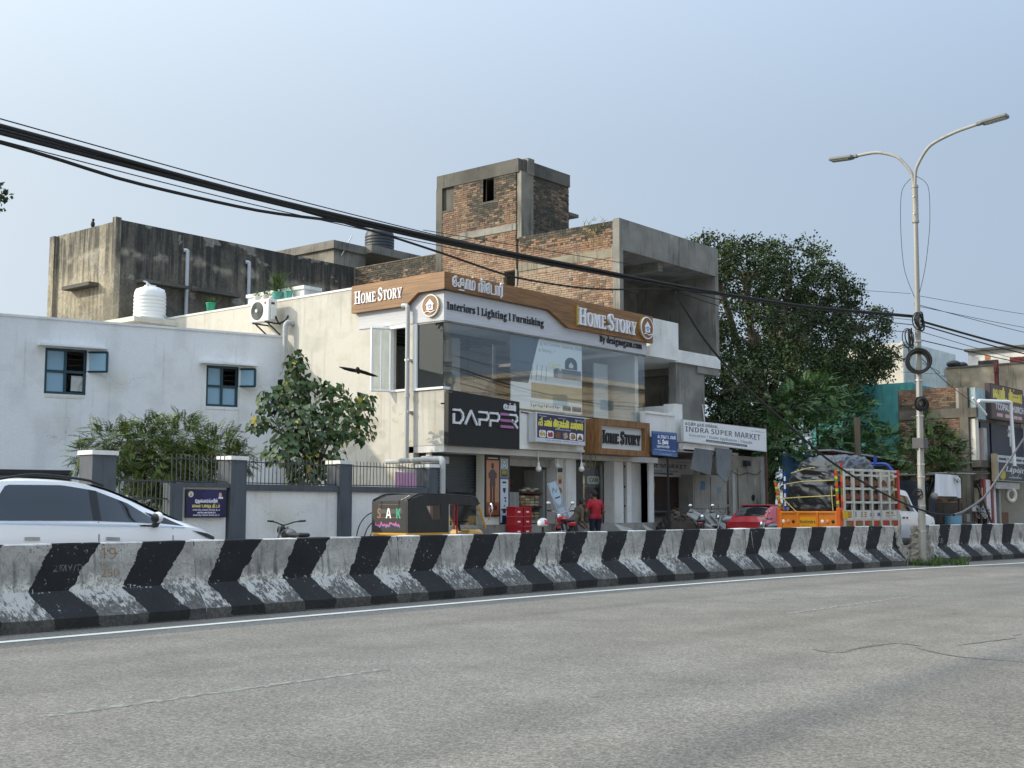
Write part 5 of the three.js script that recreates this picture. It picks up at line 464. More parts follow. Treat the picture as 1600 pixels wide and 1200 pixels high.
// ---------------------------------------------------------------- auto rickshaw
{ const t = thing('auto_rickshaw', 'black and yellow auto rickshaw with painted letters on its back', 'auto rickshaw', [17.95, FR + .06, -17.92], -8 * PI / 180, null, true); t.scale.x = .9; const W = .6, cv = mat({ color: lin(.030, .031, .033), roughness: .62, map: T.grime, bumpMap: T.plasterBump, bumpScale: .006 }), ye = paint(.62, .33, .02);
  part(t, 'body_tub', [rbx(0, 1.18, .32, .82, -W, W, .05), rbx(1.1, 2.15, .3, .42, -W, W, .03), rbx(2.0, 2.5, .4, .84, -.36, .36, .12, 3)], ye); part(t, 'bumper', [bar([-.05, .62, -.6], [-.05, .62, .6], .05), bar([-.03, .76, -.58], [-.03, .76, .58], .03)], ye);
  const side = [[0, .79], [1.15, .79], [1.15, 1.36], [2.02, 1.33], [2.1, 1.38], [1.9, 1.5], [1.2, 1.54], [.5, 1.55], [.3, 1.53], [0, 1.42]];
  for (const s of [1, -1]) { part(t, 'canvas_side', ext(side, s * W - .014, s * W + .014, .004, [[[.5, 1.32], [.9, 1.34], [.93, 1.05], [.68, 1.05]]]), cv); part(t, 'side_window', ext([[.5, 1.32], [.9, 1.34], [.93, 1.05], [.68, 1.05]], s * W - .004, s * W + .004), mat({ map: ctex(128, 128, (g) => { g.fillStyle = '#3a3735'; g.fillRect(0, 0, 128, 128); const R = rng(6); for (let i = 0; i < 70; i++) { g.fillStyle = ['#6b4a46', '#8a8480', '#54606a', '#a59c96', '#4a2c30'][i % 5]; g.beginPath(); g.ellipse(R() * 128, R() * 128, 4 + R() * 9, 3 + R() * 7, R() * 3, 0, 7); g.fill(); } }), roughness: .3 })); part(t, 'seam', tube([[0, 1.44, s * (W - .02)], [.28, 1.55, s * (W - .05)], [.6, 1.57, s * (W - .05)], [1.9, 1.52, s * (W - .05)], [2.08, 1.4, s * (W - .03)]], .02, 24, 6), cv); part(t, 'door_bar', [tube([[1.17, .88, s * W], [1.17, 1.33, s * W], [1.22, 1.36, s * W], [1.98, 1.34, s * W], [2.06, 1.28, s * W]], .011, 24, 6)], M.chrome); part(t, 'windscreen_post', rod([2.05, 1.36, s * .6], [2.38, .86, s * .5], .022), ye); const mi = part(t, 'mirror_arm', tube([[2.33, .98, s * .52], [2.36, 1.06, s * .64], [2.32, 1.16, s * .72]], .009, 10, 5), M.chrome); part(mi, 'mirror', ball(2.31, 1.27, s * .73, .1, .25, 1.2, .62), M.chrome); }
  part(t, 'canvas_roof', [ext([[0, 1.42], [.3, 1.53], [.5, 1.555], [1.2, 1.545], [1.9, 1.505], [2.1, 1.385], [2.1, 1.36], [1.9, 1.48], [1.2, 1.52], [.5, 1.53], [.3, 1.505], [.02, 1.40]], -W, W)], cv); part(t, 'canvas_back', bx(-.015, .015, .79, 1.425, -W, W), cv); part(t, 'strap', [bx(-.025, -.012, 1.28, 1.42, .3, .33)], M.rubber); part(t, 'strap', [bx(-.025, -.012, 1.28, 1.42, -.28, -.25)], M.rubber);
  const tx = ctex(512, 256, (g) => { g.clearRect(0, 0, 512, 256); g.fillStyle = '#2a2a2b'; g.fillRect(0, 0, 512, 256); g.strokeStyle = '#7d5a48'; g.lineWidth = 4; g.strokeRect(90, 14, 320, 120); g.fillStyle = '#4b4a48'; g.fillRect(70, 56, 380, 40); g.font = 'bold 130px sans-serif'; g.fillStyle = '#8a5f4a'; g.fillText('S', 60, 140); g.fillStyle = '#e4e4e2'; g.fillText('A', 200, 140); g.fillStyle = '#2f9a7c'; g.fillText('K', 350, 140); g.lineWidth = 16; g.lineJoin = 'round'; for (const [c, o] of [['#c23a78', 0], ['#d85a4a', 4], ['#4a7fc4', 7]]) { g.strokeStyle = c; g.beginPath(); const R = rng(11); g.moveTo(40 + o, 180); for (let i = 0; i < 26; i++) g.lineTo(40 + o + i * 15, 172 + R() * 56 + o); g.stroke(); g.lineWidth = 7; } });
  const f = new THREE.PlaneGeometry(1.1, .56).rotateY(-PI / 2).translate(-.02, 1.1, 0); part(t, 'painted_back', f, mat({ map: tx, roughness: .7 })); part(t, 'roof_writing', (() => { const g = new THREE.PlaneGeometry(.34, .12).rotateX(-PI / 2).rotateZ(.36).translate(.17, 1.49, .3); g.rotateY(0); return g; })(), mat({ map: ctex(256, 96, (g) => { g.fillStyle = '#3d3837'; g.fillRect(0, 0, 256, 96); g.strokeStyle = '#d9d4a8'; g.lineWidth = 9; g.beginPath(); g.moveTo(20, 70); const R = rng(2); for (let i = 1; i < 14; i++) g.lineTo(20 + i * 16, 30 + R() * 46); g.stroke(); }) }));
  part(t, 'passenger_seat', [rbx(.35, .85, .5, .78, -.55, .55, .05), rbx(.22, .4, .6, 1.15, -.55, .55, .05)], mat({ color: lin(.16, .02, .02) })); part(t, 'driver_seat', rbx(1.35, 1.65, .55, .72, -.25, .25, .05), M.black); part(t, 'partition', [rod([1.5, .45, .5], [1.5, 1.5, .5], .018), rod([1.3, .85, .62], [1.3, 1.34, .62], .014)], mat({ color: lin(.4, .02, .03) })); part(t, 'handlebar', [rod([2.1, .6, 0], [2.0, 1.0, 0], .03), rod([2.0, 1.0, -.32], [2.0, 1.0, .32], .016)], M.black); part(t, 'windscreen', bx(-.005, .005, 0, .52, -.52, .52).rotateZ(.58).translate(2.37, .9, 0), M.clear); part(t, 'yellow_bag', ball(1.55, .98, -.2, .13, .8, 1.1, 1), mat({ color: lin(.7, .5, .02) })); part(t, 'headlight', ball(2.5, .75, 0, .08, .5, 1, 1), M.chrome);
  wheel(t, .42, .52, .22, .12); wheel(t, .42, -.52, .22, .12); wheel(t, 2.2, 0, .22, .12); }
// ---------------------------------------------------------------- loaded pickup
{ const t = thing('pickup_truck', 'orange and white pickup truck with a tarpaulin covered load', 'pickup truck', [32.33, FR, -14.8], -8 * PI / 180, null, true); const Wd = 2.08, y = (v) => v - FR; // local x forward, z from 0 (near side) to -Wd
  const or = paint(.75, .22, .008), wh = paint(.78, .78, .78), off = mat({ color: lin(.70, .70, .67), map: T.grime, roughness: .55 }), red = mat({ color: lin(.45, .03, .02), roughness: .5 }), grn = mat({ color: lin(.12, .20, .05), roughness: .6 }), orr = mat({ color: lin(.72, .12, .015), roughness: .5 });
  part(t, 'chassis', bx(.1, 4.9, .45, .62, -Wd + .3, -.3), M.black); part(t, 'bed_floor', bx(0, 3.0, .62, .7, -Wd, 0), M.black);
  // tailgate in three framed panels
  part(t, 'tailgate', bx(-.03, .03, .62, 1.22, -Wd + .12, -.12), or); for (const z of [-Wd + .13, -1.38, -.74, -.13]) part(t, 'tailgate_rib', rbx(-.075, -.02, .6, 1.26, z - .035, z + .035, .012), or); part(t, 'tailgate_rail', rbx(-.07, .02, 1.2, 1.27, -Wd + .1, -.1, .015), or); part(t, 'tailgate_rail', rbx(-.07, .02, .6, .68, -Wd + .1, -.1, .015), or);
  part(t, 'tailgate_print', new THREE.PlaneGeometry(.6, .3).rotateY(-PI / 2).translate(-.036, .96, -1.06), mat({ map: ctex(256, 128, (g) => { g.fillStyle = '#e09a12'; g.fillRect(0, 0, 256, 128); g.fillStyle = '#2a2016'; g.font = 'bold 50px sans-serif'; g.save(); g.scale(.95, 1.1); g.fillText('Mahindra', 14, 72); g.restore(); g.fillRect(30, 96, 120, 5); }), roughness: .5 }));
  for (const z of [-1.72, -.42]) { part(t, 'tail_lamp', ball(-.04, .98, z, .06, .4, 1, 1), mat({ color: lin(.75, .28, .12), roughness: .2 })); part(t, 'tail_lamp', ball(-.04, .98, z - .16, .055, .4, 1, 1), M.lamp); part(t, 'tail_lamp', ball(-.04, .98, z + .18, .05, .4, 1, 1), M.black); }
  for (const z of [-.06, -Wd + .06]) part(t, 'tail_post', rbx(-.07, .1, .5, 1.36, z - .06, z + .06, .02), orr);
  // twisted ribbon posts
  const rib = (z, y0, y1, lean) => { const n = 14; for (let i = 0; i < n; i++) { const a = i / n, b = (i + 1) / n, m = [orr, grn, mat({ color: lin(.7, .6, .02) }), red][i % 4]; part(t, 'ribbon_wrap', rod([.02, mix(y0, y1, a), z + lean * a], [.02, mix(y0, y1, b), z + lean * b], .04 + .012 * (i % 2), .045, 7), m); } }; rib(-.1, 1.3, 2.5, -.05); rib(-Wd + .08, 1.3, 2.15, -.18); for (let i = 0; i < 7; i++) part(t, 'ribbon_wrap', rod([.1, 1.36 + i * .18, -.02], [.1, 1.54 + i * .18, -.02], .035), [red, orr, grn][i % 3]); for (let i = 0; i < 9; i++) part(t, 'stake_band', rod([.05, 1.3 + i * .12, -Wd + .22], [.05, 1.42 + i * .12, -Wd + .22], .03), i % 2 ? sm.white : M.blue);
  // open slatted side, near and far
  for (const [z, near] of [[0, 1], [-Wd, 0]]) { const lo = part(t, 'side_panel', bx(.12, 2.95, 1.02, 1.3, z - .02, z + .02), off); part(t, 'side_skirt', bx(.12, 2.98, .66, 1.0, z - .025, z + .025), red); if (near) for (let i = 0; i < 5; i++) part(t, 'skirt_flash', bx(.2 + i * .56, .44 + i * .56, .78, .95, .026, .032), grn);
    for (const yy of near ? [1.02, 1.5, 1.88, 2.26, 2.4] : [1.02, 1.4]) part(t, 'side_rail', rbx(.12, 2.95, yy - .02, yy + .045, z - .03, z + .03, .01), off); for (let i = 0; i < 7; i++) part(t, 'side_stake', rbx(.1 + i * .47, .19 + i * .47, .7, near ? 2.45 - (i > 5 ? .1 : 0) : 1.5, z - .045, z + .045, .012), off); if (near) { for (let r = 0; r < 2; r++) for (let i = 0; i < 6; i++) { part(t, 'arch_plate', ext([[.22 + i * .47, 1.6 + r * .38], [.54 + i * .47, 1.6 + r * .38], [.54 + i * .47, 1.66 + r * .38], [.46 + i * .47, 1.74 + r * .38], [.38 + i * .47, 1.78 + r * .38], [.30 + i * .47, 1.74 + r * .38], [.22 + i * .47, 1.66 + r * .38]], -.02, .0), mat({ color: lin(.16, .055, .025), roughness: .7 })); }
      part(t, 'side_print', face(.24, 2.85, 1.06, 1.28, .024), mat({ map: ctex(512, 48, (g) => { g.fillStyle = '#c9c8c2'; g.fillRect(0, 0, 512, 48); g.fillStyle = '#b58a28'; g.fillRect(4, 4, 46, 40); g.fillStyle = '#3a3a44'; g.fillRect(66, 8, 30, 30); g.fillStyle = '#a5604a'; for (let k = 0; k < 3; k++) g.fillRect(140, 8 + k * 12, 60, 7); g.fillStyle = '#6c7280'; g.fillRect(236, 14, 40, 22); g.fillStyle = '#56597c'; g.fillRect(310, 12, 36, 22); g.fillStyle = '#a86a50'; g.fillRect(400, 6, 80, 14); g.fillStyle = '#70706c'; g.fillRect(396, 26, 100, 5); g.fillRect(396, 36, 70, 4); }), roughness: .5 })); part(t, 'number_plate', bx(.0, .26, 1.06, 1.28, .047, .053), mat({ color: lin(.65, .42, .03) })); } }
  part(t, 'front_board', bx(2.95, 3.02, .7, 2.35, -Wd, 0), off); part(t, 'front_post', rbx(2.92, 3.04, 1.3, 2.45, -.06, .06, .02), red); part(t, 'front_rail', [tube([[2.98, 2.4, -.1], [2.98, 2.62, -.3], [2.98, 2.66, -.6], [2.98, 2.66, -Wd + .3], [2.98, 2.4, -Wd + .1]], .045, 30, 8), rod([2.98, 2.6, -.7], [2.98, 2.9, -.7], .05)], M.blue); for (let i = 0; i < 5; i++) part(t, 'leaf_print', bx(2.55 + (i % 2) * .12, 2.63 + (i % 2) * .12, 1.55 + i * .16, 1.66 + i * .16, .048, .054), grn);
  // tarpaulin over the load
  { const g = new THREE.SphereGeometry(1, 150, 100), p = g.attributes.position, sp = (v, k) => Math.sign(v) * Math.pow(Math.abs(v), k); for (let i = 0; i < p.count; i++) { const a = p.getX(i), b = p.getY(i), c = p.getZ(i), u = Math.atan2(c, a), n1 = fbm(a * 2.2 + 7, b * 2.6 + c * 1.7, 0, 0, 4, 3) - .5, n2 = Math.abs(fbm(a * 4 + c * 3 + 3, b * 6, 0, 0, 4, 8) - .5), n3 = Math.abs(fbm(c * 5 + a * 2, b * 9 + 4, 0, 0, 3, 18) - .5), n4 = Math.abs(fbm(a * 8 + c * 7, b * 14 + a * 3, 0, 0, 3, 28) - .5), k = 1 + .16 * n1 - .14 * n2 - .1 * n3 - .1 * n4;
      const hx = 1.26 * (1 + (b < .2 ? .04 : 0)); p.setXYZ(i, 1.3 + sp(a, .62) * hx * k, 1.72 + sp(b, .8) * 1.2 * k + .06 * Math.sin(a * 3), -Wd / 2 + sp(c, .58) * 1.1 * k); if (p.getY(i) < 1.06) p.setY(i, 1.06); if (p.getZ(i) > -.07 && p.getY(i) < 2.42) p.setZ(i, -.07); if (p.getZ(i) < -Wd - .02) p.setZ(i, -Wd - .02); if (p.getX(i) < .02 && p.getY(i) < 1.3) p.setX(i, .06); }
    g.computeVertexNormals(); part(t, 'tarpaulin', g, mat({ phys: true, color: lin(.013, .014, .016), roughness: .34, clearcoat: .55, clearcoatRoughness: .2, side: THREE.DoubleSide })); }
  const rope = mat({ color: lin(.62, .50, .16), roughness: .8 }); for (const [p] of [[[[-.12, 1.62, -Wd + .1], [-.2, 1.66, -1.1], [-.08, 1.7, -.1]]], [[[-.1, 2.02, -Wd + .25], [-.16, 2.1, -1.1], [-.08, 2.12, -.15]]], [[[-.12, 1.95, -Wd + .12], [-.16, 1.6, -1.75], [-.08, 1.25, -1.4]]], [[[-.1, 1.95, -.22], [-.12, 1.6, -.2], [-.08, 1.26, -.2]]], [[[.1, 2.35, -Wd + .4], [.3, 2.5, -1.1], [.4, 2.4, -.3]]]]) part(t, 'rope', tube(p, .014, 14, 5), rope);
  // cab
  { const C = carShape([[3.05, .45, 1.2, 1.84, .90, .76], [3.15, .42, 1.2, 1.9, .96, .80], [3.6, .4, 1.2, 1.93, .97, .80], [3.98, .4, 1.19, 1.86, .97, .79], [4.34, .4, 1.18, 1.34, .97, .80], [4.5, .4, 1.15, 1.24, .96, .80], [5.0, .42, 1.12, 1.2, .95, .80], [5.3, .45, 1.05, 1.12, .92, .78], [5.42, .5, .85, .95, .86, .72]]); const mv = (g) => g.translate(0, 0, -Wd / 2); part(t, 'cab', mv(C.body(70)), wh);
    for (const s of [1, -1]) { part(t, 'side_window', mv(C.patch([[3.32, 1.28], [4.1, 1.26], [3.9, 1.7], [3.4, 1.76]], s)), M.carGlass); part(t, 'door_gap', mv(C.patch([[3.22, .5], [3.24, .5], [3.24, 1.78], [3.22, 1.78]], s, .005)), M.black); part(t, 'door_gap', mv(C.patch([[4.22, .5], [4.24, .5], [4.24, 1.2], [4.22, 1.2]], s, .005)), M.black); part(t, 'door_handle', mv(C.patch([[3.34, 1.05], [3.46, 1.05], [3.46, 1.1], [3.34, 1.1]], s, .02)), M.black); part(t, 'door_handle', mv(C.patch([[3.54, 1.05], [3.64, 1.05], [3.64, 1.1], [3.54, 1.1]], s, .02)), M.black); part(t, 'headlight', mv(C.patch([[5.0, .82], [5.17, .8], [5.17, .92], [5.0, .95]], s, .01)), M.clear); part(t, 'door_mirror', rbx(4.1, 4.18, 1.25, 1.5, s > 0 ? .02 : -Wd - .12, s > 0 ? .12 : -Wd - .02, .02), M.black); wheel(t, 1.0, s > 0 ? -.2 : -Wd + .2, .34, .22); wheel(t, 4.55, s > 0 ? -.2 : -Wd + .2, .34, .22); } part(t, 'windscreen', mv(C.over(3.97, 4.34, .93, 1.0)), M.carGlass); }
}
// ---------------------------------------------------------------- motorcycles
function bike(label, x, z, turn, col, seatM = M.black, y0 = FR, mir = true) { const t = thing('motorcycle', label, 'motorcycle', [x, y0, z], turn, 'motorcycles parked along the far kerb', true); const c = paint(...col);
  for (const wx of [-.62, .62]) { const w = part(t, 'wheel', new THREE.TorusGeometry(.27, .05, 8, 28).translate(wx, .32, 0), M.rubber); part(w, 'rim', [new THREE.TorusGeometry(.21, .012, 6, 24).translate(wx, .32, 0), ...[...Array(6)].map((_, i) => rod([wx, .32, 0], [wx + Math.cos(i * PI / 3) * .21, .32 + Math.sin(i * PI / 3) * .21, 0], .008, .008, 5))], M.steel); }
  part(t, 'engine', rbx(-.12, .22, .22, .55, -.13, .13, .05), M.steel); part(t, 'frame', [rod([-.62, .32, .08], [-.1, .4, .08], .02), rod([-.62, .32, -.08], [-.1, .4, -.08], .02), rod([-.1, .4, 0], [.4, .9, 0], .03), rod([-.5, .72, 0], [.3, .78, 0], .025), rod([-.62, .32, .09], [-.48, .72, .09], .022), rod([-.62, .32, -.09], [-.48, .72, -.09], .022)], M.black); part(t, 'fuel_tank', ball(.15, .82, 0, .19, 1.35, .62, .75, 16), c); part(t, 'seat', rbx(-.65, -.02, .78, .86, -.13, .13, .04, 3), seatM); part(t, 'tail', rbx(-.85, -.5, .68, .78, -.08, .08, .03), c); part(t, 'rear_lamp', rbx(-.89, -.84, .7, .77, -.06, .06, .015), mat({ color: lin(.4, .02, .02), roughness: .2 })); part(t, 'fork', [rod([.62, .32, .09], [.4, .98, .08], .022), rod([.62, .32, -.09], [.4, .98, -.08], .022)], M.steel); part(t, 'mudguard', new THREE.TorusGeometry(.33, .05, 6, 18, 1.6).rotateZ(.7).translate(.62, .32, 0), c); part(t, 'headlight', [ball(.52, .9, 0, .1, .7, 1, 1)], mir ? M.chrome : M.black); part(t, 'handlebar', tube([[.26, 1.08, -.36], [.36, 1.06, -.2], [.4, 1.0, 0], [.36, 1.06, .2], [.26, 1.08, .36]], .014, 20, 6), mir ? M.steel : M.black);
  for (const s of [1, -1]) { part(t, 'grip', rod([.3, 1.075, s * .27], [.24, 1.085, s * .4], .02), M.rubber); if (!mir) continue; const m = part(t, 'mirror_stalk', tube([[.34, 1.07, s * .24], [.36, 1.18, s * .3], [.33, 1.25, s * .33]], .007, 8, 5), M.black); part(m, 'mirror', ball(.31, 1.29, s * .35, .062, .3, .75, 1.1), M.chrome); } part(t, 'exhaust', rod([.05, .28, -.14], [-.75, .36, -.16], .035, .045, 10), M.chrome); part(t, 'stand', rod([-.1, .3, .1], [-.2, .02, .28], .014), M.black); return t; }
bike('dark motorcycle standing in front of the middle panel of the compound wall', 16.3, -19.0, 1.25, [.012, .012, .013], M.black, FR, false); bike('red motorcycle parked nose out below the leaning snack board', 27.35, -20.6, .95, [.55, .012, .018], M.black, .4); bike('black motorcycle with one round mirror in front of the rubble heap', 34.2, -20.35, .5, [.03, .03, .03], M.black, .35); bike('grey motorcycle parked right of the rubble heap', 36.6, -20.6, 2.5, [.25, .26, .27], M.black, .35); bike('black motorcycle nearest to the red hatchback', 35.0, -18.1, 2.2, [.06, .06, .07], M.black, FR - .05);
{ const t = thing('crash_helmet', 'white and red crash helmet in front of the red crates', 'helmet', [26.15, 1.02, -20.4]); part(t, 'shell', new THREE.SphereGeometry(.145, 20, 14, 0, 2 * PI, 0, 2.0).scale(1.15, 1, 1).translate(26.15, 1.15, -20.4), mat({ color: lin(.75, .75, .74), roughness: .25 })); part(t, 'stripe', new THREE.SphereGeometry(.148, 14, 8, .6, 1.6, .9, .9).scale(1.15, 1, 1).translate(26.16, 1.15, -20.4), mat({ color: lin(.6, .08, .12), roughness: .3 })); part(t, 'visor', new THREE.SphereGeometry(.152, 14, 8, 2.6, 1.7, 1.0, .7).scale(1.15, 1, 1).translate(26.15, 1.15, -20.4), M.carGlass); part(t, 'stand', rod([26.15, FR, -20.4], [26.15, 1.05, -20.4], .03), M.black); }
// ---------------------------------------------------------------- trees and shrubs
const leafMat = (tr = .35) => mat({ phys: true, vertexColors: true, roughness: .62, transmission: 0, side: THREE.DoubleSide, specularIntensity: .5 });
function rvec(R) { const a = R() * 2 * PI, z = R() * 2 - 1, r = Math.sqrt(1 - z * z); return V(r * Math.cos(a), z, r * Math.sin(a)); }
// leaves in clumps over ellipsoid lobes [x, y, z, r]; each leaf a folded blade
function crown(lobes, clumps, per, size, cols, seed, flat = .82, cr_ = .34, droop = .2) { const R = rng(seed), P = [], C = [], tot = lobes.reduce((s, l) => s + l[3] * l[3], 0);
  for (const l of lobes) { const n = Math.round(clumps * l[3] * l[3] / tot); for (let i = 0; i < n; i++) { const d = rvec(R), k = .45 + .6 * Math.pow(R(), .45), c = V(l[0] + d.x * l[3] * k, l[1] + d.y * l[3] * k * flat, l[2] + d.z * l[3] * k), cs = cr_ * (.6 + R() * .8), tone = .75 + R() * .5, base = cols[Math.floor(R() * cols.length)];
      for (let j = 0; j < per; j++) { const o = rvec(R).multiplyScalar(cs * Math.pow(R(), .6)); o.y *= .7; const p = c.clone().add(o), dir = rvec(R); dir.y -= droop; dir.normalize(); const up = rvec(R).addScaledVector(V(0, 1, 0), .9).normalize(), s = size * (.65 + R() * .7), sd = V(0, 0, 0).crossVectors(dir, up).normalize().multiplyScalar(s * .32), nb = V(0, 0, 0).crossVectors(sd, dir).normalize().multiplyScalar(s * .1);
        const a = p, m1 = p.clone().addScaledVector(dir, s * .45).add(sd).add(nb), m2 = p.clone().addScaledVector(dir, s * .45).sub(sd).add(nb), e = p.clone().addScaledVector(dir, s), md = p.clone().addScaledVector(dir, s * .5); const q = tone * (.8 + R() * .4), col = base.map((v) => v * q); for (const t of [[a, m1, e], [a, e, m2]]) for (const v of t) { P.push(v.x, v.y, v.z); C.push(...col); } } } }
  const g = new THREE.BufferGeometry(); g.setAttribute('position', new THREE.Float32BufferAttribute(P, 3)); g.setAttribute('color', new THREE.Float32BufferAttribute(C, 3)); g.computeVertexNormals(); g.setAttribute('uv', new THREE.Float32BufferAttribute(new Float32Array(P.length / 3 * 2), 2)); return g; }
// feathery fronds: a bent stalk with pairs of leaflets
function fronds(lobes, n, len, pairs, leaf, cols, seed, lift = .25) { const R = rng(seed), P = [], C = [], tot = lobes.reduce((s, l) => s + l[3] * l[3], 0);
  for (const l of lobes) { const m = Math.round(n * l[3] * l[3] / tot); for (let i = 0; i < m; i++) { const d = rvec(R), k = .2 + .8 * Math.sqrt(R()), p = V(l[0] + d.x * l[3] * k, l[1] + d.y * l[3] * k * .85, l[2] + d.z * l[3] * k), dir = d.clone().addScaledVector(rvec(R), .8).addScaledVector(V(0, 1, 0), lift).normalize(), L = len * (.6 + R() * .7), up = V(0, 1, 0).addScaledVector(rvec(R), .35).normalize(), side = V(0, 0, 0).crossVectors(dir, up).normalize(), base = cols[Math.floor(R() * cols.length)], tn = .75 + R() * .5, q = p.clone(), dd = dir.clone();
      for (let j = 0; j < pairs; j++) { q.addScaledVector(dd, L / pairs); dd.y -= .55 / pairs * 1.4; dd.normalize(); const w = Math.sin(PI * (j + 1.2) / (pairs + 1.4)); for (const s of [1, -1]) { const ld = side.clone().multiplyScalar(s).addScaledVector(dd, .45).addScaledVector(V(0, -1, 0), .25 + R() * .2).normalize(), ll = leaf * (.5 + w) * (.8 + R() * .4), hw = dd.clone().multiplyScalar(ll * .17), e = q.clone().addScaledVector(ld, ll), md = q.clone().addScaledVector(ld, ll * .5), col = base.map((v) => v * tn * (.8 + R() * .4)); for (const t of [[q.clone(), md.clone().add(hw), e], [q.clone(), e, md.clone().sub(hw)]]) for (const v of t) { P.push(v.x, v.y, v.z); C.push(...col); } } } } }
  const g = new THREE.BufferGeometry(); g.setAttribute('position', new THREE.Float32BufferAttribute(P, 3)); g.setAttribute('color', new THREE.Float32BufferAttribute(C, 3)); g.computeVertexNormals(); g.setAttribute('uv', new THREE.Float32BufferAttribute(new Float32Array(P.length / 3 * 2), 2)); return g; }
const bark = mat({ color: lin(.15, .125, .095), map: T.grime, bumpMap: T.plasterBump, bumpScale: .03 });
function limbs(base, lobes, r0, seed, y1) { const R = rng(seed), gs = [], top = V(base[0] + .2, y1, base[2]); gs.push(tube([base, [base[0] + .1, (base[1] + y1) / 2, base[2] + .05], [top.x, top.y, top.z]], r0 * .8, 14, 9), rod(base, [base[0] + .05, base[1] + .6, base[2]], r0 * 1.25, r0 * .85, 10)); for (const l of lobes) { const e = V(l[0], l[1], l[2]); const m = top.clone().lerp(e, .5).add(V((R() - .5) * .3, .25, (R() - .5) * .3)); gs.push(tube([[top.x, top.y - .1, top.z], [m.x, m.y, m.z], [e.x, e.y, e.z]], r0 * .34, 12, 6)); for (let i = 0; i < 4; i++) { const d = rvec(R).multiplyScalar(l[3] * .9); d.y = Math.abs(d.y) * .6; gs.push(rod([e.x, e.y - l[3] * .3, e.z], [e.x + d.x, e.y + d.y, e.z + d.z], r0 * .14, r0 * .05, 5)); } } return gs; }
const G1 = [[.034, .056, .019], [.045, .070, .024], [.028, .048, .018], [.066, .092, .03]], G2 = [[.050, .105, .030], [.065, .13, .032], [.04, .085, .03]], G3 = [[.10, .135, .028], [.075, .11, .025], [.13, .165, .035], [.055, .085, .02]];
{ const L = [[47.45, 12.55, -27.5, 1.3], [50.51, 12.43, -27.5, 1.9], [54.02, 12.8, -27, 2.1], [57.14, 12.2, -26.5, 1.6], [59.72, 10.9, -26, 1.45], [49.45, 9.39, -26.5, 2.0], [53.84, 9.53, -26, 2.25], [58.42, 8.6, -25.5, 1.6], [44.77, 6.66, -25.5, 1.4], [47.98, 6.74, -25, 1.9], [52.33, 7.4, -25, 1.9], [43.71, 4.85, -24.5, 1.3], [60.4, 9.2, -25.5, 1.0], [46.6, 9.6, -28.5, 1.7], [56.4, 10.7, -28, 1.8], [55.6, 7.4, -25.2, 1.5], [45.6, 4.2, -25.5, 1.5], [42.4, 6.5, -26, 1.2], [47.6, 4.6, -25.5, 1.4]];
  const t = thing('tree', 'large dense dark green tree behind the market sign', 'tree', [51, 0, -27]); part(t, 'trunk', limbs([51, 0, -27], L, .5, 3, 5.2), bark); part(t, 'crown', crown(L, 2500, 32, .145, G1, 11, .85, .44), leafMat()); }
{ const L = [[44.47, 5.43, -22.5, .95], [47.04, 5.98, -22.5, 1.1], [49.75, 5.21, -22.5, 1.4], [45.34, 4.19, -22, 1.3], [51.83, 4.19, -22, 1.15], [42.64, 4.08, -22, 1], [48.68, 3.65, -21.5, 1.25], [43.6, 3.0, -22, 1.0], [51.0, 3.1, -21.5, 1.0]]; const t = thing('tree', 'feathery lighter green tree in front of the large dark tree', 'tree', [47, 0, -22.5]); part(t, 'trunk', limbs([47, 0, -22.5], L, .16, 4, 2.6), bark); part(t, 'crown', fronds(L, 1500, .62, 12, .12, G2, 21, .2), leafMat()); }
{ const L = [[46.3, 4.07, -17.5, .72], [47.9, 3.52, -17.5, .68], [45.72, 4.7, -17.5, .42], [44.36, 3.41, -17.5, .55], [46.37, 3.0, -17.2, .6], [48.6, 4.1, -17.6, .42]]; const t = thing('shrub', 'straggly green shrub leaning over the shack roof behind the lamp pole', 'shrub', [46.6, FR, -17.8]); part(t, 'stem', limbs([46.6, FR, -17.9], L, .08, 5, 2.0), bark); part(t, 'foliage', fronds(L, 620, .42, 9, .10, [[.055, .09, .02], [.08, .12, .03], [.04, .07, .02]], 23, .2), leafMat()); }
{ const L = [[14.68, 2.78, -22.8, .6], [15.53, 2.88, -22.8, .66], [16.42, 2.99, -22.8, .62], [17.37, 2.82, -22.8, .6], [15.58, 2.4, -22.4, .66], [16.56, 2.36, -22.4, .6], [14.73, 2.31, -22.5, .45], [17.91, 2.62, -22.8, .36], [16.0, 1.9, -22.6, .7], [14.2, 2.6, -22.9, .3], [15.4, 1.5, -22.6, .6], [16.9, 1.6, -22.6, .6]]; const t = thing('shrub', 'feathery yellow green shrub behind the first railings of the compound wall', 'shrub', [16, FR, -22.8]); part(t, 'stem', limbs([16, FR, -22.8], L, .07, 6, 1.5), bark); part(t, 'foliage', fronds(L, 3600, .33, 11, .052, G3, 31, .15), leafMat()); }
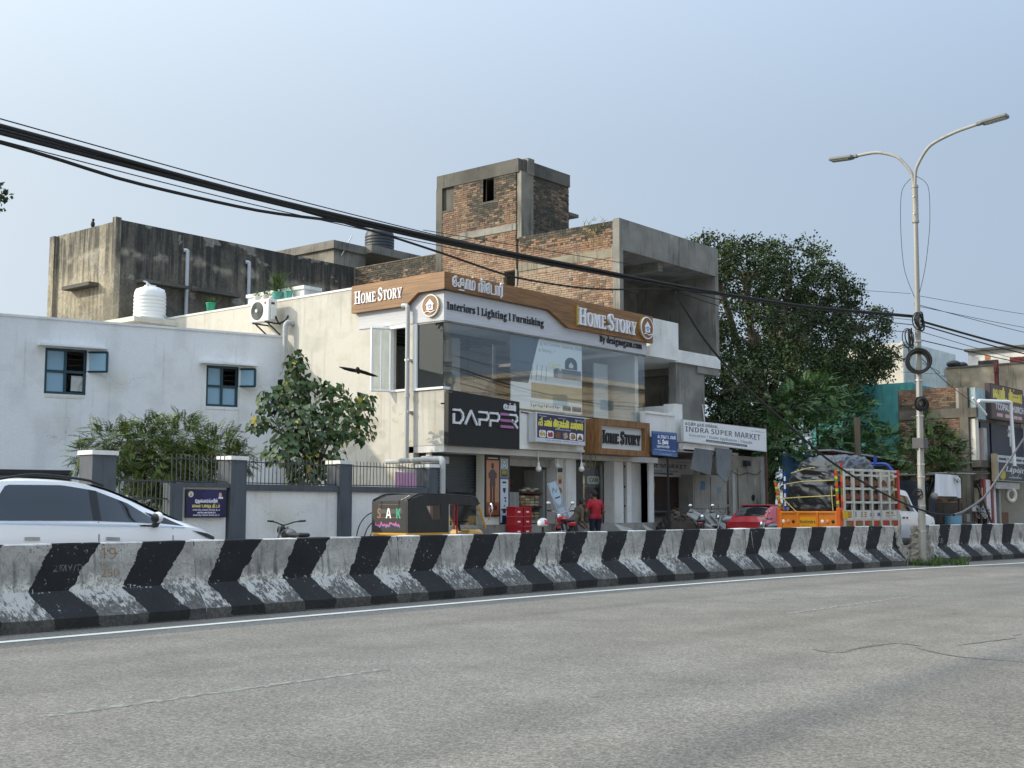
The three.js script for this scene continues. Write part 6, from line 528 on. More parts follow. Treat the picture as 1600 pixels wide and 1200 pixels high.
{ const L = [[20.25, 5.25, -23.5, .3], [20.2, 5.0, -23.5, .36], [20.07, 4.43, -23.5, .46], [20.58, 4.6, -23.5, .42], [19.47, 4.15, -23.5, .42], [19.19, 3.59, -23.5, .4], [21.44, 4.4, -23.5, .5], [22.46, 4.2, -23.5, .5], [22.35, 3.6, -23.5, .5], [20.14, 3.63, -23.2, .76], [21.19, 3.69, -23.2, .66], [19.75, 2.91, -23.2, .64], [20.78, 2.87, -23.2, .7], [20.37, 2.31, -23.2, .56]];
  const t = thing('tree', 'young broad leaved tree with heart shaped leaves beside the cream wall', 'tree', [20.6, FR, -23.4]); part(t, 'trunk', limbs([20.6, FR, -23.4], L, .07, 7, 2.4), bark);
  const hg = (() => { const w = .5, o = [[0, 0], [.2, .1], [.34, .0], [.44, .2], [.36, .55], [0, 1.05]], P = []; const z = (x, y) => -.5 * x * x - .12 * y * y; for (const s of [1, -1]) for (let i = 0; i < o.length - 1; i++) { const a = o[i], b = o[i + 1], m = [0, .42]; const q = [[0 * s, m[1]], [a[0] * s, a[1]], [b[0] * s, b[1]]]; if (s < 0) q.reverse(); for (const [x, y] of q) P.push(x, y, z(x, y) + Math.abs(x) * .28); } const g = new THREE.BufferGeometry(); g.setAttribute('position', new THREE.Float32BufferAttribute(P, 3)); g.computeVertexNormals(); g.setAttribute('uv', new THREE.Float32BufferAttribute(new Float32Array(P.length / 3 * 2), 2)); return g; })();
  const R = rng(41), lm = [[.045, .085, .025], [.06, .105, .03], [.035, .068, .022], [.085, .12, .035]].map((c) => mat({ color: lin(...c), roughness: .5, side: THREE.DoubleSide })), yl = mat({ color: lin(.45, .33, .03), roughness: .5, side: THREE.DoubleSide }); const tot = L.reduce((s, l) => s + l[3] * l[3], 0), inner = [], ci = [];
  const cr0 = part(t, 'crown', limbs([20.6, 1.6, -23.4], L, .035, 9, 2.5), bark); const M4 = new THREE.Matrix4(), Q = new THREE.Quaternion(), O = ORI.get(t); let outer = 0; const all = [];
  for (const l of L) { const n = Math.round(1900 * l[3] * l[3] / tot); for (let i = 0; i < n; i++) { const d = rvec(R), k = .3 + .62 * Math.sqrt(R()), p = V(l[0] + d.x * l[3] * k, l[1] + d.y * l[3] * k * .9, l[2] + d.z * l[3] * k), s = .10 + R() * .095; const dn = V(d.x * .5 + (R() - .5) * .8, -.75 + R() * .5, d.z * .5 + (R() - .5) * .8).normalize(), nn = V(d.x + (R() - .5), .6, d.z + (R() - .5) + .3).normalize(), xx = V(0, 0, 0).crossVectors(dn, nn).normalize(), zz = V(0, 0, 0).crossVectors(xx, dn); M4.makeBasis(xx, dn, zz); all.push([p, new THREE.Quaternion().setFromRotationMatrix(M4), s, p.z - p.x * .6 + d.z * .3]); } }
  all.sort((a, b) => b[3] - a[3]); all.forEach(([p, q, s], i) => { if (i < 290) { const m = inst(cr0, 'leaf', hg, R() < .035 ? yl : lm[i % 4], 0, 0, 0); m.position.set(p.x - O[0], p.y - O[1], p.z - O[2]); m.quaternion.copy(q); m.scale.setScalar(s); } else { const g = hg.clone(); g.applyMatrix4(new THREE.Matrix4().compose(p, q, V(s, s, s))); const c = R() < .012 ? [.45, .33, .03] : [[.045, .085, .025], [.06, .105, .03], [.035, .068, .022], [.085, .12, .035]][i % 4]; const n = g.attributes.position.count, a = new Float32Array(n * 3); for (let k = 0; k < n; k++) a.set(c, k * 3); g.setAttribute('color', new THREE.BufferAttribute(a, 3)); inner.push(g); } });
  const far = part(t, 'further_leaves', inner, leafMat(), { kind: 'stuff' }); }
{ const L = [[15.25, 9.37, -30, .6], [14.9, 8.65, -30, .66], [14.6, 9.6, -30, .8], [14.2, 8.9, -30, .9]]; const t = thing('tree', 'tree whose twigs just enter the left edge of the picture', 'tree', [13.6, 0, -30]); part(t, 'trunk', limbs([13.6, 0, -30], L, .16, 8, 7.6), bark); part(t, 'crown', crown(L, 130, 16, .16, G1, 17, .9, .22), leafMat()); }
// yard ferns and leaf litter behind the railings
{ const R = rng(61), o = []; for (let i = 0; i < 40; i++) tuft(R, 16.5 + R() * 5.2, 1.0, -21.6 - R() * .8, 14, .9, .35, o, .7); single('yard_plants', 'low dark green plants growing behind the railings', 'plants', triGeo(o), mat({ color: lin(.035, .06, .02), side: THREE.DoubleSide }), null, 'stuff'); }

// ---------------------------------------------------------------- street lamp, cables
{ const X = 34, Z = -13.2, t = thing('street_lamp', 'tall white double armed street lamp in the barrier gap', 'street lamp', [X, 0, Z]); const w = mat({ color: lin(.44, .435, .415), map: T.grime, roughness: .5 });
  part(t, 'pole', [rod([X, 0, Z], [X, 9.6, Z + .12], .105, .065, 16), rod([X, 9.6, Z + .12], [X, 10.7, Z + .13], .085, .085, 14)], w); part(t, 'collar', rod([X, 9.62, Z + .12], [X, 9.66, Z + .12], .1, .1, 14), w); part(t, 'collar', rod([X, 10.62, Z + .13], [X, 10.66, Z + .13], .1, .1, 14), w); for (const y of [9.85, 10.35]) part(t, 'bolt', rod([X - .13, y, Z + .12], [X + .13, y, Z + .12], .018), M.steel);
  const arm = (s, pts, head, tilt) => { part(t, 'arm', tube(pts, .045, 40, 10), w); const g = [rbx(-.36, .36, -.055, .05, -.15, .15, .04, 3), rbx(-.5, -.3, -.04, .05, -.07, .07, .02)]; const q = (k) => { k.rotateZ(tilt); if (s > 0) k.rotateY(-PI / 2); else k.rotateY(PI / 2); k.translate(...head); return k; }; const h = part(t, 'lamp_head', g.map(q), mat({ color: lin(.16, .17, .16), roughness: .5 })); part(h, 'lens', q(bx(-.25, .3, -.068, -.054, -.11, .11)), mat({ color: lin(.35, .36, .33), roughness: .3 })); };
  arm(1, [[X, 10.66, Z + .13], [X, 11.2, Z + .2], [X, 11.75, Z + .6], [X, 12.0, Z + 1.3], [X, 12.12, Z + 2.0]], [X, 12.16, Z + 2.42], .1); arm(-1, [[X, 10.66, Z + .1], [X, 11.1, Z + .03], [X, 11.6, Z - .35], [X, 11.85, Z - .95], [X, 11.87, Z - 1.65]], [X, 11.88, Z - 2.05], .05);
  for (const s of [1, -1]) part(t, 'lamp_wire', tube([[X, 11.0, Z + .13], [X, 10.6, Z + .13 + s * .38], [X, 9.5, Z + .1 + s * .42], [X, 8.3, Z + .05 + s * .3], [X, 7.3, Z + .08]], .008, 30, 5), M.rubber);
  part(t, 'clamp_box', rbx(X - .16, X + .16, 3.2, 3.5, Z - .13, Z + .2, .015), mat({ color: lin(.08, .08, .085), roughness: .6 })); for (const y of [.9, 1.6, 2.4, 2.75, 4.1, 5.1, 6.2]) part(t, 'strap', rod([X, y, Z + y * .012], [X, y + .04, Z + y * .012], .112, .112, 14), M.steel); part(t, 'service_pipe', rod([X - .14, 2.6, Z + .06], [X - .13, 5.2, Z + .1], .022), M.pvc);
  const coil = (label, y, z, r, n, th, tx, an = -1.05) => { const c = thing('cable_coil', label, 'cable coil', [X, y, z], 0, 'coils of cable hung on the lamp pole', true); const R = rng(n * 7 + 1); for (let i = 0; i < n; i++) { const g = new THREE.TorusGeometry(r * (.9 + R() * .2), th * (.8 + R() * .5), 6, 40); g.rotateX((R() - .5) * .3); g.rotateY(an + (R() - .5) * tx); g.translate((R() - .5) * .07 - .13, (R() - .5) * .08, (R() - .5) * .1); part(c, 'loop', g, M.rubber); } return c; };
  coil('large round coil of black cable hung on the lamp pole', 5.62, Z + .12, .31, 12, .018, .2); coil('small tight coil of black cable low on the lamp pole', 4.45, Z + .16, .15, 14, .024, .25, -.7); coil('narrow upright coil of black cable at the cable crossing', 6.75, Z + .2, .22, 6, .018, .5, -.05); coil('tangled thin loops of wire beside the large coil', 5.9, Z - .3, .2, 6, .006, 1.6); coil('black coil hung at mirror height on the lamp pole', 1.95, Z - .04, .1, 5, .01, .3); coil('loose bunch of black cable below the crossing', 6.3, Z - .1, .24, 6, .014, .8, .1); }
{ const cab = (label, pts, r, m = M.rubber, n = 60) => { const g = tube(pts, r, n, 6); const o = single('overhead_cable', label, 'cable', g, m, 'cables strung to the lamp pole'); return o; }; const Z = -13.3;
  const main = [[-8, 6.25], [2, 5.92], [6.98, 5.82], [10.67, 5.77], [14.58, 5.80], [18.06, 5.92], [21.6, 6.06], [27.07, 6.36], [34, 6.95]]; const R = rng(71); const names = ['thickest black cable of the long overhead bundle', 'second black cable twisted into the overhead bundle', 'third black cable along the underside of the overhead bundle', 'fourth black cable along the top of the overhead bundle', 'fifth thin cable inside the overhead bundle'];
  [.034, .026, .024, .02, .016].forEach((r, i) => cab(names[i], main.map(([x, y], k) => [x, y + [0, .04, -.045, .065, -.025][i] * (1 - k * .07) + (R() - .5) * .03, Z + [0, .05, .02, -.04, -.06][i] + (R() - .5) * .05]), r, M.rubber, 90));
  cab('thin wire just above the overhead bundle at the left', main.map(([x, y]) => [x, y + .13 * cl(1 - (x - 4) / 16) + .03, Z]), .008); cab('thin wire just below the overhead bundle', main.map(([x, y]) => [x, y - .1 - .05 * Math.sin(x * .2), Z + .1]), .007); cab('lower single cable that joins the bundle left of the tower', [[-8, 6.0], [2, 5.78], [6.98, 5.68], [8.67, 5.58], [10.68, 5.59], [12.2, 5.71], [14, 5.8]].map(([x, y]) => [x, y, Z]), .022); cab('cable that sags below the bundle in front of the wood sign', [[11.5, 5.74], [13.13, 5.68], [14.43, 5.60], [16.21, 5.48], [18.05, 5.55], [19.28, 5.68], [21.34, 5.97], [23, 6.1]].map(([x, y]) => [x, y, Z]), .018); cab('second sagging cable left of the tree', [[21.3, 6.0], [24, 6.0], [27, 6.15], [30, 6.4], [34, 6.7]].map(([x, y]) => [x, y, Z + .05]), .012); cab('third sagging cable left of the lamp pole', [[21.0, 5.98], [25, 5.85], [29, 6.1], [34, 6.5]].map(([x, y]) => [x, y, Z - .05]), .01); cab('topmost thin wire reaching the lamp pole from the left', [[14, 5.9], [22, 6.4], [28, 6.95], [34, 7.6]].map(([x, y]) => [x, y, Z]), .006);
  cab('slack cable drooping across the pickup truck', [[21.4, 5.95], [22.58, 5.08], [24.19, 4.26], [26.27, 3.49], [28.26, 2.77], [30.46, 2.14], [32.5, 1.69], [34.2, 1.42], [35.4, 1.36]].map(([x, y], i) => [x, y, Z + (i > 4 ? (i - 4) * .1 : 0)]), .026); cab('rising end of the slack cable, its sky light painted as grey', [[35.4, 1.36, -12.8], [36.6, 1.48, -12.9], [38.6, 1.9, -13.0], [40.5, 2.66, -13.1], [43.2, 3.84, -13.2], [46.5, 5.4, -13.3]], .036, mat({ color: lin(.13, .125, .12), roughness: .7 }));  // rising end of one cable, greyed in colour to look skylit
  const rt = [['heavy black cable leaving the lamp pole to the right', 6.85, [58, 7.1, -8.4], .035, .55], ['second heavy black cable leaving the lamp pole to the right', 6.75, [58, 7.0, -8.6], .02, .6], ['lowest thin cable leaving the lamp pole to the right', 6.3, [58, 6.3, -8.3], .014, .35], ['upper thin wire leaving the lamp pole to the right', 7.55, [58, 8.4, -8.4], .007, .2], ['middle thin wire leaving the lamp pole to the right', 7.25, [58, 7.9, -8.4], .008, .3], ['thin wire crossing the heavy cables right of the pole', 7.3, [58, 6.9, -8.2], .009, .25], ['thin slack wire under the heavy cables right of the pole', 6.55, [58, 6.9, -8.2], .009, .7]];
  for (const [lb, y, e, r, sag] of rt) cab(lb, [0, .2, .4, .6, .8, 1].map((t) => [mix(34, e[0], t), mix(y, e[1], t) - sag * 4 * t * (1 - t), mix(Z + .1, e[2], t)]), r, M.rubber, 40); cab('thin wire slanting down to the brick house at the right', [[34, 5.9, -13.2], [43, 5.9, -15.6], [53.2, 6.0, -18.2]], .012); cab('thin wire to the pale house behind the pole', [[34, 5.7, -13.2], [46, 6.6, -17], [62, 8.6, -24.9]], .009); }
// ---------------------------------------------------------------- houses at the right
{ const t = thing('brick_house', 'brick house with a bare side wall and a blue shopfront under the brown sign', 'house', [52.9, 0, -18]); const tn = (z, y, R) => { const n = fbm(z, y, 0, 0, 3, 401); return R() < sst(.45, .7, n + (y > 5.6 ? .12 : 0)) * .7 ? pick(BR.moss.concat([[.16, .10, .07]]), R) : pick(BR.old.concat([[.26, .12, .075]]), R); };
  part(t, 'mortar_wall', bx(52.9, 53.1, 0, 6.72, -21.4, -18.3), mortarDark); part(t, 'bricks', [bricks('z', 52.9, -21.35, -18.5, 5.85, 6.74, 51, tn), bricks('z', 52.9, -21.35, -18.75, 1.8, 5.4, 52, tn)], brickMat, { kind: 'stuff' }); const c = mat({ color: lin(.22, .205, .18), map: T.conc, bumpMap: T.plasterBump, bumpScale: .01 }); part(t, 'beam', bx(52.85, 53.1, 5.42, 5.82, -21.35, -18.0), c); part(t, 'column', bx(52.84, 53.1, 0, 6.7, -18.72, -18.35), c); part(t, 'plaster_splash', rbx(52.86, 52.9, 5.8, 6.68, -18.85, -18.7, .015), M.conc);
  part(t, 'pale_blue_wall', bx(52.95, 54.2, 5.35, 6.68, -18.35, -18.05), mat({ color: lin(.46, .60, .66), map: T.grime })); part(t, 'cream_pier', [bx(52.95, 53.35, 3.6, 5.4, -18.35, -18.1)], M.cream); part(t, 'pink_shutter', bx(53.35, 53.8, 3.6, 4.9, -18.3, -18.2), mat({ color: lin(.42, .24, .21) })); part(t, 'window_post', bx(53.8, 54.2, 3.6, 5.0, -18.3, -18.05), M.lightGrey); part(t, 'blue_front', [bx(54.2, 55.3, 3.6, 5.3, -18.4, -18.3), bx(55.55, 60, 3.6, 5.3, -18.4, -18.3)], mat({ color: lin(.02, .035, .075), roughness: .4 })); part(t, 'front_slab', bx(52.9, 60, 3.3, 3.6, -19, -17.9), c); part(t, 'concrete_apron', [bx(53.2, 55.2, 2.75, 3.3, -18.4, -18.0), bx(54.3, 55.2, 2.5, 3.6, -18.1, -17.95)], c); part(t, 'upper_wall', bx(53, 60, 5.3, 6.7, -21, -18.4), M.conc); part(t, 'rear_wall', [bx(53.1, 60, 0, 6.6, -21.5, -21.3), bx(53.1, 60, 6.4, 6.6, -21.3, -18.4)], c);
  for (const [x, a] of [[53.0, 0], [53.9, 1]]) part(t, 'red_stripe', bx(x + a * .06, x + .28 + a * .02, .2, 2.8, -17.98, -17.86), mat({ color: lin(.20, .012, .02), roughness: .35 })); part(t, 'white_column', bx(53.28, 54.6, .2, 2.78, -18.05, -17.9), mat({ color: lin(.62, .62, .66), roughness: .4 })); part(t, 'front_room', [bx(54.7, 60, .2, 2.5, -19.6, -19.5)], M.inner); part(t, 'tyre_sign', new THREE.TorusGeometry(.26, .09, 10, 24).rotateY(-.4).translate(56.3, 2.15, -17.8), M.cream); part(t, 'crate', rbx(55.9, 56.8, .2, 1.4, -18.6, -18.1, .02), mat({ color: lin(.16, .09, .055) })); part(t, 'teal_panel', bx(55.4, 56.3, 1.2, 1.8, -19, -18.9), mat({ color: lin(.06, .14, .15) })); part(t, 'grey_pillar', bx(55.0, 55.25, .2, 2.5, -18.1, -17.9), M.grey); }
{ const tx = ctex(512, 256, (g, W, H) => { g.fillStyle = '#5a4d50'; g.fillRect(0, 0, W, H); drawTamil(g, 'ஜெபவீடு', 34, 36, 210, 62, '#d9cb62', 2.4); drawTamil(g, 'திருச்சபை', 276, 36, 220, 62, '#d9cb62', 2.4); g.fillStyle = '#dfe3ec'; g.font = 'bold 70px sans-serif'; g.save(); g.translate(64, 186); g.scale(.82, 1); g.fillText('TCOPAL', 0, 0); g.fillText('CHURCH', 272, 0); g.restore(); g.fillStyle = '#c9a7aa'; for (const [x, w] of [[80, 90], [210, 120], [350, 60], [420, 60]]) g.fillRect(x, 212, w, 26); }); const t = thing('church_sign', 'brown church sign board with yellow Tamil and white letters', 'sign', [54.2, 5.4, -17.95], 0, null, true); part(t, 'board', ext([[0, 0], [4.5, .02], [4.5, 1.56], [0, 1.56]], -.12, .1), mat({ color: lin(.07, .055, .055) })); part(t, 'printed_face', face(.12, 4.46, .06, 1.52, .106), mat({ map: tx, roughness: .5 })); part(t, 'blue_panel', bx(4.55, 6, .1, 1.3, -.1, .06), mat({ color: lin(.10, .11, .30) })); }
{ const t = thing('roof_cross', 'small red cross on a post above the brown church sign', 'cross', [56.4, 6.5, -18.3]); const r = mat({ color: lin(.10, .02, .022) }); part(t, 'post', [bx(56.35, 56.45, 6.5, 7.1, -18.3, -18.2), bx(56.3, 56.5, 7.05, 8.1, -18.32, -18.18)], r); part(t, 'cross_arm', bx(56.18, 56.62, 7.6, 7.85, -18.3, -18.2), r); }
{ const t = thing('star_lantern', 'white paper star lantern hanging under the brown church sign', 'lantern', [56.5, 4.3, -17.8]); const p = []; for (let i = 0; i < 10; i++) { const a = i * PI / 5 + PI / 2, r = i % 2 ? .12 : .28; p.push([56.5 + Math.cos(a) * r, 4.95 + Math.sin(a) * r]); } part(t, 'star', ext(p, -17.86, -17.74, .02, [[[56.44, 4.89], [56.56, 4.89], [56.56, 5.01], [56.44, 5.01]]]), sm.white); part(t, 'tail', ext([[56.44, 4.75], [56.56, 4.75], [56.52, 4.3], [56.48, 4.3]], -17.82, -17.78), sm.white); part(t, 'string', rod([56.5, 5.2, -17.8], [56.5, 5.45, -17.8], .01), M.black); }
{ const t = thing('awning_pipe', 'white elbow pipe standing in front of the brown church sign', 'pipe', [55.4, 3.6, -17.3]); part(t, 'pipe', [rod([55.35, 3.4, -17.3], [55.15, 6.05, -17.3], .08, .075, 12), tube([[55.16, 5.95, -17.3], [55.14, 6.12, -17.3], [54.95, 6.16, -17.35], [54.8, 6.16, -17.4]], .078, 12, 10), rod([54.85, 6.16, -17.4], [52.9, 6.1, -17.9], .075, .075, 10), rod([52.5, 6.2, -18.0], [53.2, 5.5, -17.7], .05)], M.pvcWhite); }
{ const tx = ctex(512, 256, (g, W, H) => { g.fillStyle = '#3b3e4b'; g.fillRect(0, 0, W, H); g.fillStyle = '#b9c0c8'; g.fillRect(0, 0, W, 66); g.fillStyle = '#3b4452'; for (const [x, w] of [[10, 110], [140, 56], [208, 150], [372, 120]]) g.fillRect(x, 18, w, 24); g.fillStyle = '#dde1e6'; g.font = 'italic bold 74px serif'; g.save(); g.translate(100, 156); g.rotate(.05); g.scale(1.15, 1); g.fillText('Lapoit', 0, 0); g.restore(); g.strokeStyle = '#dde1e6'; g.lineWidth = 4; g.beginPath(); g.arc(250, 150, 66, 0, 7); g.stroke(); g.fillStyle = '#b5a43a'; g.beginPath(); g.ellipse(60, 196, 44, 52, 0, 0, 7); g.fill(); g.fillStyle = '#9aa0a8'; g.fillRect(150, 214, 200, 14); }); const t = thing('shop_sign', 'dark grey shop sign with looping white script at the right edge', 'shop sign', [54.2, 2.75, -17.75], 0, null, true); part(t, 'board', bx(0, 4.6, 0, 1.1, -.05, .12), sm.alu); part(t, 'printed_face', face(.05, 4.55, .02, 1.06, .126), mat({ map: tx, roughness: .5 })); part(t, 'edge_board', bx(-.32, -.04, -.02, 1.15, -.05, .12), mat({ color: lin(.55, .45, .32), map: T.grime })); part(t, 'under_box', bx(-.1, 3, -.34, -.06, -.05, .05), M.lightGrey); }
{ const t = thing('teal_house', 'turquoise painted wall between the large tree and the brick house', 'house', [56, 0, -23]); part(t, 'wall', bx(56, 56.3, 0, 7.4, -27, -22.0), mat({ color: lin(.10, .42, .44), map: T.grime })); part(t, 'front_wall', bx(56.3, 62, 0, 7.4, -22.4, -22.2), mat({ color: lin(.12, .40, .42), map: T.grime })); part(t, 'roof', bx(56.3, 62, 7.1, 7.3, -27, -22.4), M.conc); }
{ const t = thing('pale_house', 'pale blue upper storey with a cream side behind the lamp pole', 'house', [62.6, 0, -25]); part(t, 'front_wall', bx(62.8, 70.3, 5, 10.3, -25.2, -25), mat({ color: lin(.56, .67, .72), map: T.grime })); part(t, 'side_wall', bx(62.6, 62.8, 5, 10.2, -28.5, -25), M.cream); part(t, 'roof', bx(62.8, 70.3, 10, 10.15, -28.5, -25.2), M.conc); part(t, 'base', bx(62.8, 70.2, 0, 5, -25.4, -25.1), M.conc); part(t, 'drain', rod([64.2, 6, -24.9], [64.2, 9, -24.9], .06), M.pvc); const a = thing('air_conditioner', 'grey air conditioner outdoor unit on the pale blue upper wall', 'air conditioner', [69.4, 8.6, -24.8]); part(a, 'casing', rbx(69.0, 69.8, 8.75, 9.5, -24.95, -24.6, .03), M.lightGrey); part(a, 'fan_grille', new THREE.CylinderGeometry(.26, .26, .03, 20).rotateX(PI / 2).translate(69.3, 9.12, -24.585), M.grey); part(a, 'shelf', [bx(68.9, 70, 8.66, 8.74, -25, -24.5), bar([67.8, 8.9, -24.9], [68.9, 8.8, -24.8], .05)], M.conc); }
{ const t = thing('tan_house', 'weathered tan parapet wall above the brown church sign', 'house', [60, 0, -20]); part(t, 'side_wall', bx(60, 60.2, 6.4, 8.35, -21.8, -15), mat({ color: lin(.56, .50, .40), map: T.conc, bumpMap: T.plasterBump, bumpScale: .01 })); part(t, 'coping', bx(59.95, 60.25, 8.35, 8.43, -21.8, -15), M.concDark); part(t, 'front_wall', bx(60, 70, 0, 8.3, -15.2, -15), M.cream); part(t, 'lower_wall', bx(60, 60.2, 0, 6.4, -21.8, -15.2), M.cream); }
{ const t = thing('white_house', 'white upper house with a dark window and red shutters at the right edge', 'house', [64, 0, -21]); part(t, 'side_wall', bx(64, 64.2, 7, 9.6, -22.1, -15), M.white); part(t, 'roof_edge', bx(63.7, 64.5, 9.6, 9.72, -22.2, -15), M.concDark); part(t, 'window', bx(63.96, 64, 8.45, 9.1, -21.6, -20.6), M.black); part(t, 'red_shutter', bx(63.9, 64, 8.7, 9.15, -20.0, -19.45), mat({ color: lin(.16, .03, .03) })); part(t, 'red_shutter', bx(63.9, 64, 8.7, 9.15, -19.4, -18.9), mat({ color: lin(.16, .03, .03) })); part(t, 'orange_mark', bx(63.97, 64, 9.15, 9.35, -21.25, -21.0), mat({ color: lin(.6, .2, .06) })); part(t, 'base', bx(64.2, 72, 0, 9.5, -22, -15.3), M.white); const k = thing('roof_pile', 'dark bundle on the roof left of the white upper house', 'bundle', [63, 8.5, -22.4]); part(k, 'bundle', [ball(63, 8.9, -22.5, .35, 1.4, .6, 1), ball(63.3, 8.85, -22.2, .3, 1.2, .6, 1)], M.black); part(k, 'crate', rbx(62.6, 63.6, 8.3, 8.7, -22.9, -22.0, .03), M.grey); }
// ---------------------------------------------------------------- roadside shack with the white cloth
{ const t = thing('shack', 'dark roadside shack roofed with loose sheets behind the pickup cab', 'shack', [46.5, FR, -17.5]); const sh = mat({ color: lin(.25, .24, .225), map: T.grime, roughness: .6, metalness: .2 }), wd = mat({ color: lin(.12, .10, .085), map: T.grime }); const sheetG = (x0, x1, y, z0, z1, tz, m = sh) => { const g = bx(x0, x1, -.02, .02, z0, z1); g.rotateZ(tz); g.translate(0, y, 0); return part(t, 'roof_sheet', g, m); };
  sheetG(43.0, 47.2, 2.1, -19.8, -16.9, .015); sheetG(46.2, 50.6, 2.05, -19.6, -16.8, .018); sheetG(45.6, 48.8, 2.32, -19.2, -16.75, .012, M.lightGrey); sheetG(44.0, 45.6, 1.98, -18.0, -16.7, .018); part(t, 'roof_pole', [bar([45.8, 2.92, -16.8], [50.2, 3.02, -16.75], .05)], wd); for (const [x, z] of [[43.6, -17.0], [47.6, -17.0], [50.3, -17.1]]) part(t, 'post', rod([x, FR, z], [x + .05, 2.75, z], .06, .05, 8), wd); part(t, 'back_wall', bx(43, 52.6, FR, 2.7, -19.9, -19.8), mat({ color: lin(.07, .10, .16), map: T.grime })); part(t, 'side_wall', bx(42.9, 43, FR, 2.6, -19.8, -18.2), wd); part(t, 'slant_pole', bar([49.4, 2.5, -16.9], [50.6, 1.0, -16.8], .06), wd); part(t, 'table', [bx(47.0, 49.4, .95, 1.02, -17.6, -17.0), bx(47.1, 47.2, FR, .95, -17.5, -17.4), bx(49.2, 49.3, FR, .95, -17.5, -17.4)], wd); part(t, 'notice', bx(49.0, 49.4, 1.45, 1.7, -17.0, -16.98), M.lightGrey); part(t, 'bamboo', rod([51.2, 1.3, -17.4], [51.25, 2.4, -17.4], .09), mat({ color: lin(.5, .42, .2) })); for (let i = 0; i < 5; i++) part(t, 'box', rbx(47.2 + i * .42, 47.55 + i * .42, 1.03, 1.25 + (i % 3) * .1, -17.5, -17.15, .02), [wd, M.grey, mat({ color: lin(.2, .1, .06) })][i % 3]); part(t, 'pot', [ball(44.3, 2.0, -16.7, .14), rod([44.2, 2.0, -16.7], [45.2, 2.15, -16.7], .03)], M.grey); }
{ const g = new THREE.PlaneGeometry(2.5, .8, 40, 14), p = g.attributes.position; for (let i = 0; i < p.count; i++) { const x = p.getX(i), y = p.getY(i); p.setZ(i, .07 * Math.sin(x * 5 + y) * (.5 - y) + .04 * Math.sin(x * 11) * (.5 - y)); if (x > 1.1) p.setY(i, y - .05 + (y > .35 ? -.08 * (x - 1.1) / .15 : 0)); p.setX(i, x * (1 + .03 * (.4 - y))); } g.computeVertexNormals(); g.translate(45.5, 2.4, -16.62); single('hanging_cloth', 'white cloth hung out over the edge of the shack roof', 'cloth', g, mat({ color: lin(.74, .76, .80), roughness: .9, side: THREE.DoubleSide })); }
{ const t = thing('barrel', 'pale blue plastic barrel beside the shack', 'barrel', [46.1, FR, -16.7]); part(t, 'drum', new THREE.LatheGeometry([[0, 0], [.3, 0], [.32, .1], [.3, .35], [.33, .38], [.3, .42], [.3, .75], [.33, .78], [.3, .82], [.31, 1.08], [.27, 1.1], [0, 1.1]].map(([a, b]) => new THREE.Vector2(a, b)), 24).translate(46.1, FR, -16.7), mat({ color: lin(.12, .28, .38), roughness: .5 })); part(t, 'lid', new THREE.CylinderGeometry(.29, .29, .05, 20).translate(46.1, FR + 1.12, -16.7), mat({ color: lin(.07, .18, .3) })); }
single('lamp_sign', 'round cornered lit sign box behind the pickup cab', 'sign box', rbx(42.2, 43.4, 2.3, 2.95, -18.3, -18.1, .09, 4), mat({ color: lin(.62, .55, .36), roughness: .4 }));
single('blue_board', 'blue painted railing board behind the tarpaulin load', 'board', [bx(41.9, 46, 2.65, 2.85, -20.1, -20.0), bx(41.9, 46, 2.3, 2.5, -20.1, -20.0), bx(42, 42.15, .3, 2.9, -20.2, -20.1), bx(45.7, 45.85, .3, 2.9, -20.2, -20.1), bx(42.15, 45.7, .4, 2.2, -20.14, -20.1)], mat({ color: lin(.015, .06, .24), roughness: .5 }));
{ const t = thing('red_shed', 'red walled shed with a sheet roof below the feathery tree', 'shed', [47, 0, -20.6]); part(t, 'wall', bx(44.6, 48.6, .3, 3.75, -21.2, -20.9), mat({ color: lin(.16, .045, .03), map: T.grime })); const g = bx(44.2, 52, -.03, .03, -21.6, -20.5); g.rotateZ(-.03); g.translate(0, 5.1, 0); part(t, 'roof_sheet', g, M.lightGrey); part(t, 'dark_front', bx(48.6, 52.4, .3, 3.5, -21.2, -21.0), mat({ color: lin(.12, .10, .09), map: T.grime })); part(t, 'post', bx(52.2, 52.4, .3, 3.5, -20.9, -20.7), M.concDark); }
single('utility_pole', 'short weathered wooden pole in front of the feathery tree', 'pole', [rod([46.0, .3, -20.3], [46.0, 5.1, -20.3], .13, .12, 10), bar([45.95, 5.0, -20.25], [46.2, 4.8, -20.2], .05)], mat({ color: lin(.2, .165, .12), map: T.grime }));
single('blue_screen', 'flat dark blue screen beneath the large tree beside the kiosk', 'screen', [bx(42.0, 46, .3, 3.6, -21.5, -21.4)], mat({ color: lin(.03, .10, .20), map: T.grime }));  // flat dark blue slab standing below the tree crown
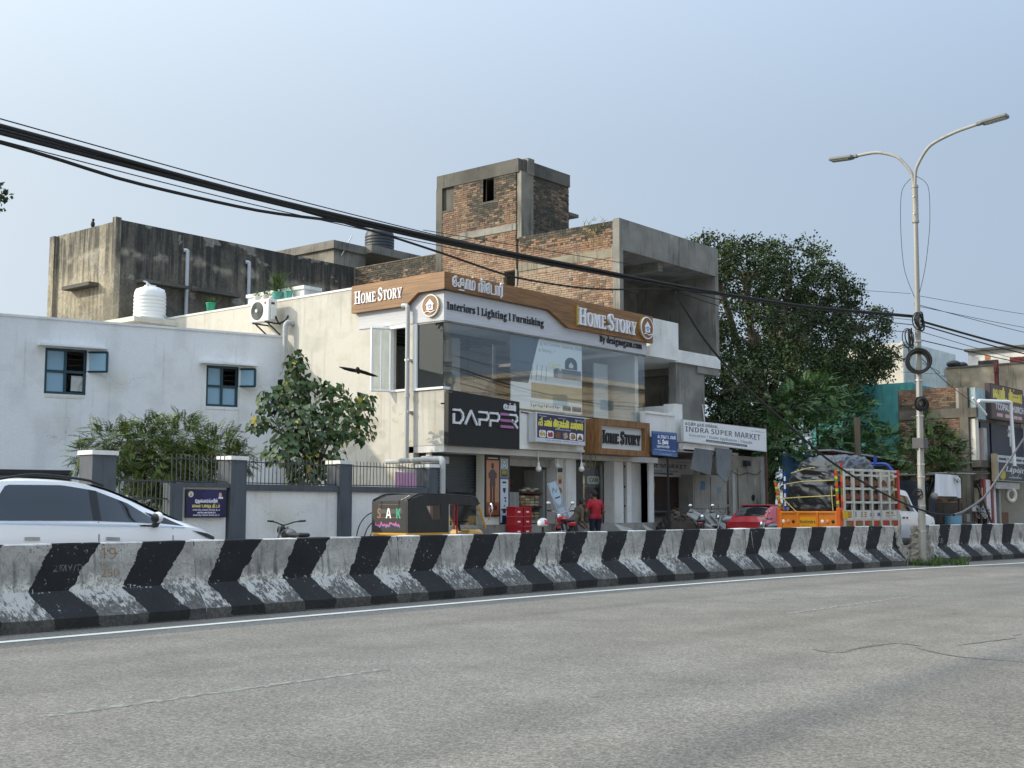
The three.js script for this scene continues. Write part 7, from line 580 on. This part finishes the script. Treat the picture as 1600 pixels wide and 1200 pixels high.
// ---------------------------------------------------------------- market front: shutter, rubble, loose sheets, kiosk
{ const t = thing('shuttered_shop', 'recessed market shop closed with a brown roller shutter', 'shop', [36.4, .3, -23]); part(t, 'back_wall', [bx(34.3, 38.8, .3, 3.4, -23.3, -23.1), bx(34.32, 35.3, .3, 2.65, -23.1, -22.9)], mat({ color: lin(.30, .28, .26) })); const sl = bx(0, 2.0, 0, .052, -.02, .02), sb = mat({ color: lin(.058, .042, .038), roughness: .6, metalness: .2 }); for (let i = 0; i < 22; i++) { const g = inst(t, 'shutter_slat', sl, sb, 35.35, 1.35 + i * .06, -22.95); g.rotation.x = .22; } part(t, 'shutter_guide', bx(37.36, 37.46, .9, 2.65, -23.05, -22.9), M.grey); part(t, 'lower_rail', bx(34.4, 38.8, 1.42, 1.48, -22.5, -22.44), mat({ color: lin(.09, .09, .09) })); part(t, 'yellow_cloth', tube([[37.6, 2.1, -22.7], [37.62, 1.8, -22.66], [37.55, 1.5, -22.68]], .07, 10, 6), mat({ color: lin(.36, .30, .17) })); part(t, 'torn_edge', tube([[34.5, 2.7, -22.4], [34.62, 2.3, -22.38], [34.55, 1.9, -22.4], [34.6, 1.6, -22.4]], .05, 14, 5), mat({ color: lin(.3, .27, .2) })); part(t, 'canopy', bx(34.4, 38.9, 3.4, 3.5, -23.3, -21.6), M.conc); }
{ const R = rng(91), P = 260, stones = []; const t = thing('rubble_heap', 'brown heap of broken brick and earth in front of the brown shutter', 'rubble', [35.3, .3, -21.8]); const g = new THREE.SphereGeometry(1, 30, 16, 0, 2 * PI, 0, PI / 2), p = g.attributes.position; for (let i = 0; i < p.count; i++) { const x = p.getX(i), y = p.getY(i), z = p.getZ(i), n = fbm(x * 4 + 9, z * 4 + y * 3, 0, 0, 4, 93); p.setXYZ(i, x * (1 + .3 * (n - .5)), y * (.8 + .6 * n), z * (1 + .3 * (n - .5))); } g.scale(1.25, 1.0, .6); g.computeVertexNormals(); g.translate(35.3, .3, -21.9); part(t, 'earth', uvM(g), mat({ color: lin(.16, .12, .09), map: T.speck, bumpMap: T.plasterBump, bumpScale: .05 })); const ic = new THREE.DodecahedronGeometry(.09, 0); const cs = [mat({ color: lin(.22, .10, .06) }), mat({ color: lin(.26, .23, .19), map: T.conc }), mat({ color: lin(.14, .105, .08) })]; for (let i = 0; i < 90; i++) { const a = R() * 6.28, r = Math.sqrt(R()), x = 35.3 + Math.cos(a) * r * 1.2, z = -21.9 + Math.sin(a) * r * .58, m = inst(t, 'stone', ic, cs[i % 3], x, .35 + (1 - r * r) * 1.05 + R() * .05, z); m.scale.set(.5 + R() * 1.1, .4 + R() * .7, .5 + R()); m.rotation.set(R() * 3, R() * 3, R() * 3); } }
{ const L = mat({ color: lin(.50, .50, .48), map: T.grime, side: THREE.DoubleSide }); const q = (label, x, y, z, w, h, rx, ry, rz) => { const g = rbx(-w / 2, w / 2, -h / 2, h / 2, -.025, .025, .01); g.rotateX(rx); g.rotateY(ry); g.rotateZ(rz); g.translate(x, y, z); single('broken_board', label, 'board', g, L, 'broken boards on the rubble'); }; q('pale broken board lying on top of the rubble heap', 35.9, 1.32, -21.6, .7, .5, -.9, .3, .3); q('broken board with a dark slot leaning right of the rubble', 36.75, 1.12, -21.4, .45, .85, -.3, .2, .75); q('second board leaning beside the slotted board', 37.0, 1.1, -21.3, .3, .9, -.35, .25, .7); q('flat grey board at the foot of the rubble', 36.5, .92, -21.2, 1.3, .4, -1.2, .1, -.1); q('grey corrugated scrap beside the motorcycles', 37.9, 1.1, -21.3, 1.0, .5, -.7, .2, -.05); q('pale slab propped below the shop steps', 31.2, .85, -21.1, 1.3, .5, -.9, .2, -.12); q('broken slab corner left of the middle pier', 32.7, .8, -21.2, .9, .4, -.8, .1, -.25); }
{ const sg = mat({ color: lin(.215, .235, .26), map: T.grime, roughness: .5, metalness: .35, side: THREE.DoubleSide }); const sheet2 = (label, pts, z, bend) => { const g = ext(pts, z - .012, z + .012); const p = g.attributes.position; for (let i = 0; i < p.count; i++) { const k = (3.62 - p.getY(i)); p.setZ(i, p.getZ(i) + bend * k * k); } g.computeVertexNormals(); single('hanging_sheet', label, 'metal sheet', g, sg, 'metal sheets hanging under the market sign'); }; sheet2('left grey metal sheet hanging askew under the market sign', [[36.0, 3.66], [37.2, 3.62], [36.8, 2.66], [35.55, 2.86]], -21.62, .12); sheet2('right pointed grey metal sheet hanging under the market sign', [[37.24, 3.62], [38.38, 3.6], [37.75, 2.55], [37.5, 2.43], [37.1, 2.75]], -21.56, .16); }
{ const km = mat({ color: lin(.44, .44, .41), map: T.grime, roughness: .6 }); const t = thing('metal_cabinet', 'tall grey double door cabinet with faded stickers under the hanging sheets', 'cabinet', [38.2, .3, -22.3]); part(t, 'carcass', bx(37.0, 39.3, .3, 2.72, -22.9, -22.32), km); for (const [x0, x1, y0, y1] of [[37.06, 38.1, 1.55, 2.66], [38.16, 39.24, 1.55, 2.66], [37.06, 38.1, .4, 1.48], [38.16, 39.24, .4, 1.48]]) part(t, 'door', rbx(x0, x1, y0, y1, -22.33, -22.29, .01), km); part(t, 'sticker', bx(37.45, 37.75, 2.2, 2.5, -22.288, -22.284), mat({ color: lin(.10, .20, .32) })); part(t, 'sticker', bx(38.6, 38.85, 2.1, 2.3, -22.288, -22.284), mat({ color: lin(.16, .25, .36) })); for (let i = 0; i < 3; i++) part(t, 'label_line', bx(38.4, 39.0, 1.7 + i * .16, 1.72 + i * .16, -22.288, -22.285), M.grey); }
{ const km = mat({ color: lin(.46, .45, .40), map: T.conc, roughness: .8 }); const t = thing('kiosk', 'weathered pale metal kiosk closed with a bar right of the cabinet', 'kiosk', [40.6, .3, -22.2]); part(t, 'body', bx(39.35, 41.9, .3, 3.46, -23.6, -22.25), km); part(t, 'edge_post', bx(41.7, 41.9, .3, 3.48, -22.3, -22.18), M.lightGrey); part(t, 'door', rbx(39.95, 41.5, 1.35, 3.0, -22.26, -22.2, .01), km); part(t, 'door', rbx(39.95, 41.5, .4, 1.3, -22.26, -22.2, .01), km); part(t, 'edge_post', bx(39.5, 39.68, .4, 2.9, -22.27, -22.18), M.lightGrey); part(t, 'locking_bar', rod([40.2, 1.62, -22.15], [41.45, 1.64, -22.15], .03), M.steel); part(t, 'round_vent', new THREE.CylinderGeometry(.11, .11, .05, 18).rotateX(PI / 2).translate(41.0, 1.95, -22.19), M.black); const f = part(t, 'flood_light', rbx(40.35, 40.65, 3.1, 3.3, -22.22, -22.05, .02), M.black); part(f, 'lens', bx(40.4, 40.6, 3.14, 3.26, -22.05, -22.045), M.clear); part(t, 'wire', tube([[39.4, 2.9, -22.15], [39.9, 2.75, -22.15], [40.5, 2.85, -22.15], [41.2, 2.8, -22.15], [41.6, 2.95, -22.15]], .012, 24, 5), M.rubber); }
// ---------------------------------------------------------------- snack stall: crates, counter, shelves, boards, bulbs
{ const cm = mat({ color: lin(.42, .012, .02), roughness: .45 }); const mk = (lab, x, y) => { const t = thing('crate', lab, 'crate', [x, y, -21.85], 0, 'red drink crates at the stall'); part(t, 'wall', [bx(x - .17, x + .17, y, y + .25, -22.0, -21.98), bx(x - .17, x + .17, y, y + .25, -21.72, -21.7), bx(x - .17, x - .15, y, y + .25, -21.98, -21.72), bx(x + .15, x + .17, y, y + .25, -21.98, -21.72), bx(x - .15, x + .15, y, y + .02, -21.98, -21.72)], cm); part(t, 'rim', [bx(x - .185, x + .185, y + .22, y + .26, -21.7, -21.685), bx(x - .185, x - .17, y + .22, y + .26, -22, -21.7)], cm); part(t, 'logo', bx(x - .06, x + .06, y + .1, y + .14, -21.699, -21.695), sm.white); return t; };
  const nm = [['bottom left', 'middle left', 'top left'], ['bottom right', 'middle right', 'top right']]; for (let c = 0; c < 2; c++) for (let r = 0; r < 3; r++) mk(`${nm[c][r]} red plastic crate of the stack at the stall`, 26.75 + c * .38, .79 + r * .27); }
{ const t = thing('stall_counter', 'grey steel counter with packets on shelves inside the snack stall', 'counter', [28.3, 1.1, -23]); part(t, 'cabinet', rbx(27.5, 28.25, 1.1, 2.02, -23.6, -22.9, .02), M.lightGrey); part(t, 'shelf', bx(28.25, 29.2, 1.98, 2.02, -23.5, -22.8), mat({ color: lin(.14, .05, .04) })); part(t, 'shelf', bx(28.25, 29.2, 1.58, 1.61, -23.5, -22.8), mat({ color: lin(.14, .05, .04) })); part(t, 'shelf', bx(28.25, 29.2, 1.12, 1.2, -23.5, -22.8), M.lightGrey); part(t, 'end_panel', rbx(29.2, 29.32, 1.1, 2.7, -23.5, -22.75, .01), M.lightGrey); part(t, 'rear_shelf', [...Array(4)].map((_, i) => bx(27.4, 29.4, 1.6 + i * .33, 1.63 + i * .33, -24.6, -24.2)), M.grey);
  const R = rng(101), pk = [mat({ color: lin(.42, .34, .19) }), mat({ color: lin(.5, .43, .26) }), mat({ color: lin(.34, .22, .1) }), mat({ color: lin(.55, .5, .38) })], pg = new RoundedBoxGeometry(.2, .075, .16, 2, .025); for (const [y, n] of [[1.2, 3], [1.61, 4]]) for (let r = 0; r < n; r++) for (let c = 0; c < 4; c++) { const m = inst(t, 'packet', pg, pk[Math.floor(R() * 4)], 28.38 + c * .22, y + .04 + r * .078, -22.92 - R() * .06); m.rotation.y = (R() - .5) * .3; } for (let c = 0; c < 4; c++) inst(t, 'packet', pg, pk[3], 28.45 + c * .2, 2.07 + (c % 2) * .05, -22.95);
  const col = [mat({ color: lin(.3, .04, .02) }), mat({ color: lin(.05, .09, .05) }), mat({ color: lin(.25, .16, .03) }), mat({ color: lin(.05, .06, .12) })], jar = new THREE.CylinderGeometry(.06, .06, .2, 10); for (let r = 0; r < 4; r++) for (let c = 0; c < 12; c++) inst(t, 'jar', jar, col[Math.floor(R() * 4)], 27.5 + c * .16, 1.73 + r * .33, -24.3); part(t, 'hanging_packets', [bx(28.3, 28.5, 2.12, 2.4, -23.6, -23.56), bx(28.55, 28.7, 2.2, 2.4, -23.6, -23.57)], mat({ color: lin(.26, .05, .025) })); }
{ const m1 = ctex(128, 384, (g, W, H) => { g.fillStyle = '#b98468'; g.fillRect(0, 0, W, H); const R = rng(7); for (let i = 0; i < 40; i++) { g.fillStyle = `rgba(${150 + R() * 60},${110 + R() * 40},${85 + R() * 30},.35)`; g.fillRect(R() * W, R() * H, 20 + R() * 50, 10 + R() * 60); } g.fillStyle = '#8f4f38'; g.fillRect(0, H * .78, W, H * .22); g.fillStyle = '#2b211f'; g.fillRect(0, 0, W, 26); g.fillStyle = '#cdbba8'; g.fillRect(14, 8, 100, 7); g.fillStyle = '#4a3029'; g.beginPath(); g.ellipse(62, 62, 14, 20, 0, 0, 7); g.fill(); g.fillStyle = '#54464a'; g.beginPath(); g.moveTo(48, 86); g.lineTo(76, 86); g.lineTo(106, 112); g.lineTo(100, 150); g.lineTo(88, 140); g.lineTo(92, 196); g.lineTo(32, 196); g.lineTo(36, 140); g.lineTo(24, 150); g.lineTo(18, 112); g.fill(); g.fillStyle = '#5d3a30'; g.fillRect(36, 194, 22, 140); g.fillRect(64, 194, 22, 140); g.fillStyle = '#5a221a'; g.fillRect(32, 330, 28, 26); g.fillRect(78, 320, 28, 30); });
  const t = thing('fashion_poster', 'tall framed brown poster of a standing figure beside the roller shutter', 'poster', [26.02, 1.34, -22.31], 0, null, true); part(t, 'frame', [bx(-.02, .6, -.02, 1.68, -.01, .03)], M.black); part(t, 'print', face(.02, .56, .02, 1.64, .034), mat({ map: m1, roughness: .35 })); }
{ const m1 = ctex(96, 512, (g, W, H) => { g.fillStyle = '#c9d2dc'; g.fillRect(0, 0, W, H); g.strokeStyle = '#3d434a'; g.lineWidth = 4; g.strokeRect(4, 4, 88, 80); g.beginPath(); g.arc(48, 44, 30, 0, 7); g.stroke(); g.beginPath(); g.moveTo(30, 34); g.lineTo(48, 52); g.lineTo(66, 34); g.stroke(); g.fillStyle = '#57573a'; g.fillRect(4, 90, 88, 60); g.fillStyle = '#9a9446'; g.fillRect(16, 98, 64, 30); g.fillStyle = '#5d5a86'; g.fillRect(0, 152, 96, 16); g.fillStyle = '#23262c'; g.fillRect(24, 186, 46, 14); g.beginPath(); g.moveTo(28, 238); g.lineTo(68, 238); g.lineTo(60, 270); g.lineTo(48, 280); g.lineTo(36, 270); g.fill(); g.fillRect(46, 310, 26, 12); g.fillRect(54, 330, 14, 20); g.fillRect(30, 400, 36, 36); g.beginPath(); g.moveTo(48, 366); g.lineTo(58, 386); g.lineTo(38, 386); g.fill(); g.fillRect(12, 404, 16, 14); g.fillRect(68, 404, 16, 14); g.fillStyle = '#1f2c4e'; g.fillRect(20, 456, 56, 56); }); const t = thing('price_board', 'narrow white board with dark icons left of the snack stall opening', 'board', [26.68, 1.14, -22.35], 0, null, true); part(t, 'board', bx(0, .36, 0, 1.82, 0, .03), M.grey); part(t, 'print', face(.01, .35, .01, 1.81, .034), mat({ map: m1, roughness: .4 })); }
{ const m1 = ctex(128, 512, (g, W, H) => { g.fillStyle = '#c4c6c0'; g.fillRect(0, 0, W, H); g.fillStyle = '#3a3c3c'; g.fillRect(20, 0, 90, 40); g.fillStyle = '#a8442e'; g.fillRect(34, 90, 60, 60); g.fillStyle = '#cbb46a'; g.beginPath(); g.arc(64, 86, 26, 0, 7); g.fill(); for (const [y, c] of [[220, '#9a6a34'], [300, '#6e4a2a'], [380, '#8f8578']]) { g.fillStyle = c; g.beginPath(); g.ellipse(56, y, 42, 34, 0, 0, 7); g.fill(); } g.fillStyle = '#b59d8a'; g.fillRect(20, 430, 90, 60); }); const t = thing('menu_strip', 'tall strip of snack pictures right of the stall opening', 'poster', [29.3, 1.15, -22.37], 0, null, true); part(t, 'board', bx(0, .36, 0, 1.6, 0, .02), M.lightGrey); part(t, 'print', face(.01, .35, .01, 1.59, .024), mat({ map: m1, roughness: .5 })); }
{ const m1 = ctex(128, 384, (g, W, H) => { g.fillStyle = '#8f9ca3'; g.fillRect(0, 0, W, H); g.fillStyle = '#b6c4cc'; g.beginPath(); g.ellipse(64, 60, 60, 90, 0, 0, 7); g.fill(); g.strokeStyle = '#3b4c58'; g.lineWidth = 5; g.beginPath(); const R = rng(3); g.moveTo(22, 50); for (let i = 0; i < 8; i++) g.lineTo(26 + i * 11, 30 + R() * 50); g.stroke(); g.fillStyle = '#3b4c58'; g.fillRect(26, 96, 80, 10); g.fillStyle = '#b5bcc0'; g.fillRect(20, 170, 90, 60); g.fillStyle = '#4c7076'; g.fillRect(30, 240, 30, 130); g.fillStyle = '#a04640'; g.fillRect(70, 260, 40, 100); }); const t = thing('leaning_board', 'blue grey advertising board leaning in front of the white pier', 'board', [28.6, .6, -21.4], 0, null, true); const b = rbx(0, .5, 0, 1.75, -.03, 0, .008), f = face(.02, .48, .02, 1.73, .004); for (const g of [b, f]) { g.rotateX(-.28); g.rotateZ(.2); g.rotateY(.1); } part(t, 'board', b, sm.alu); part(t, 'print', f, mat({ map: m1, roughness: .4 })); }
for (const [lab, x, y, z] of [['white bulb on a wire left under the white valance', 27.95, 2.62, -21.95], ['white bulb on a wire right under the white valance', 29.75, 2.66, -21.75], ['small white bulb by the stall pier', 29.15, 2.75, -22.2]]) { const t = thing('hanging_bulb', lab, 'light bulb', [x, y, z], 0, 'bulbs hanging at the snack stall'); part(t, 'cord', rod([x - .03, y + .62, z], [x, y + .2, z], .014), sm.white); part(t, 'holder', rod([x, y + .1, z], [x, y + .24, z], .045, .03, 12), sm.white); part(t, 'globe', ball(x, y + .05, z, .085, 1, 1, 1, 16), M.lamp); }
single('cable_loops', 'loops of grey cable hanging under the wood framed sign', 'cable', [tube([[30.15, 3.2, -21.9], [30.2, 2.75, -21.9], [30.35, 2.72, -21.9], [30.4, 3.2, -21.9]], .012, 20, 5), tube([[30.45, 3.2, -21.9], [30.5, 2.8, -21.9], [30.65, 2.8, -21.9], [30.68, 3.2, -21.9]], .012, 20, 5)], M.grey);
single('dark_helmet', 'dark helmet lying on the step by the packet shelf', 'helmet', [ball(29.0, 1.24, -21.95, .15, 1.2, .9, 1, 16), ball(28.92, 1.2, -21.86, .1, 1, .5, 1)], M.black);
// ---------------------------------------------------------------- people
function person(name, label, pos, turn, H, pose, cols) { const k = H / 1.7, B = [], add = (a, b, r0, r1, c) => B.push([V(...a), V(...b), r0, r1, c]); const { shirt, pants, skin } = cols, P = pose; // built facing +z
  const hip = [0, .93, 0], ch = [P.leanX || 0, 1.32, P.leanZ || 0], nk = [ch[0] * 1.1, 1.45, ch[2] * 1.15], hd = [nk[0] + (P.headX || 0), 1.585, nk[2] + (P.headZ || .03)];
  add([-.09, .95, 0], [.09, .95, 0], .125, .125, pants); add([0, 1.0, 0], [ch[0], 1.2, ch[2]], .14, .165, shirt); add([ch[0] - .1, 1.3, ch[2]], [ch[0] + .1, 1.3, ch[2]], .125, .125, shirt); add([ch[0] - .17, 1.4, ch[2]], [ch[0] + .17, 1.4, ch[2]], .062, .062, shirt); add([ch[0], 1.38, ch[2]], nk, .07, .056, skin); add(nk, hd, .055, .05, skin); add([hd[0], hd[1] - .02, hd[2]], [hd[0], hd[1] + .045, hd[2] - .015], .083, .09, skin); add([hd[0], hd[1] - .05, hd[2] + .05], [hd[0], hd[1] - .065, hd[2] + .06], .045, .04, skin); add([hd[0], hd[1] - .01, hd[2] + .092], [hd[0], hd[1] - .025, hd[2] + .1], .016, .018, skin);
  for (const s of [1, -1]) { add([hd[0] + s * .088, hd[1] - .01, hd[2] - .01], [hd[0] + s * .088, hd[1] + .02, hd[2] - .01], .02, .022, skin); const sh = [ch[0] + s * .2, 1.385, ch[2]], el = P['el' + s], wr = P['wr' + s]; const mid = [mix(sh[0], el[0], .6), mix(sh[1], el[1], .6), mix(sh[2], el[2], .6)]; add(sh, mid, .066, .06, shirt); add(mid, el, .048, .042, skin); add(el, wr, .042, .03, skin); const d = V(...wr).sub(V(...el)).normalize(), palm = V(...wr).addScaledVector(d, .08); add(wr, palm.toArray(), .032, .036, skin);
    const hx = s * .1, kn = [hx * 1.05, .5, P.knee || .03], an = [hx, .09, -.02]; add([hx, .9, 0], kn, .1, .07, pants); add(kn, an, .066, .045, pants); add([hx, .05, -.03], [hx, .04, .14], .045, .035, [.02, .018, .016]); }
  const res = 110, h = 1.0, mc = new MarchingCubes(res, M.skin, false, false, 200000); mc.isolation = 0; const f = mc.field, n = res, cen = [0, .88, .0], sc = .92; const q = V(0, 0, 0), ab = V(0, 0, 0);
  const dist = (p, b) => { const a = b[0]; ab.subVectors(b[1], a); q.subVectors(p, a); const t = cl(q.dot(ab) / Math.max(1e-9, ab.lengthSq())); return q.addScaledVector(ab, -t).length() - mix(b[2], b[3], t); }; f.fill(-1); const pt = V(0, 0, 0);
  for (const b of B) { b.lo = b[0].clone().min(b[1]).subScalar(Math.max(b[2], b[3]) + .1); b.hi = b[0].clone().max(b[1]).addScalar(Math.max(b[2], b[3]) + .1); }
  const D = new Float32Array(n * n * n).fill(.3); for (const b of B) { const r = (v, c) => Math.floor(((v - c) / sc * (n / 2)) + n / 2); const lo = [r(b.lo.x, cen[0]), r(b.lo.y, cen[1]), r(b.lo.z, cen[2])].map((v) => cl(v, 1, n - 2)), hi = [r(b.hi.x, cen[0]) + 1, r(b.hi.y, cen[1]) + 1, r(b.hi.z, cen[2]) + 1].map((v) => cl(v, 1, n - 2)); for (let z = lo[2]; z <= hi[2]; z++) for (let y = lo[1]; y <= hi[1]; y++) for (let x = lo[0]; x <= hi[0]; x++) { pt.set((x - n / 2) / (n / 2) * sc + cen[0], (y - n / 2) / (n / 2) * sc + cen[1], (z - n / 2) / (n / 2) * sc + cen[2]); const d = dist(pt, b), i = x + y * n + z * n * n, o = D[i], kk = .03, hh = Math.max(kk - Math.abs(o - d), 0) / kk; D[i] = Math.min(o, d) - hh * hh * kk * .25; } }
  for (let i = 0; i < D.length; i++) f[i] = -D[i]; mc.update(); const cnt = mc.count ?? mc.geometry.drawRange.count, pp = mc.positionArray.slice(0, cnt * 3), g = new THREE.BufferGeometry(), C = new Float32Array(cnt * 3); for (let i = 0; i < cnt; i++) { const x = pp[i * 3] * sc + cen[0], y = pp[i * 3 + 1] * sc + cen[1], z = pp[i * 3 + 2] * sc + cen[2]; pp[i * 3] = x; pp[i * 3 + 1] = y; pp[i * 3 + 2] = z; pt.set(x, y, z); let bd = 9, bc = skin; for (const b of B) { const d = dist(pt, b); if (d < bd) { bd = d; bc = b[4]; } } if (y > .86 && y < 1.02 && bc === pants) bc = y > .9 ? shirt : pants; C.set(typeof bc === 'function' ? bc(x, y, z) : bc, i * 3); }
  g.setAttribute('position', new THREE.BufferAttribute(pp, 3)); g.setAttribute('normal', new THREE.BufferAttribute(mc.normalArray.slice(0, cnt * 3), 3)); g.setAttribute('color', new THREE.BufferAttribute(C, 3)); uvM(g); const fin = []; for (const s of [1, -1]) { const wr = V(...P['wr' + s]), el = V(...P['el' + s]), d = wr.clone().sub(el).normalize(), sd = V(0, 0, 0).crossVectors(d, V(0, 0, 1)).normalize(), b = wr.clone().addScaledVector(d, .09); for (let i = 0; i < 4; i++) { const o = b.clone().addScaledVector(sd, (i - 1.5) * .018), e = o.clone().addScaledVector(d, [.055, .065, .06, .045][i]).add(V(0, -.012, .012)); fin.push(rod(o.toArray(), e.toArray(), .009, .008, 6)); } const o = wr.clone().addScaledVector(d, .03).addScaledVector(sd, .03); fin.push(rod(o.toArray(), o.clone().addScaledVector(d, .045).addScaledVector(sd, .025).toArray(), .011, .009, 6)); } for (const q2 of fin) { const c = new Float32Array(q2.attributes.position.count * 3); for (let i = 0; i < c.length; i += 3) c.set(skin, i); q2.setAttribute('color', new THREE.BufferAttribute(c, 3)); }
  const body = merge([g, fin]); body.scale(k, k, k); const t = thing(name, label, 'person', pos, turn, null, true); part(t, 'body', body, mat({ vertexColors: true, roughness: .8 }));
  const hg = new THREE.SphereGeometry(.105, 20, 14, 0, 2 * PI, 0, 1.9); hg.rotateX(-.55); hg.scale(.93, 1.04, 1.02); hg.translate(hd[0], hd[1] + .035, hd[2] - .015); const hp = hg.attributes.position; for (let i = 0; i < hp.count; i++) { const w = 1 + .05 * (hsh(i, 3, 5) - .5); hp.setXYZ(i, hd[0] + (hp.getX(i) - hd[0]) * w, hp.getY(i), hd[2] + (hp.getZ(i) - hd[2]) * w); } hg.computeVertexNormals(); hg.scale(k, k, k); part(t, 'hair', hg, mat({ color: lin(.012, .011, .010), roughness: .7 })); for (const s of [1, -1]) part(t, 'eye', ball(hd[0] + s * .033, hd[1] + .012, hd[2] + .082, .011).scale(k, k, k), M.black); part(t, 'mouth', ball(hd[0], hd[1] - .058, hd[2] + .1, .018, 1, .3, .4).scale(k, k, k), mat({ color: lin(.12, .04, .035) })); return t; }
const SK = [.19, .10, .06];
person('person', 'person in a red T-shirt seen from behind in front of the glass door', [29.25, .36, -20.9], PI - .35, 1.68, { leanZ: .02, headZ: .05, 'el1': [.33, 1.12, .0], 'wr1': [.24, 1.0, .2], 'el-1': [-.3, 1.1, .02], 'wr-1': [-.2, .98, .22] }, { shirt: [.36, .010, .022], pants: [.012, .016, .032], skin: SK });
person('person', 'person bending down beside the one in red, with dark hair and olive shirt', [28.55, .3, -21.2], PI * .35, 1.5, { leanZ: .24, headZ: .1, 'el1': [.26, 1.02, .22], 'wr1': [.18, .86, .4], 'el-1': [-.26, 1.02, .22], 'wr-1': [-.16, .86, .4], knee: .12 }, { shirt: [.10, .085, .06], pants: [.03, .03, .035], skin: SK });
person('person', 'person in a white patterned shirt standing beside the red striped column', [50.45, .3, -17.1], -1.2, 1.62, { leanZ: .05, 'el1': [.27, 1.1, .02], 'wr1': [.24, .86, .1], 'el-1': [-.27, 1.1, .02], 'wr-1': [-.24, .86, .1] }, { shirt: (x, y, z) => (hsh(Math.floor(x * 28), Math.floor(y * 22), Math.floor(z * 20)) > .42 ? [.62, .62, .62] : [.12, .12, .13]), pants: [.015, .015, .02], skin: SK });
// ---------------------------------------------------------------- birds
{ const P = [19.95, 4.72, -21.0]; const t = thing('crow', 'black crow gliding in front of the cream side wall', 'bird', P, -.88, null, true); const bk = mat({ color: lin(.012, .012, .014), roughness: .6, side: THREE.DoubleSide }); part(t, 'body', [ball(0, 0, 0, .065, .9, 1, 2.4, 14), ball(0, .03, .17, .05), new THREE.ConeGeometry(.018, .07, 8).rotateX(PI / 2).translate(0, .03, .24)], bk); part(t, 'tail', ext([[-.03, 0], [.03, 0], [.06, .2], [-.06, .2]], -.008, .008).rotateX(-PI / 2).translate(0, 0, -.12), bk); for (const s of [1, -1]) { const g = ext([[.03, -.08], [.2, -.1], [.34, -.09], [.46, -.02], [.36, .02], [.2, .06], [.03, .08]], -.006, .006).rotateX(PI / 2); const p = g.attributes.position; for (let i = 0; i < p.count; i++) { const x = p.getX(i); p.setY(i, p.getY(i) + p.getZ(i) * .38 + (s > 0 ? -.28 : .16) * Math.max(0, x - .05) + (s > 0 ? 0 : .1 * x)); if (s < 0) p.setX(i, -x); } g.computeVertexNormals(); part(t, 'wing', g, bk); } }
{ const P = [22.93, 11.0, -37.2]; const t = thing('crow', 'small dark bird perched on the edge of the stained building', 'bird', P, 0, null, true); const bk = mat({ color: lin(.015, .015, .016), roughness: .7 }); part(t, 'body', [ball(0, .14, 0, .07, 1, 1.7, 1), ball(0, .29, .02, .045)], bk); part(t, 'tail', ext([[-.03, 0], [.03, 0], [.02, -.16], [-.02, -.16]], -.08, -.06), bk); part(t, 'legs', [rod([-.02, 0, 0], [-.02, .06, 0], .006), rod([.02, 0, 0], [.02, .06, 0], .006)], bk); }
// ---------------------------------------------------------------- houses across the street: two mirrored in the glass, an unseen row added for bounce
{ const bg = mat({ color: lin(.62, .52, .38), map: T.plaster }), cr2 = mat({ color: lin(.66, .58, .48), map: T.plaster }); const t = thing('apartment_block', 'beige three storey apartment block across the street, seen mirrored in the glass', 'building', [74, 0, 12]); part(t, 'wall', bx(66, 84, 0, 10.6, 8, 18), bg); for (let f = 0; f < 3; f++) { part(t, 'balcony', bx(67, 76, 1.2 + f * 3.2, 2.2 + f * 3.2, 7.0, 8), cr2); for (let i = 0; i < 3; i++) part(t, 'window', bx(68 + i * 5.6, 69.6 + i * 5.6, 1.9 + f * 3.3, 2.9 + f * 3.3, 7.94, 8), M.carGlass); } part(t, 'cornice', bx(65.6, 84.4, 10.6, 10.9, 7.5, 18.2), cr2);
  const h = thing('gabled_hall', 'cream hall with three pointed gables across the street, seen mirrored in the glass', 'building', [57, 0, 12]); part(h, 'wall', ext([[50, 0], [65, 0], [65, 7.2], [62.5, 10.2], [60, 7.2], [57.5, 10.4], [55, 7.2], [52.5, 10.2], [50, 7.2]], 9, 16), cr2); for (let i = 0; i < 5; i++) part(h, 'window', bx(51.2 + i * 2.8, 52.4 + i * 2.8, 2, 4.5, 8.95, 9), M.carGlass); part(h, 'cross', [bx(57.4, 57.6, 8.2, 9.6, 8.9, 8.98), bx(57.0, 58.0, 8.9, 9.1, 8.9, 8.98)], mat({ color: lin(.4, .04, .03) })); const s = thing('bounce_shop_row', 'unseen pale shop row behind the camera, made tall to bounce light', 'building', [20, 0, 14]); part(s, 'wall', bx(-20, 49, 0, 7.4, 10, 16), mat({ color: lin(.80, .78, .73), map: T.plaster })); for (let i = 0; i < 12; i++) part(s, 'shutter', bx(-18 + i * 5.5, -14.5 + i * 5.5, .3, 3, 9.92, 10), M.grey); part(s, 'awning', bx(-20, 49, 3.3, 3.5, 8.9, 10), M.lightGrey); }  // last row stays out of view, tall and pale to bounce light

renderer.render(scene, camera);
